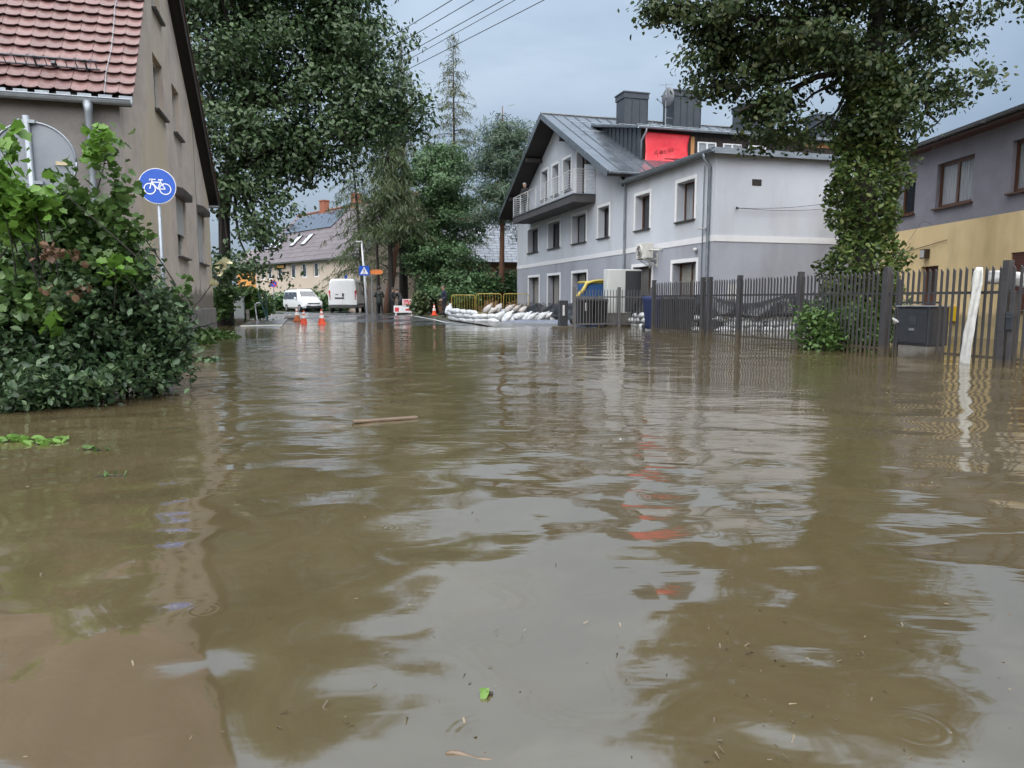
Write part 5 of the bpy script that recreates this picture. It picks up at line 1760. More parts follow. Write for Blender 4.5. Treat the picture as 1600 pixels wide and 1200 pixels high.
b.add(vs, [(j * (nw + 1) + i, j * (nw + 1) + i + 1, (j + 1) * (nw + 1) + i + 1, (j + 1) * (nw + 1) + i) for j in range(nk) for i in range(nw)])
o = b.build('draped_end', M_fleece, fl, smooth=True); md = o.modifiers.new('t', 'SOLIDIFY'); md.thickness = .012

# ------------------------------------------------------------------ double gate across the yard, beyond the fence
gl = on(897, 511.6, 0)
ggate = thing('yard_gate', 'grey two-leaf metal gate closing the yard beside the grey house', 'gate', (gl.x, gl.y, 0), RZ)
GX = [0, 1.83, 3.2]
me_gp = small('gate_bar', M_fence2, -.012, .012, -.012, .012, .08, 1.42)
for i, x_ in enumerate(GX):
    b = B(); b.box(x_ - .055, x_ + .055, -.055, .055, -.4, 1.52); b.build('post', M_fence2, ggate, bevel=.006)
for a, c in zip(GX[:-1], GX[1:]):
    for z_ in (1.12, .10):
        b = B(); b.box(a + .07, c - .07, -.02, .02, z_, z_ + .05); b.build('rail', M_fence2, ggate)
    n = round((c - a) / .125)
    for k in range(1, n):
        o = link('gate_bar', me_gp, ggate); o.location = (a + (c - a) * k / n, -.022, 0)
gpost = thing('gate_pier', 'short black letter-box pier with a white plate left of the yard gate', 'pier', (gl.x - .42, gl.y + .12, 0), RZ)
b = B(); b.box(-.16, .16, -.13, .13, -.4, 1.02); b.build('pier', M_cab, gpost, bevel=.01)
b = B(); b.box(-.06, .02, -.14, -.131, .45, .84); b.build('plate', M_lens, gpost)
b = B(); b.box(-.35, .30, -.35, .2, -.3, .05); b.build('pier_foot', M_conc, gpost, bevel=.01)

# heat pump behind the gate
hp_o = at(972, 480, 28.75); hp_o.z = .0
hp = thing('heat_pump', 'tall white heat pump with a black grille behind the yard gate', 'heat pump', hp_o, RZ)
M_hp = mat('pale_grey_enamel', (.60, .62, .60), (.55, .57, .55), rough=.4, scale=3)
b = B(); b.box(-.74, .74, -.22, .22, .50, 2.24); b.build('casing', M_hp, hp, bevel=.03)
b = B(); b.box(.02, .70, -.245, -.222, .56, 2.18); hg = b.build('grille', M_dkgr, hp)
for k in range(20):
    b = B(); b.box(.04, .68, -.255, -.246, .60 + k * .078, .622 + k * .078); b.build('louvre', M_anth, hg)
b = B(); b.box(-.7, .7, -.18, .18, -.3, .499); b.build('foot', M_conc, hp)
b = B(); b.tube([(-.25, -.26, .9), (-.25, -.29, .5), (-.2, -.27, .0)], .03, 6); b.build('pipe', M_lens, hp, smooth=True)

def wheelie(name, label, loc, rz, body, lid, s=1.0):
    """wheeled bin > body, lid (> handle), wheel x2, plate"""
    o = thing(name, label, 'bin', loc, rz, 'wheeled bins in the yard')
    b = B()
    b.hexa([(-.22 * s, -.26 * s, .05), (.22 * s, -.26 * s, .05), (.22 * s, .24 * s, .05), (-.22 * s, .24 * s, .05), (-.29 * s, -.34 * s, 1.0 * s), (.29 * s, -.34 * s, 1.0 * s), (.29 * s, .34 * s, 1.0 * s), (-.29 * s, .34 * s, 1.0 * s)])
    b.build('body', body, o, bevel=.02)
    b = B()
    b.hexa([(-.31 * s, -.37 * s, 1.003 * s), (.31 * s, -.37 * s, 1.003 * s), (.31 * s, .37 * s, 1.003 * s), (-.31 * s, .37 * s, 1.003 * s), (-.26 * s, -.32 * s, 1.08 * s), (.26 * s, -.32 * s, 1.08 * s), (.26 * s, .34 * s, 1.12 * s), (-.26 * s, .34 * s, 1.12 * s)])
    l_ = b.build('lid', lid, o, bevel=.02)
    b = B(); b.tube([(-.24 * s, .36 * s, 1.0 * s), (-.24 * s, .44 * s, 1.0 * s), (.24 * s, .44 * s, 1.0 * s), (.24 * s, .36 * s, 1.0 * s)], .016, 6); b.build('handle', lid, l_)
    for sx in (-1, 1):
        b = B(); b.lathe((sx * .27 * s, .27 * s, .1), [(.03, -.03), (.1, -.025), (.1, .025), (.03, .03)], 12, 'X'); b.build('wheel', M_guard, o)
    return o
M_binbk = mat('black_plastic', (.018, .018, .02), rough=.5)
M_binbl = mat('dark_blue_plastic', (.012, .022, .085), (.009, .017, .065), rough=.4)
M_tarpb = mat('blue_cover', (.025, .09, .24), (.02, .07, .19), rough=.45, scale=5)
M_biny = mat('yellow_plastic', (.48, .38, .08), (.40, .31, .06), rough=.45)
def yard(px, D):
    p = at(px, 480, D); p.z = .0
    return p
b1 = wheelie('wheeled_bin', 'black wheeled bin with a white plate behind the left leaf of the gate', yard(912, 27.9), RZ, M_binbk, M_binbk, 1.02)
b = B(); b.box(-.08, .0, -.36, -.338, .62, .92); b.build('plate', M_lens, b1)
wheelie('wheeled_bin', 'second black wheeled bin behind the gate, next to the heat pump', yard(934, 28.1), RZ + .1, M_binbk, M_binbk)
wheelie('wheeled_bin', 'dark blue wheeled bin just behind the far end of the dark fence', yard(1024, 24.4), RZ + .05, M_binbl, M_binbl, 1.05)
wheelie('wheeled_bin', 'black wheeled bin next to the dark blue bin behind the fence', yard(1043, 24.2), RZ, M_binbk, M_binbk, 1.05)
wheelie('wheeled_bin', 'black wheeled bin behind the fence, furthest right of the row', yard(1066, 24.0), RZ - .1, M_binbk, M_binbk, 1.05)
bx = yard(926, 29.6)
bc = thing('covered_box', 'blue box with a yellow hood behind the black bins', 'box', bx, RZ)
b = B(); b.box(-.50, .42, -.3, .5, -.1, 1.70); b.build('box', M_tarpb, bc, bevel=.05)
b = B(); b.tube([(-.95, -.35, .95), (-.78, -.35, 1.22), (-.55, -.35, 1.45), (-.42, -.35, 1.70), (-.1, -.35, 1.80), (.42, -.35, 1.83)], [.07, .08, .08, .07, .05, .05], 8); b.build('hood_edge', M_biny, bc, smooth=True)
b = B(); b.box(-.48, .44, -.33, .52, 1.703, 1.80); b.build('hood', M_biny, bc, bevel=.03)
b = B(); b.tube([(.12, -.42, .0), (.12, -.42, 1.2)], .04, 8); b.build('stand', M_biny, bc)

# ------------------------------------------------------------------ sandbags
M_bag = mat('white_woven_sandbag', (.60, .62, .64), (.42, .44, .46), rough=.6, scale=7, bump=.035, bscale=11, vary=.1, stain=(.33, .29, .23), stain_scale=2.4, stain_lo=.54, stain_hi=.8)
M_bag2 = mat('off_white_sandbag', (.50, .47, .45), (.37, .34, .32), rough=.65, scale=6, bump=.012, bscale=14, vary=.1)
def bag_mesh(name, m, seed, neck=True):
    """Filled sack: pillow body, flat seam at one end, gathered neck with a frill at the other."""
    rng = random.Random(seed)
    b = B()
    prof = [(-.27, .06, .012), (-.245, .13, .05), (-.17, .165, .10), (-.04, .17, .12), (.09, .155, .11), (.18, .11, .085), (.235, .05, .045)]
    if neck:
        prof += [(.26, .05, .045), (.295, .075, .035), (.315, .085, .012)]
    else:
        prof += [(.262, .02, .015)]
    n = 12
    vs = []
    for i, (x, w, h) in enumerate(prof):
        for k in range(n):
            t = 2 * math.pi * k / n
            c, s = math.cos(t), math.sin(t)
            rr = 1 + rng.uniform(-.07, .07)
            y = w * math.copysign(abs(c) ** .75, c) * rr
            z = h * math.copysign(abs(s) ** .8, s) * rr
            if z < 0:
                z *= .75
            vs.append((x + rng.uniform(-.008, .008), y, z + .09))
    fs = []
    for i in range(len(prof) - 1):
        for k in range(n):
            fs.append((i * n + k, i * n + (k + 1) % n, (i + 1) * n + (k + 1) % n, (i + 1) * n + k))
    fs += [tuple(range(n - 1, -1, -1)), tuple((len(prof) - 1) * n + k for k in range(n))]
    b.add(vs, fs)
    me = bpy.data.meshes.new(name)
    me.from_pydata(b.v, [], b.f)
    me.materials.append(m)
    bm = bmesh.new(); bm.from_mesh(me); bmesh.ops.recalc_face_normals(bm, faces=bm.faces)
    bmesh.ops.subdivide_edges(bm, edges=bm.edges, cuts=1, use_grid_fill=True, smooth=.6); bm.to_mesh(me); bm.free()
    me.shade_smooth()
    return me
BAGS = [bag_mesh('sandbag', M_bag, i, i % 4 != 3) for i in range(5)]
BAGS2 = [bag_mesh('sandbag', M_bag2, i + 9, True) for i in range(2)]
brn = random.Random(77)
def bag(p, rz, rx=0.0, ry=0.0, label='', group='', s=1.0, pool=None):
    o = link('sandbag', brn.choice(pool or BAGS))
    o.location = p
    o.rotation_euler = (rx, ry, rz)
    o.scale = (s, s * brn.uniform(.92, 1.08), s * brn.uniform(.9, 1.1))
    return tag(o, label, 'sandbag', group)
def along(pts, n):
    pts = [Vector(p) for p in pts]
    Ls = [(pts[i + 1] - pts[i]).length for i in range(len(pts) - 1)]
    T_ = sum(Ls)
    out = []
    for k in range(n):
        d = T_ * (k + .5) / n
        i = 0
        while i < len(Ls) - 1 and d > Ls[i]:
            d -= Ls[i]; i += 1
        q = pts[i].lerp(pts[i + 1], d / Ls[i]); dr = (pts[i + 1] - pts[i]).normalized()
        out.append((q, math.atan2(dr.y, dr.x)))
    return out
# low wall curving away from the standing man
wl_ = [on(704, 499, .03), on(716, 502, .02), on(742, 504, .01), on(775, 505, .0)]
G1 = 'white sandbags in the low wall beside the standing man'
for row, (n, z, where) in enumerate(((15, .0, 'bottom'), (14, .19, 'middle'), (12, .37, 'top'))):
    pts = wl_ if row < 2 else wl_[:3]
    for k, (q, a) in enumerate(along(pts, n)):
        hh = z
        if row == 2 and k > 8:
            hh = z - .03
        bag((q.x + brn.uniform(-.03, .03), q.y + .1 * row + brn.uniform(-.05, .05), max(.0, gz(q.x, q.y)) + hh), a + brn.uniform(-.18, .18) + (math.pi if brn.random() < .4 else 0), brn.uniform(-.1, .1), brn.uniform(-.08, .08),
            'white sandbag, %s from the standing man in the %s row of the low wall' % (ORD[k + 1], where), G1, 1.02)
for k, (px, py, D, a, ry) in enumerate(((702, 482, 39, 1.2, -1.0), (709, 487, 38, .6, -.5))):
    p = at(px, py, D); bag((p.x, p.y, p.z - .1), a, .2, ry, 'white sandbag standing on end beside the man, %s' % ('the taller' if k == 0 else 'the lower, in front'), G1, 1.15)
# leaning row on the pale sheet in front of the grey house
G2 = 'leaning white sandbags on the blue-grey sheet'
for k in range(13):
    px = 776 + k * 9.4
    p = on(px, 503.5 - (k == 12) * .5, .0)
    bag((p.x, p.y + .30 + brn.uniform(-.05, .08), .15 + brn.uniform(-.02, .05)), brn.uniform(-1.0, .6) + .4, brn.uniform(-.5, .5), -.50 + brn.uniform(-.45, .35),
        'white sandbag leaning on the blue-grey sheet, %s from the left in the front row' % ORD[k + 1], G2, brn.uniform(1.15, 1.4))
for k in range(10):
    px = 770 + k * 7.4
    p = on(px, 500, .0)
    bag((p.x, p.y + .55 + brn.uniform(-.1, .1), .34 + brn.uniform(-.04, .06)), brn.uniform(-.9, .9), brn.uniform(-.3, .3), brn.uniform(-.6, .1),
        'white sandbag in the heap behind the leaning row, %s from the left' % ORD[k + 1], 'white sandbags heaped behind the leaning row')
for k, (px, py, D, a, ry) in enumerate(((764, 481, 37, .3, -.8), (772, 485, 36.5, -.4, -.5), (779, 480, 37, .9, -.7), (797, 481, 37, .4, -.6), (808, 482, 37, -.3, -.7), (819, 483, 37, .5, -.4), (829, 484, 36.6, .2, -.6))):
    p = at(px, py, D)
    bag((p.x, p.y, max(.12, p.z - .12)), a, .2, ry, 'greyish sandbag at the back of the pile under the yellow barriers, %s from the left' % ORD[k + 1], 'greyish sandbags at the back of the pile', 1.1, BAGS2)
# earth under the heap
M_mud = mat('wet_brown_earth', (.075, .048, .030), (.045, .03, .02), rough=.7, scale=3, bump=.03, bscale=8)
b = B()
vs, fs = [], []
c0 = (on(742, 499, .05) + on(890, 499, .05)) / 2
nxm, nym = 26, 8
for j in range(nym + 1):
    for i in range(nxm + 1):
        u_, v_ = i / nxm, j / nym
        x_ = -1.9 + 5.0 * u_
        y_ = 34.2 + 4.0 * v_
        h_ = .30 * math.sin(math.pi * u_) ** .5 * math.sin(math.pi * v_) ** .7 + .04 * math.sin(i * 1.7 + j * 2.3)
        vs.append((x_, y_, gz(x_, y_) - .03 + max(0, h_)))
b.add(vs, [(j * (nxm + 1) + i, j * (nxm + 1) + i + 1, (j + 1) * (nxm + 1) + i + 1, (j + 1) * (nxm + 1) + i) for j in range(nym) for i in range(nxm)])
o = b.build('earth_heap', M_mud, None, smooth=True, fix=False)
tag(o, 'heap of wet brown earth and gravel behind the sandbags', 'earth heap')
# blue-grey plastic sheet under the leaning bags
M_sheet = mat('blue_grey_sheet', (.20, .22, .27), (.13, .145, .18), rough=.35, scale=4, bump=.02, bscale=6)
b = B()
vs = []
n1, n2 = 30, 8
a0, a1 = on(768, 505.5, 0), on(892, 507.5, 0)
for j in range(n2 + 1):
    for i in range(n1 + 1):
        u_, v_ = i / n1, j / n2
        q = a0.lerp(a1, u_)
        vs.append((q.x, q.y + .85 * v_ - .15, -.02 + .20 * v_ ** 1.2 * min(1, .25 + u_ * 2) + .018 * math.sin(i * 1.3 + j * .7) * math.sin(j * .9)))
b.add(vs, [(j * (n1 + 1) + i, j * (n1 + 1) + i + 1, (j + 1) * (n1 + 1) + i + 1, (j + 1) * (n1 + 1) + i) for j in range(n2) for i in range(n1)])
o = b.build('plastic_sheet', M_sheet, None, smooth=True)
md = o.modifiers.new('t', 'SOLIDIFY'); md.thickness = .01
tag(o, 'blue-grey plastic sheet under the leaning sandbags', 'sheet')
# black plastic over the goods stacked at the wall
M_blk = mat('black_plastic_sheet', (.018, .018, .021), (.012, .012, .014), rough=.22, scale=3, bump=.06, bscale=2.5)
def drape(name, label, f, n1, n2, m):
    b = B()
    vs = [f(i / n1, j / n2) for j in range(n2 + 1) for i in range(n1 + 1)]
    b.add(vs, [(j * (n1 + 1) + i, j * (n1 + 1) + i + 1, (j + 1) * (n1 + 1) + i + 1, (j + 1) * (n1 + 1) + i) for j in range(n2) for i in range(n1)])
    o = b.build(name, m, None, smooth=True)
    md = o.modifiers.new('t', 'SOLIDIFY'); md.thickness = .008
    return tag(o, label, 'sheet')
def f_mound(u_, v_):
    q = at(806, 480, 38).lerp(at(898, 478, 31.5), u_)
    h_ = (.80 + .10 * math.sin(u_ * 11) + .06 * math.sin(u_ * 23 + 1)) * math.sin(min(1, v_ * 1.35 + .12) * math.pi / 2) ** .7 * (.35 + .65 * min(1, u_ * 5)) * (1 if v_ < .8 else 1 - (v_ - .8) * 1.5)
    return (q.x + .9 * (v_ - .2) * V.x, q.y + 1.4 * (v_ - .2), max(.02, h_ + .03 * math.sin(u_ * 30 + v_ * 9)))
drape('black_sheet', 'crumpled black plastic sheet over goods stacked below the grey house windows', f_mound, 40, 14, M_blk)
# bags stacked along the end wall of the grey house, seen through the fence
G3 = 'white sandbags stacked along the end wall behind the fence'
for row in range(4):
    n = 12 - (row % 2)
    for k in range(n):
        x_ = .25 + (k + .5 * (row % 2)) * .53 + brn.uniform(-.03, .03)
        q = gh_o + V * x_ + U * (-.42 + .06 * row + brn.uniform(-.05, .05))
        bag((q.x, q.y, -.06 + row * .19), RZ + brn.uniform(-.15, .15) + (math.pi if brn.random() < .5 else 0), brn.uniform(-.08, .08), brn.uniform(-.06, .06),
            'white sandbag behind the fence, %s from the house corner in the %s row' % (ORD[k + 1], ('lowest', 'second', 'third', 'top')[row]), G3, 1.08)
def f_swag(u_, v_):
    x_ = -.1 + 6.6 * u_
    top = 1.22 - .30 * abs(math.sin(u_ * math.pi * 2.0 + .25)) ** 1.3
    z_ = top + (.50 - top) * v_
    return tuple(gh_o + V * x_ + U * (-.10 - .52 * v_ ** .6 + .03 * math.sin(u_ * 31 + v_ * 4)) + Vector((0, 0, z_ + .04 * math.sin(u_ * 19) * v_)))
drape('black_sheet', 'black sheet hung in swags along the end wall above the sandbags', f_swag, 48, 8, M_blk)
def f_left(u_, v_):
    y_ = .2 + 5.2 * u_
    z_ = 1.15 + .05 * math.sin(u_ * 9) - .75 * v_
    return tuple(gh_o + U * y_ + V * (-.10 - .42 * v_ ** .6 + .03 * math.sin(u_ * 27)) + Vector((0, 0, z_)))
drape('black_sheet', 'black sheet along the foot of the street front behind the dark fence', f_left, 36, 8, M_blk)
for row in range(3):
    for k in range(9):
        q = gh_o + U * (.3 + (k + .5 * (row % 2)) * .55) + V * (-.45 + brn.uniform(-.04, .04))
        bag((q.x, q.y, -.05 + row * .19), RZ + math.pi / 2 + brn.uniform(-.15, .15), brn.uniform(-.08, .08), brn.uniform(-.06, .06),
            'white sandbag by the street front behind the fence, %s from corner, %s row' % (ORD[k + 1], ('lowest', 'second', 'top')[row]), 'white sandbags along the street front')

# ------------------------------------------------------------------ yellow barriers
M_ybar = mat('yellow_painted_steel', (.50, .37, .09), (.40, .29, .06), rough=.45, scale=6)
def barrier(label, px0, px1, D, top, bot, rzv=0.0, bars=9):
    a, c = at(px0, bot, D), at(px1, bot, D)
    zt = at((px0 + px1) / 2, top, D).z
    w = (c - a).length
    o = thing('yellow_barrier', label, 'barrier', (a.x, a.y, gz(a.x, a.y)), rzv, 'yellow pedestrian barriers')
    zt -= gz(a.x, a.y)
    r = .12
    b = B(); b.tube([(0, 0, -.05), (0, 0, zt - r), (.035, 0, zt - .035), (r, 0, zt), (w - r, 0, zt), (w - .035, 0, zt - .035), (w, 0, zt - r), (w, 0, -.05)], .023, 8); b.build('frame', M_ybar, o, smooth=True)
    b = B(); b.tube([(0, 0, .2), (w, 0, .2)], .02, 6); b.build('lower_rail', M_ybar, o)
    for k in range(1, bars):
        b = B(); b.tube([(w * k / bars, 0, .2), (w * k / bars, 0, zt)], .011, 5); b.build('bar', M_ybar, o)
    return o
barrier('yellow tubular barrier, the middle one, in front of the timber house', 744, 783, 42.5, 459, 488)
barrier('yellow tubular barrier touching the corner of the grey house', 787, 826, 42.2, 459, 488)
barrier('yellow tubular barrier, leftmost of the row of three behind the sandbag wall', 706, 742, 43.0, 461, 489)
barrier('narrow yellow barrier in the bush behind the red and white board', 644, 666, 43.2, 459, 491, 0, 4)

# ------------------------------------------------------------------ signs
M_blue = mat('traffic_blue', (.012, .085, .46), (.010, .075, .41), rough=.3, scale=3, spec=.5)
M_wht = mat('sign_white', (.78, .78, .78), (.72, .72, .72), rough=.35)
M_sred = mat('sign_red', (.55, .02, .02), rough=.35)
M_sgrey = mat('bare_sign_back', (.22, .235, .265), (.18, .195, .225), rough=.4, metal=.2, scale=3)
M_blk2 = mat('sign_black', (.02, .02, .022), rough=.4)
def disc(b, r, y0, y1, n=40, cx=0, cz=0):
    b.lathe((cx, 0, cz), [(r, y0), (r, y1)], n, 'Y')
# bicycle sign
p = at(246, 291, 12.0)
foot = at(259, 460, 12.0)
bsn = thing('bicycle_sign', 'round blue sign with a white bicycle on a grey pole beside the old house', 'road sign', (p.x, p.y, 0), math.radians(14))
b = B(); b.tube([(.0, .03, -.5), (.0, .03, p.z + .25)], .03, 12); b.build('pole', M_galv, bsn, smooth=True)
b = B(); disc(b, .287, -.012, .0); b.v = [(v[0], v[1], v[2] + p.z) for v in b.v]; dsc = b.build('disc', M_wht, bsn)
b = B(); disc(b, .276, -.016, -.0125); b.v = [(v[0], v[1], v[2] + p.z) for v in b.v]; b.build('blue_field', M_blue, dsc)
b = B()
zc = p.z
def flat(pts, r=.010, close=False):
    b.tube([Vector((x, -.019, zc + z)) for x, z in pts], r, 6)
for cx in (-.115, .12):
    flat(circ(cx, -.045, .085, 0, 6.2832, 22), .009)
flat([(-.115, -.045), (-.075, .085), (-.068, .105), (-.02, .105)], .009); flat([(-.068, .105), (-.105, .11), (-.115, .085)], .008)
flat([(-.08, .065), (.005, -.045)], .009); flat([(.005, -.045), (.055, .075)], .009); flat([(-.075, .062), (.05, .062)], .009)
flat([(.12, -.045), (.052, .07)], .009); flat([(.12, -.045), (.005, -.045)], .009); flat([(.02, .10), (.09, .102)], .011); flat([(.05, .06), (.058, .098)], .009)
b.v = [(v[0], -.0165 - .15 * (v[1] + .019) * 0 - (.003 if v[1] < -.019 else 0), v[2]) for v in b.v]
b.build('bicycle_symbol', M_wht, dsc)
b = B(); b.cbox((0, .015, p.z + .12), .1, .03, .03); b.build('clamp', M_galv, bsn)
b = B(); b.cbox((0, .015, p.z - .12), .1, .03, .03); b.build('clamp', M_galv, bsn)
# the back of a big round sign in the bush
p = at(55, 250, 8.1)
rs = thing('round_sign_back', 'plain grey back of a round road sign standing in the bush', 'road sign', (p.x, p.y, 0), math.radians(20))
b = B(); b.tube([(.0, -.04, -.5), (-.05, -.04, p.z + .46)], .034, 12); b.build('pole', M_galv, rs, smooth=True)
b = B(); b.lathe((0, 0, p.z), [(.39, -.01), (.405, -.022), (.41, -.01), (.41, .012)], 48, 'Y'); b.build('disc', M_sgrey, rs, smooth=False)
b = B(); b.tube([(.400 * math.cos(t), -.014, p.z + .400 * math.sin(t)) for t in [i * math.pi / 24 for i in range(49)]], .012, 6); b.build('rim', M_galv, rs, smooth=True)
b = B(); b.cbox((-.045, -.04, p.z + .40), .16, .05, .035); b.build('clamp', M_galv, rs)
b = B(); b.cbox((-.01, -.04, p.z - .25), .16, .05, .035); b.build('clamp', M_galv, rs)
M_stick = mat('pale_sticker', (.55, .46, .30), (.40, .33, .22), rough=.5, scale=30)
b = B(); b.box(.20, .315, -.030, -.024, p.z - .045, p.z - .005); b.build('sticker', M_stick, rs)

# crossing sign with lamp arm
p = at(571, 490, 47); p.z = gz(p.x, p.y)
cs = thing('crossing_sign', 'blue square pedestrian-crossing sign on a tall white pole', 'road sign', p, .03)
M_pole = mat('pale_pole', (.62, .64, .66), (.52, .54, .56), rough=.4)
top = at(568, 378, 47).z - p.z
b = B(); b.tube([(.12, 0, -.1), (0, 0, 2.4), (-.14, 0, top)], [.085, .07, .055], 10); b.build('pole', M_pole, cs, smooth=True)
b = B(); b.box(-.52, -.1, -.08, .08, top - .02, top + .06); b.build('lamp_head', M_pole, cs, bevel=.02)
zc = at(571, 423, 47).z - p.z
b = B(); b.box(-.33, .33, -.085, -.075, zc - .31, zc + .31); sp_ = b.build('panel', M_blue, cs)
b = B(); b.add([(-.27, -.088, zc - .22), (.27, -.088, zc - .22), (0, -.088, zc + .25)], [(0, 1, 2)]); b.build('white_triangle', M_wht, sp_)
b = B()
for pts in ([(0, .08), (0, .02)], [(0, .02), (-.05, -.14)], [(0, .02), (.06, -.14)], [(-.06, .0), (0, .07), (.06, .0)]):
    b.tube([(x, -.092, zc + z) for x, z in pts], .014, 5)
for k in range(4):
    b.box(-.15 + k * .08, -.11 + k * .08, -.094, -.089, zc - .20, zc - .165)
b.lathe((0, -.092, zc + .115), [(.03, 0), (.03, -.004)], 10, 'Y')
b.build('walking_figure', M_blk2, sp_)
# no-parking sign
p = at(429, 490, 58); p.z = gz(p.x, p.y)
ns = thing('no_parking_sign', 'round blue and red no-parking sign on a thin pole left of the small van', 'road sign', p, .05)
zc = at(428, 443.5, 58).z - p.z
b = B(); b.tube([(0, .03, -.1), (0, .03, zc + .2)], .035, 8); b.build('pole', M_galv, ns)
b = B(); b.lathe((0, 0, zc), [(.29, 0), (.29, .02)], 28, 'Y'); nd = b.build('disc', M_sred, ns)
b = B(); b.lathe((0, 0, zc), [(.235, -.006), (.235, -.001)], 28, 'Y'); b.build('blue_field', M_blue, nd)
b = B(); b.hexa([(-.19, -.012, zc + .13), (-.13, -.012, zc + .19), (-.13, -.007, zc + .19), (-.19, -.007, zc + .13), (.13, -.012, zc - .19), (.19, -.012, zc - .13), (.19, -.007, zc - .13), (.13, -.007, zc - .19)]); b.build('slash', M_sred, nd)
# orange oval sign
p = at(590, 490, 45.6); p.z = gz(p.x, p.y)
os_ = thing('oval_sign', 'orange oval sign on a thin post beside the crossing sign', 'sign', p, 0)
zc = at(590, 425, 45.6).z - p.z
M_osign = mat('orange_sign', (.60, .19, .05), (.50, .15, .04), rough=.45, scale=6)
b = B(); vs_ = [(.40 * math.copysign(abs(math.cos(t)) ** .6, math.cos(t)), .155 * math.copysign(abs(math.sin(t)) ** .8, math.sin(t))) for t in [i * math.pi / 16 for i in range(32)]]
b.prism(vs_, lambda a, c, d: Vector((a, d, zc + c)), -.05, -.02); b.build('board', M_osign, os_)
b = B(); b.tube([(-.33, 0, -.1), (-.33, 0, zc + .1)], .03, 6); b.build('post', M_galv, os_)
# blue square sign further off
p = at(545, 470, 60); p.z = gz(p.x, p.y)
qs = thing('square_sign', 'small blue square sign behind the roof of the white van', 'road sign', p, .05)
zc = at(545, 435, 60).z - p.z
b = B(); b.tube([(0, .03, -.1), (0, .03, zc + .3)], .035, 8); b.build('pole', M_galv, qs)
b = B(); b.box(-.3, .3, -.01, .01, zc - .3, zc + .3); s1 = b.build('panel', M_blue, qs)
b = B(); b.tube([(-.12, -.016, zc), (-.02, -.016, zc - .14), (.16, -.016, zc + .16)], .03, 5); b.build('white_mark', M_wht, s1)
# red and white road-closed board
p = at(631, 488, 44.5); p.z = gz(p.x, p.y)
bd = thing('barrier_board', 'red and white notice board standing behind the group of people', 'sign', p, .05)
M_rb = mat('red_board', (.62, .05, .07), (.55, .04, .055), rough=.45)
b = B(); b.box(-.62, .62, 0, .03, .18, .62); pb = b.build('lower_panel', M_wht, bd)
b = B(); b.box(-.08, .46, -.03, .0, .62, 1.02); rp_ = b.build('upper_panel', M_wht, bd)
b = B(); b.box(-.04, .43, -.036, -.031, .66, .98); b.build('red_field', M_rb, rp_)
b = B()
def letter(x, pts, z0=.70, h=.24, w=.11, r=.016):
    for l_ in pts:
        b.tube([(x + q[0] * w, -.04, z0 + q[1] * h) for q in l_], r, 5)
letter(.0, [[(0, 0), (0, 1), (.8, 1), (.8, .5), (0, .5)], [(.8, .5), (.9, 0), (0, 0)]]); letter(.14, [[(0, 0), (.5, 1), (1, 0)], [(.2, .4), (.8, .4)]]); letter(.29, [[(.5, 0), (.5, 1)], [(0, 1), (1, 1)]])
b.build('lettering', M_wht, rp_)
b = B(); b.box(-.55, -.3, -.006, -.001, .24, .5); b.box(.1, .4, -.006, -.001, .3, .42); b.build('red_stripe', M_rb, pb)
for x_ in (-.5, .5):
    b = B(); b.box(x_ - .03, x_ + .03, .031, .08, -.05, 1.0 if x_ > 0 else .62); b.box(x_ - .05, x_ + .05, -.2, .3, -.03, .05); b.build('stand', M_wht, bd)

# ------------------------------------------------------------------ traffic cones
M_cone = mat('orange_red_cone', (.78, .085, .02), (.65, .065, .018), rough=.4, scale=5)
def cone(label, loc, h, tilt=0.0, m=M_cone):
    o = thing('traffic_cone', label, 'traffic cone', loc, .3, 'traffic cones')
    o.rotation_euler = (0, tilt, .3)
    b = B(); b.cbox((0, 0, .02), .40, .40, .045); b.build('base', m, o, bevel=.01)
    R = lambda t: .15 * (1 - t) + .028 * t
    b = B(); b.lathe((0, 0, .043), [(R(0), 0), (R(1), h), (.012, h + .005)], 18); b.build('body', m, o, smooth=False)
    b = B(); b.lathe((0, 0, .043), [(R(.38) + .003, h * .38), (R(.62) + .003, h * .62)], 18); b.build('white_band', M_wht, o)
    b = B(); b.lathe((0, 0, .043), [(R(.72) + .003, h * .72), (R(.88) + .003, h * .88)], 18); b.build('upper_band', M_wht, o)
    return o
M_coned = mat('dull_orange_cone', (.50, .13, .03), (.38, .10, .03), rough=.6, scale=5)
cone('dull orange traffic cone, leftmost of the three at the water edge', on(464.5, 501.5, .03), .62, .0, M_coned)
cone('small orange traffic cone in the middle of the three at the water edge', on(474.5, 505, .0) + Vector((0, 0, -.03)), .55, .03)
cone('orange and white traffic cone, rightmost of the three at the water edge', on(503, 506, .0) + Vector((0, 0, -.02)), .60, -.02)
cone('orange traffic cone beside the man standing at the sandbags', on(678.5, 492.8, .06), .66, .0)

# ------------------------------------------------------------------ street furniture by the left hedge
p = on(375, 505, 0.0)
p = on(375, 505, .0)
ck = thing('grey_cabinet', 'pale grey utility cabinet standing in front of the hedge', 'cabinet', p, RZ)
M_pgrey = mat('pale_grey_plastic', (.42, .44, .45), (.36, .38, .39), rough=.5, scale=3)
b = B(); b.box(-.21, .21, -.15, .15, .20, 1.14); c1_ = b.build('casing', M_pgrey, ck, bevel=.02)
b = B(); b.box(-.235, .235, -.18, .18, 1.142, 1.19); b.build('lid', M_pgrey, ck, bevel=.015)
b = B(); b.box(-.19, .19, -.165, -.152, .28, 1.08); b.build('door', M_pgrey, ck, bevel=.004)
b = B(); b.box(-.17, .17, -.12, .12, -.3, .197); b.build('foot', M_conc, ck)
p = on(338, 506, 0.0)
pp = thing('concrete_post', 'short pale concrete post at the corner of the old house', 'post', p, RZ)
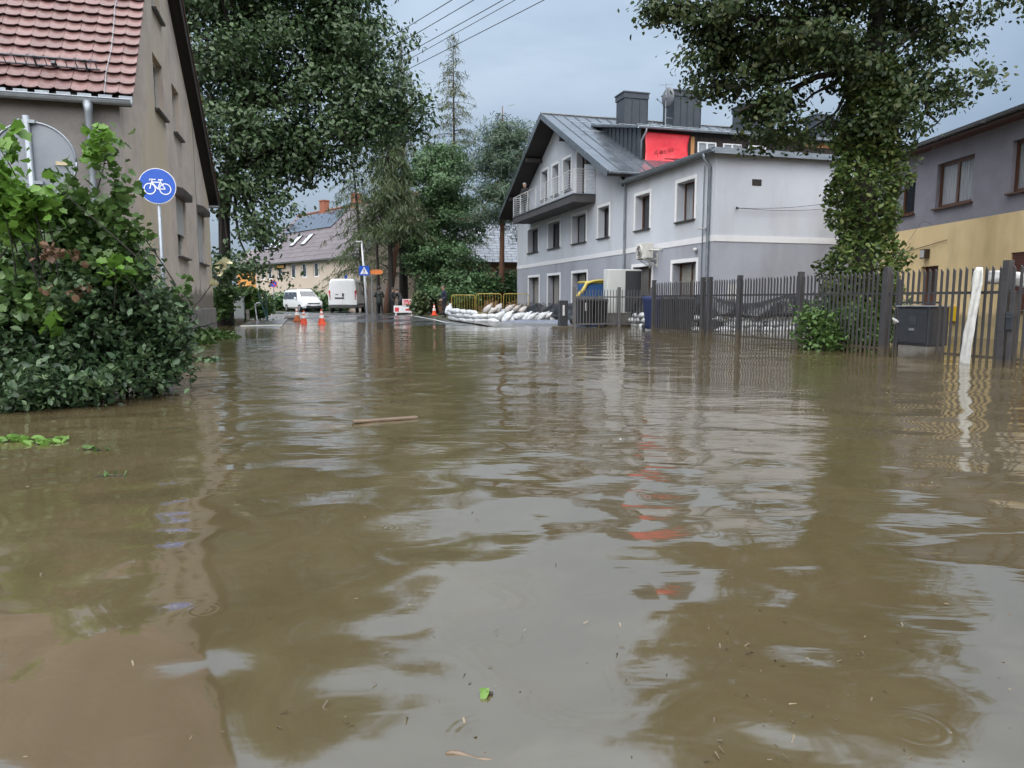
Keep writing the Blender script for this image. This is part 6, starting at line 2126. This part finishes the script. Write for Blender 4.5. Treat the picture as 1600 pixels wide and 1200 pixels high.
b = B(); b.tube([(0, 0, -.3), (0, 0, .72)], .085, 10); b.build('shaft', M_conc, pp, smooth=True)
b = B(); b.cbox((0, 0, .75), .24, .24, .06); b.build('cap', M_kerb, pp, bevel=.01)
p = on(388, 503, 0.02)
pq = thing('concrete_post', 'small concrete marker post right of the grey cabinet', 'post', p, RZ)
b = B(); b.box(-.07, .07, -.07, .07, -.2, .55); b.build('shaft', M_conc, pq, bevel=.02)
b = B(); b.box(-.08, .08, -.08, .08, .552, .58); b.build('cap', M_kerb, pq)
p = on(401, 505, 0.02)
bp_ = thing('bent_pipe', 'bent white pipe like a walking stick in front of the hedge', 'pipe', p, 0)
b = B(); b.tube([(.14, 0, -.1), (.02, 0, .18), (-.02, 0, .7), (-.01, 0, .82), (.05, 0, .88), (.2, 0, .88)], .03, 8); b.build('pipe', M_pole, bp_, smooth=True)
b = B(); b.tube([(.0, 0, .12), (.0, 0, -.15)], .022, 6); b.build('leg', M_pole, bp_)
p = on(418, 503, 0.02)
gf = thing('green_fence_panel', 'leaning dark green wire fence panel at the end of the hedge', 'fence', p, 0)
M_grn = mat('dark_green_steel', (.012, .060, .055), (.01, .05, .045), rough=.5)
b = B(); b.tube([(.05, 0, -.1), (-.42, .1, 1.35)], .035, 8); b.build('post', M_grn, gf)
b = B(); b.tube([(-.1, .3, -.1), (-.12, .3, 1.35)], .03, 8); b.build('post', M_grn, gf)
for k in range(9):
    t = k / 8
    b = B(); b.tube([(.02 - .42 * t, .02 + .08 * t, .05 + 1.25 * t), (-.1, .3, .05 + 1.25 * t)], .01, 4); b.build('wire', M_grn, gf)
# floating board at the water edge
M_plank = mat('pale_wet_board', (.52, .49, .42), (.38, .35, .29), rough=.5, scale=5, stretch=(1, 8, 8))
p = on(409, 509, 0.03)
o = B().cbox((0, 0, 0), 1.55, .34, .05, .35, .02).build('floating_board', M_plank, None, bevel=.01); o.location = p
tag(o, 'pale wooden board stranded at the water edge near the cones', 'board')
p = on(452, 499.5, .02)
b = B(); b.lathe((0, 0, 0), [(.10, 0), (.22, .05), (.17, .2), (.05, .26)], 9); o = b.build('rock', M_stone, None, smooth=True); o.location = p; o.scale = (1.3, .8, .9)
tag(o, 'grey stone on the wet road left of the cones', 'rock')

# ------------------------------------------------------------------ overhead wires
M_wire = mat('black_cable', (.02, .02, .022), rough=.5)
for i, (x0, y0, x1, y1) in enumerate(((612, 57, 706, 0), (612, 75, 740, 0), (633, 85, 786, 0), (640, 92, 805, 0), (648, 103, 850, 0))):
    a, c = at(x0, y0, 27.5), at(x1, y1, 21.0)
    d = c - a
    pts = []
    for k in range(25):
        t = -1.0 + 4.2 * k / 24
        pts.append(a + d * t + Vector((0, 0, .012 * (t - .0) * (t - 1.0) * 1.0)))
    b = B(); b.tube(pts, .012 if i != 3 else .010, 5)
    o = b.build('overhead_wire', M_wire)
    tag(o, 'overhead wire across the sky, %s' % ('topmost of the five', 'second from the top', 'third from the top, upper of the close pair', 'fourth from the top, lower of the close pair', 'lowest of the five')[i], 'wire', 'overhead wires')
# ------------------------------------------------------------------ vehicles
M_car = mat('white_car_paint', (.68, .69, .70), (.63, .64, .65), rough=.22, scale=2, coat=.6)
M_plast = mat('black_bumper_plastic', (.022, .022, .024), rough=.5)
M_tyre = mat('tyre_rubber', (.016, .016, .017), rough=.8)
M_rim = mat('grey_rim', (.32, .33, .34), rough=.35, metal=.5)
M_tail = mat('red_lamp', (.42, .015, .02), rough=.15)
M_head = mat('clear_lamp', (.45, .47, .5), rough=.08)
M_cglass = mat('car_glass', (.030, .036, .045), (.022, .027, .034), rough=.03, spec=.9)

def loft(b, secs, caps=True):
    """secs = list of closed rings with equal counts."""
    n = len(secs[0])
    vs = [p for s in secs for p in s]
    fs = []
    for i in range(len(secs) - 1):
        for k in range(n):
            fs.append((i * n + k, i * n + (k + 1) % n, (i + 1) * n + (k + 1) % n, (i + 1) * n + k))
    if caps:
        fs += [tuple(range(n - 1, -1, -1)), tuple((len(secs) - 1) * n + k for k in range(n))]
    b.add(vs, fs)
def ring(y, w_sill, w_belt, w_roof, z0, zb, zr, rc=.14):
    """cross-section of a car body at y: sill, belt and roof half-widths and heights"""
    r = min(rc, w_roof * .5, (zr - zb) * .6 if zr > zb + .02 else .01)
    half = [(w_sill * .88, z0), (w_sill, z0 + .12), (w_belt, (z0 + zb) * .55), (w_belt * .985, zb), (w_roof + (w_belt - w_roof) * .25, zr - r * 1.1), (w_roof - r * .25, zr - r * .3), (w_roof - r, zr)]
    return [(x, y, z) for x, z in half] + [(-x, y, z) for x, z in reversed(half)]
def wheel(parent, x, y, r, w=.2):
    b = B(); s = 1 if x > 0 else -1
    b.lathe((x, y, r), [(r * .55, -w / 2), (r * .93, -w / 2), (r, -w * .3), (r, w * .3), (r * .93, w / 2), (r * .55, w / 2)], 22, 'X'); t = b.build('wheel', M_tyre, parent, smooth=False)
    b = B(); b.lathe((x + s * w * .36, y, r), [(r * .6, 0), (r * .58, s * .03), (r * .2, s * .045), (.03, s * .05)], 16, 'X'); rm = b.build('rim', M_rim, t, smooth=False)
    return t
def panel(parent, name, m, pts, th=.012):
    """flat panel through 4+ points pushed out along its normal"""
    ps = [Vector(p) for p in pts]
    n = (ps[1] - ps[0]).cross(ps[2] - ps[0]).normalized() * th
    b = B(); k = len(ps)
    b.add(ps + [p + n for p in ps], [tuple(range(k - 1, -1, -1)), tuple(range(k, 2 * k))] + [(i, (i + 1) % k, k + (i + 1) % k, k + i) for i in range(k)])
    return b.build(name, m, parent)

# big panel van seen from behind
p = at(536, 489, 51.5); p.z = gz(p.x, p.y) + .02
van = thing('panel_van', 'large white panel van seen from behind at the junction', 'van', p, math.radians(5))
b = B()
loft(b, [ring(0, .98, 1.0, .84, .38, 1.25, 2.36, .2), ring(.08, 1.01, 1.03, .88, .36, 1.25, 2.44, .2), ring(1.5, 1.02, 1.04, .90, .32, 1.25, 2.50, .2), ring(3.6, 1.02, 1.04, .89, .32, 1.25, 2.48, .2), ring(4.3, 1.0, 1.02, .80, .32, 1.25, 2.2, .2), ring(4.95, .98, .98, .80, .32, 1.25, 1.45, .1), ring(5.5, .92, .9, .7, .34, .95, 1.12, .1), ring(5.62, .8, .8, .6, .4, .8, .95, .08)])
body = b.build('body', M_car, van, smooth=False, bevel=.03)
for s in (-1, 1):
    x0, x1 = (.03, .80) if s > 0 else (-.80, -.03)
    d = panel(van, 'rear_door', M_car, [(x0, -.004, .62), (x1, -.004, .62), (x1 * .96 if s > 0 else x1, .0, 2.26), (x0 if s > 0 else x0 * .96, .0, 2.26)], .014)
    panel(d, 'door_recess', M_car, [(x0 + .08, -.019, 1.35), (x1 - .08, -.019, 1.35), (x1 - .1, -.017, 2.1), (x0 + .1, -.017, 2.1)], .008)
    b = B(); b.hexa([(s * .86, -.03, .95), (s * 1.0, .02, .95), (s * 1.0, .12, .95), (s * .86, .05, .95), (s * .86, -.03, 1.62), (s * .985, .02, 1.62), (s * .985, .12, 1.62), (s * .86, .05, 1.62)]); b.build('tail_lamp', M_tail, van, bevel=.02)
    b = B(); b.hexa([(s * .86, -.035, 1.0), (s * .95, -.005, 1.0), (s * .95, .05, 1.0), (s * .86, .03, 1.0), (s * .86, -.035, 1.12), (s * .95, -.005, 1.12), (s * .95, .05, 1.12), (s * .86, .03, 1.12)]); b.build('reversing_lamp', M_head, van)
    b = B(); b.box(s * 1.05 - .03 * (s < 0), s * 1.05 + .18 * s + .03 * (s > 0), 4.3, 4.4, 1.35, 1.72) if s > 0 else b.box(-1.30, -1.06, 4.3, 4.4, 1.35, 1.72); b.build('mirror', M_plast, van, bevel=.03)
b = B(); b.hexa([(-1.02, -.09, .36), (1.02, -.09, .36), (1.03, .3, .36), (-1.03, .3, .36), (-1.0, -.06, .60), (1.0, -.06, .60), (1.04, .3, .60), (-1.04, .3, .60)]); b.build('rear_bumper', M_plast, van, bevel=.03)
b = B(); b.box(-.55, .10, -.035, -.020, 1.02, 1.13); b.build('number_plate_recess', M_plast, van)
b = B(); b.box(-.03, .09, -.05, -.02, 1.18, 1.42); b.build('handle', M_plast, van, bevel=.01)
b = B(); b.box(-.5, -.3, -.028, -.019, 1.30, 1.36); b.build('badge', M_plast, van)
for s in (-1, 1):
    panel(van, 'cab_window', M_cglass, [(s * 1.03, 3.5, 1.3), (s * 1.02, 4.55, 1.3), (s * .93, 4.25, 1.95), (s * .955, 3.5, 2.0)] if s < 0 else [(1.03, 4.55, 1.3), (1.03, 3.5, 1.3), (.955, 3.5, 2.0), (.93, 4.25, 1.95)], .02)
    b = B(); b.box(s * 1.045 - .01, s * 1.045 + .01, .5, 4.6, .55, .68); b.build('side_moulding', M_plast, van)
    for y_ in (.95, 4.6):
        wheel(van, s * .90, y_, .345)

# small van facing the camera
p = at(474, 488.5, 59); p.z = gz(p.x, p.y) + .02
car = thing('small_van', 'small white passenger van facing the camera, left of the big van', 'van', p, math.radians(-141.8))
b = B()
loft(b, [ring(-2.2, .78, .80, .62, .36, .95, 1.62, .16), ring(-2.1, .86, .88, .70, .30, .95, 1.76, .16), ring(-1.0, .89, .90, .72, .26, .97, 1.83, .16), ring(.35, .89, .90, .70, .26, .97, 1.82, .16), ring(.75, .89, .90, .66, .26, .97, 1.68, .14),
         ring(1.35, .88, .88, .70, .26, .97, 1.10, .08), ring(1.95, .85, .84, .66, .28, .82, .97, .08), ring(2.15, .76, .76, .55, .32, .70, .84, .06), ring(2.22, .60, .62, .45, .36, .62, .72, .05)])
b.build('body', M_car, car, bevel=.02)
panel(car, 'windscreen', M_cglass, [(-.66, 1.30, 1.10), (.66, 1.30, 1.10), (.60, .78, 1.64), (-.60, .78, 1.64)][::-1], .03)
for s in (-1, 1):
    for y0, y1, nm in ((-1.9, -1.15, 'rear_window'), (-1.05, -.15, 'side_window'), (-.05, .95, 'front_window')):
        yt = y1 if nm != 'front_window' else y1 - .38
        pts = [(s * .895, y0, 1.03), (s * .895, y1, 1.03), (s * .775, yt, 1.58), (s * .775, y0 + .03, 1.58)]
        panel(car, nm, M_cglass, pts if s > 0 else pts[::-1], .022)
    b = B(); b.box(min(s * .93, s * 1.1), max(s * .93, s * 1.1), .85, .95, 1.02, 1.18); b.build('mirror', M_car, car, bevel=.02)
    b = B(); b.hexa([(s * .46, 2.12, .70), (s * .80, 1.95, .72), (s * .82, 1.80, .72), (s * .5, 2.0, .70), (s * .48, 2.10, .86), (s * .80, 1.93, .90), (s * .80, 1.76, .90), (s * .5, 1.95, .86)]); b.build('headlight', M_head, car, bevel=.02)
    for y_ in (-1.35, 1.42):
        wheel(car, s * .82, y_, .31, .19)
b = B(); b.box(-.5, .5, 2.16, 2.24, .64, .72); b.build('grille', M_plast, car, bevel=.01)
b = B(); b.box(-.62, .62, 2.14, 2.26, .36, .50); lg = b.build('lower_grille', M_plast, car, bevel=.02)
b = B(); b.box(-.26, .26, 2.262, 2.28, .47, .58); b.build('number_plate', M_wht, car)
b = B(); b.lathe((0, 2.245, .68), [(.055, 0), (.05, .012), (.02, .015)], 14, 'Y'); b.build('badge', M_rim, car)
for s in (-1, 1):
    b = B(); b.tube([(s * .62, -1.9, 1.80), (s * .62, -1.8, 1.87), (s * .62, .2, 1.87), (s * .62, .3, 1.81)], .018, 6); b.build('roof_rail', M_plast, car)

# ------------------------------------------------------------------ people
M_skin = mat('skin', (.50, .31, .23), (.45, .27, .20), rough=.5)
M_hairg = mat('grey_hair', (.42, .41, .40), (.33, .32, .31), rough=.7)
M_haird = mat('dark_hair', (.025, .02, .017), rough=.6)
M_jgreen = mat('black_green_jacket', (.016, .021, .019), (.011, .014, .013), rough=.6, scale=6)
M_black = mat('black_clothes', (.013, .013, .016), (.009, .009, .011), rough=.7, scale=6)
M_navy = mat('navy_jacket', (.020, .026, .048), (.013, .018, .034), rough=.5, scale=6)
M_jeans = mat('dark_trousers', (.022, .024, .032), (.015, .016, .022), rough=.8, scale=6)
M_shoe = mat('dark_shoe', (.015, .013, .012), rough=.5)
M_shirt = mat('grey_check_shirt', (.30, .30, .33), (.20, .20, .23), rough=.8, scale=12)

def person(label, loc, rz, h, mats, pose, hair=None, long_coat=False, hood=False):
    """One continuous body grown from a posed skeleton; faces +y. mats: skin, top, legs, shoes. pose: joints in metres for h = 1.75."""
    J = dict(pel=(0, 0, .95), wst=(0, -.01, 1.10), chs=(0, 0, 1.32), nck=(0, .01, 1.47), hd0=(0, .03, 1.56), hd1=(0, .045, 1.66),
             sL=(-.175, 0, 1.41), eL=(-.24, -.03, 1.13), wL=(-.25, .08, .90), sR=(.175, 0, 1.41), eR=(.24, -.03, 1.13), wR=(.25, .08, .90),
             hL=(-.095, 0, .92), kL=(-.11, .02, .50), aL=(-.115, -.02, .085), hR=(.095, 0, .92), kR=(.11, .02, .50), aR=(.115, -.02, .085))
    J.update(pose)
    J = {k: Vector(v) for k, v in J.items()}
    up_ = (J['hd1'] - J['hd0']).normalized()
    fw = Vector(pose.get('face', (0, 1, 0))).normalized() if 'face' in pose else Vector((0, 1, 0))
    bones = [('pel', 'wst', .155, .145, 1), ('wst', 'chs', .145, .165, 1), ('chs', 'nck', .15, .07, 1), ('nck', 'hd0', .058, .06, 0), ('hd0', 'hd1', .088, .098, 0),
             ('chs', 'sL', .12, .085, 1), ('chs', 'sR', .12, .085, 1), ('sL', 'eL', .075, .055, 1), ('eL', 'wL', .055, .042, 1), ('sR', 'eR', .075, .055, 1), ('eR', 'wR', .055, .042, 1),
             ('pel', 'hL', .13, .11, 2), ('pel', 'hR', .13, .11, 2), ('hL', 'kL', .105, .072, 2), ('kL', 'aL', .07, .052, 2), ('hR', 'kR', .105, .072, 2), ('kR', 'aR', .07, .052, 2)]
    segs = [(J[a], J[c], r0, r1, m) for a, c, r0, r1, m in bones]
    if long_coat:
        segs.append((J['wst'], (J['hL'] + J['hR']) / 2 + Vector((0, 0, -.14)), .16, .18, 1))
    for s in ('L', 'R'):
        a = J['a' + s]
        segs.append((a + Vector((0, -.04, -.03)), a + Vector((0, .17, -.05)), .045, .034, 3))
        w, e = J['w' + s], J['e' + s]
        d = (w - e).normalized()
        segs.append((w, w + d * .085, .036, .034, 0))
    hc = J['hd1']
    segs.append((hc + fw * .085 - up_ * .02, hc + fw * .115 - up_ * .045, .016, .014, 0))          # nose
    segs.append((hc + fw * .05 - up_ * .08, hc + fw * .075 - up_ * .1, .045, .035, 0))              # chin
    side = fw.cross(up_).normalized()
    for s in (-1, 1):
        segs.append((hc + side * s * .09 - up_ * .02, hc + side * s * .105 + up_ * .015, .018, .018, 0))   # ears
    b = B()
    for a, c, r0, r1, m in segs:
        d = c - a
        ax = d.normalized() if d.length > 1e-6 else Vector((0, 0, 1))
        pts = [a - ax * r0 * .95, a - ax * r0 * .7, a, c, c + ax * r1 * .7, c + ax * r1 * .95]
        b.tube(pts, [r0 * .3, r0 * .72, r0, r1, r1 * .72, r1 * .3], 10)
    me = bpy.data.meshes.new('tmp'); me.from_pydata(b.v, [], b.f)
    bm = bmesh.new(); bm.from_mesh(me); bmesh.ops.recalc_face_normals(bm, faces=bm.faces); bm.to_mesh(me); bm.free()
    o = bpy.data.objects.new('tmp', me); COL.objects.link(o)
    md = o.modifiers.new('r', 'REMESH'); md.mode = 'VOXEL'; md.voxel_size = .022
    sm = o.modifiers.new('s', 'SMOOTH'); sm.factor = .5; sm.iterations = 3
    dg = bpy.context.evaluated_depsgraph_get()
    nm = bpy.data.meshes.new_from_object(o.evaluated_get(dg))
    bpy.data.objects.remove(o)
    n = len(nm.polygons)
    cen = np.empty(n * 3, np.float32); nm.polygons.foreach_get('center', cen); cen = cen.reshape(-1, 3)
    best = np.full(n, 1e9); idx = np.zeros(n, np.int32)
    for a, c, r0, r1, m in segs:
        a_, d_ = np.array(a), np.array(c - a)
        t = np.clip(((cen - a_) @ d_) / max(1e-9, d_ @ d_), 0, 1)
        dist = np.linalg.norm(cen - (a_ + t[:, None] * d_), axis=1) - (r0 + (r1 - r0) * t)
        k = dist < best
        best[k] = dist[k]; idx[k] = m
    # fingers: four and a thumb on each palm, rooted in it
    fb = B()
    for s, sg in (('L', -1), ('R', 1)):
        w, e = J['w' + s], J['e' + s]
        d = (w - e).normalized()
        sd_ = Vector((0, 1, 0)) - d * d.y
        sd_ = sd_.normalized() if sd_.length > .2 else Vector((0, 0, 1)).cross(d).normalized()
        nn = d.cross(sd_).normalized() * (1 if sg > 0 else -1)
        pm = w + d * .10
        for q, L_ in ((-.027, .062), (-.009, .075), (.009, .078), (.026, .068)):
            a = pm + sd_ * q
            fb.tube([a - d * .02, a + d * L_ * .5, a + d * L_ * .9 - nn * .025], [.010, .009, .007], 6)
        a = w + d * .04 + sd_ * .03
        fb.tube([a, a + d * .04 + sd_ * .025, a + d * .075 + sd_ * .02], [.012, .010, .008], 6)
    for m in mats:
        nm.materials.append(m)
    fm = bpy.data.meshes.new('f'); fm.from_pydata(fb.v, [], fb.f)
    bm = bmesh.new(); bm.from_mesh(nm); nb = len(bm.faces); bm.from_mesh(fm)
    bm.faces.ensure_lookup_table()
    for i in range(nb):
        bm.faces[i].material_index = int(idx[i]); bm.faces[i].smooth = True
    for i in range(nb, len(bm.faces)):
        bm.faces[i].material_index = 0; bm.faces[i].smooth = True
    bmesh.ops.scale(bm, vec=(h / 1.75,) * 3, verts=bm.verts)
    bm.to_mesh(nm); bm.free()
    nm.name = 'person'
    r = link('person', nm); r.location = loc; r.rotation_euler = (0, 0, rz)
    tag(r, label, 'person')
    k = h / 1.75
    if hair is not None or hood:
        b = B()
        vs, fs = [], []
        nr, ns = 7, 14
        R = .112 if not hood else .135
        for i in range(nr + 1):
            ph = math.pi * (.62 if not hood else .8) * i / nr
            for j in range(ns):
                t = 2 * math.pi * j / ns
                q = side * math.sin(ph) * math.cos(t) * R + fw * (math.sin(ph) * math.sin(t) * R * 1.1 - .022) + up_ * (math.cos(ph) * R * 1.05)
                if math.sin(t) > .3 and ph > 1.05:
                    q += up_ * .05 * (ph - 1.05) * 1.6
                vs.append((hc + up_ * .015 + q) * k)
        for i in range(nr):
            for j in range(ns):
                fs.append((i * ns + j, i * ns + (j + 1) % ns, (i + 1) * ns + (j + 1) % ns, (i + 1) * ns + j))
        b.add(vs, fs)
        ho = b.build('hood' if hood else 'hair', hair, r, smooth=True)
        md = ho.modifiers.new('t', 'SOLIDIFY'); md.thickness = .012
    eb = B()
    for s in (-1, 1):
        c = (hc + fw * .087 + side * s * .035 + up_ * .005) * k
        eb.lathe(c, [(.004, -.008), (.011, 0), (.004, .008)], 8)
    eb.build('eyes', M_haird, r)
    mb = B(); c = (hc + fw * .10 - up_ * .075) * k
    mb.tube([c - side * .024, c + fw * .006, c + side * .024], .006, 5); mb.build('mouth', mat('lips', (.30, .12, .10), rough=.5), r)
    return r

def stand(px, py, D):
    p = at(px, py, D); p.z = gz(p.x, p.y) + .02
    return p
person('person in a long black-green jacket seen from behind, left of the group', stand(593, 492, 46.3), .15, 1.80, [M_skin, M_jgreen, M_black, M_shoe],
       dict(eL=(-.29, .02, 1.14), wL=(-.14, .20, 1.12), eR=(.29, .02, 1.14), wR=(.14, .20, 1.10), kL=(-.13, .03, .5), aL=(-.15, -.02, .085), kR=(.14, .02, .5), aR=(.19, .0, .085)), M_black, True, True)
person('person in black with dark curly hair, middle of the group', stand(614, 490, 47.8), -1.1, 1.76, [M_skin, M_black, M_black, M_shoe],
       dict(eL=(-.25, .04, 1.15), wL=(.0, .24, 1.2), eR=(.25, .04, 1.15), wR=(-.02, .23, 1.14)), M_haird)
person('person in black leaning over with legs apart, right of the group', stand(627, 490.5, 46.8), 1.0, 1.78, [M_skin, M_black, M_black, M_shoe],
       dict(wst=(0, .05, 1.09), chs=(0, .16, 1.28), nck=(0, .25, 1.39), hd0=(0, .31, 1.45), hd1=(0, .35, 1.54), sL=(-.18, .20, 1.34), sR=(.18, .20, 1.34), eL=(-.24, .30, 1.08), wL=(-.15, .46, 1.0), eR=(.25, .28, 1.08), wR=(.17, .44, .98),
            kL=(-.17, .10, .50), aL=(-.22, .02, .085), kR=(.17, -.05, .51), aR=(.24, -.22, .085), face=(0, .9, -.35)), M_haird)
person('man in a navy jacket and dark trousers standing beside the sandbags', stand(694, 495.5, 40.0), 2.0, 1.78, [M_skin, M_navy, M_jeans, M_shoe],
       dict(eL=(-.23, -.05, 1.14), wL=(-.17, .12, 1.0), eR=(.23, -.05, 1.14), wR=(.17, .12, 1.0), kL=(-.10, .03, .5), kR=(.11, .0, .5), aR=(.12, -.08, .085)), M_haird)
q = gh_o + U * 18.7 - V * .72
person('grey-haired man in a dark vest leaning on the balcony railing', (q.x, q.y, 5.9), math.radians(150), 1.74, [M_skin, M_black, M_jeans, M_shoe],
       dict(wst=(0, .03, 1.1), chs=(0, .10, 1.31), nck=(0, .15, 1.45), hd0=(0, .19, 1.53), hd1=(0, .22, 1.63), sL=(-.18, .12, 1.38), sR=(.18, .12, 1.38), eL=(-.24, .18, 1.16), wL=(-.16, .36, 1.12), eR=(.24, .18, 1.16), wR=(.14, .36, 1.12)), M_hairg)

# ------------------------------------------------------------------ things afloat
M_wood = mat('grey_brown_wet_wood', (.17, .12, .08), (.095, .066, .042), rough=.45, scale=4, stretch=(2, 12, 12))
a, c = on(551, 661, .0), on(652, 654, .0)
d = c - a
o = B().cbox((0, 0, .012), d.length, .07, .022).build('floating_plank', M_wood, None, bevel=.006)
o.location = (a + c) / 2; o.rotation_euler = (0, 0, math.atan2(d.y, d.x)); tag(o, 'narrow wooden plank floating in the middle of the flood', 'plank')
a, c = on(696, 1180, .0), on(785, 1192, .0)
b = B(); b.tube([a.lerp(c, t) + Vector((0, .006 * math.sin(t * 7), .004 + .002 * math.sin(t * 11))) for t in [0, .12, .25, .4, .55, .7, .85, 1]], [.004, .006, .0065, .006, .005, .0055, .004, .0022], 7)
b.tube([a.lerp(c, .55) + Vector((0, 0, .004)), a.lerp(c, .72) + Vector((0, .02, .008))], [.003, .0012], 5)
o = b.build('twig', M_wood, None, smooth=True); tag(o, 'brown twig floating at the bottom edge of the picture', 'twig')
def afloat(label, pts, n, spread, leaf, lm, seed, D=None, tpl=LEAF):
    rng = np.random.default_rng(seed)
    c = on(*pts[0], 0)
    r = thing('floating_plants', label, 'plants', c)
    P, sb = [], B()
    W_ = [on(x, y, 0) - c for x, y in pts]
    sb.tube([p + Vector((0, 0, .006)) for p in W_], .005, 5)
    sb.build('stem', M_bark, r)
    for _ in range(n):
        i = rng.integers(0, len(W_) - 1)
        q = W_[i].lerp(W_[i + 1], rng.uniform())
        P.append((q.x + rng.normal() * spread, q.y + rng.normal() * spread, .008 + abs(rng.normal()) * .012))
    leaves('leaf', P, leaf, lm, r, rng, tpl, .9)
afloat('green leafy shoots floating at the left edge below the bush', [(5, 692), (30, 688), (60, 694), (108, 688)], 60, .05, .07, L_fresh, 91)
afloat('small green sprig floating below the bush', [(130, 704), (145, 703), (160, 705)], 9, .02, .06, L_mid, 92)
afloat('grassy green tuft floating in the brown water left of the plank', [(148, 747), (170, 744), (195, 746)], 16, .03, .07, L_mid, 93, tpl=NEEDLE)
afloat('small bright green leaf floating near the bottom edge', [(752, 1088), (760, 1086), (770, 1087)], 4, .008, .03, L_fresh, 94)
afloat('leafy branch trailing in the water right of the bush', [(290, 560), (320, 566), (335, 562)], 26, .07, .13, L_bush, 95, tpl=LOBED)
# specks of straw, bark and leaf adrift: nobody could count them
rng = np.random.default_rng(123)
M_speck = leaf_mat('drift_specks', [(.05, .035, .02), (.10, .07, .04), (.20, .165, .115), (.03, .022, .015)], trans=0, rough=.6)
P = []
for _ in range(260):
    px = rng.uniform(0, 1600); py = 620 + 580 * rng.uniform() ** .7
    if rng.uniform() < .55:
        px = rng.normal(1150, 220); py = rng.normal(1050, 90)
    py = min(1215, max(560, py))
    q = on(px, py, 0)
    P.append((q.x, q.y, .003))
o = leaves('floating_debris', P, .0125, M_speck, None, rng, (np.array([(-.12, -.5, 0), (.12, -.5, .06), (.1, .5, 0), (-.1, .5, .06)]), [(0, 1, 2, 3)]), .97, jitter=.9)
tag(o, 'scattered specks of straw and bark adrift on the brown water', 'debris')
# paler scum and froth flecks further out
P = []
for _ in range(45):
    q = on(rng.uniform(360, 1500), rng.uniform(530, 760), 0)
    P.append((q.x, q.y, .003))
o = leaves('floating_froth', P, .014, mat('pale_froth', (.42, .40, .36), rough=.6), None, rng, DIAMOND, .98, jitter=.8)
tag(o, 'small pale flecks of froth drifting on the ruffled water', 'froth')
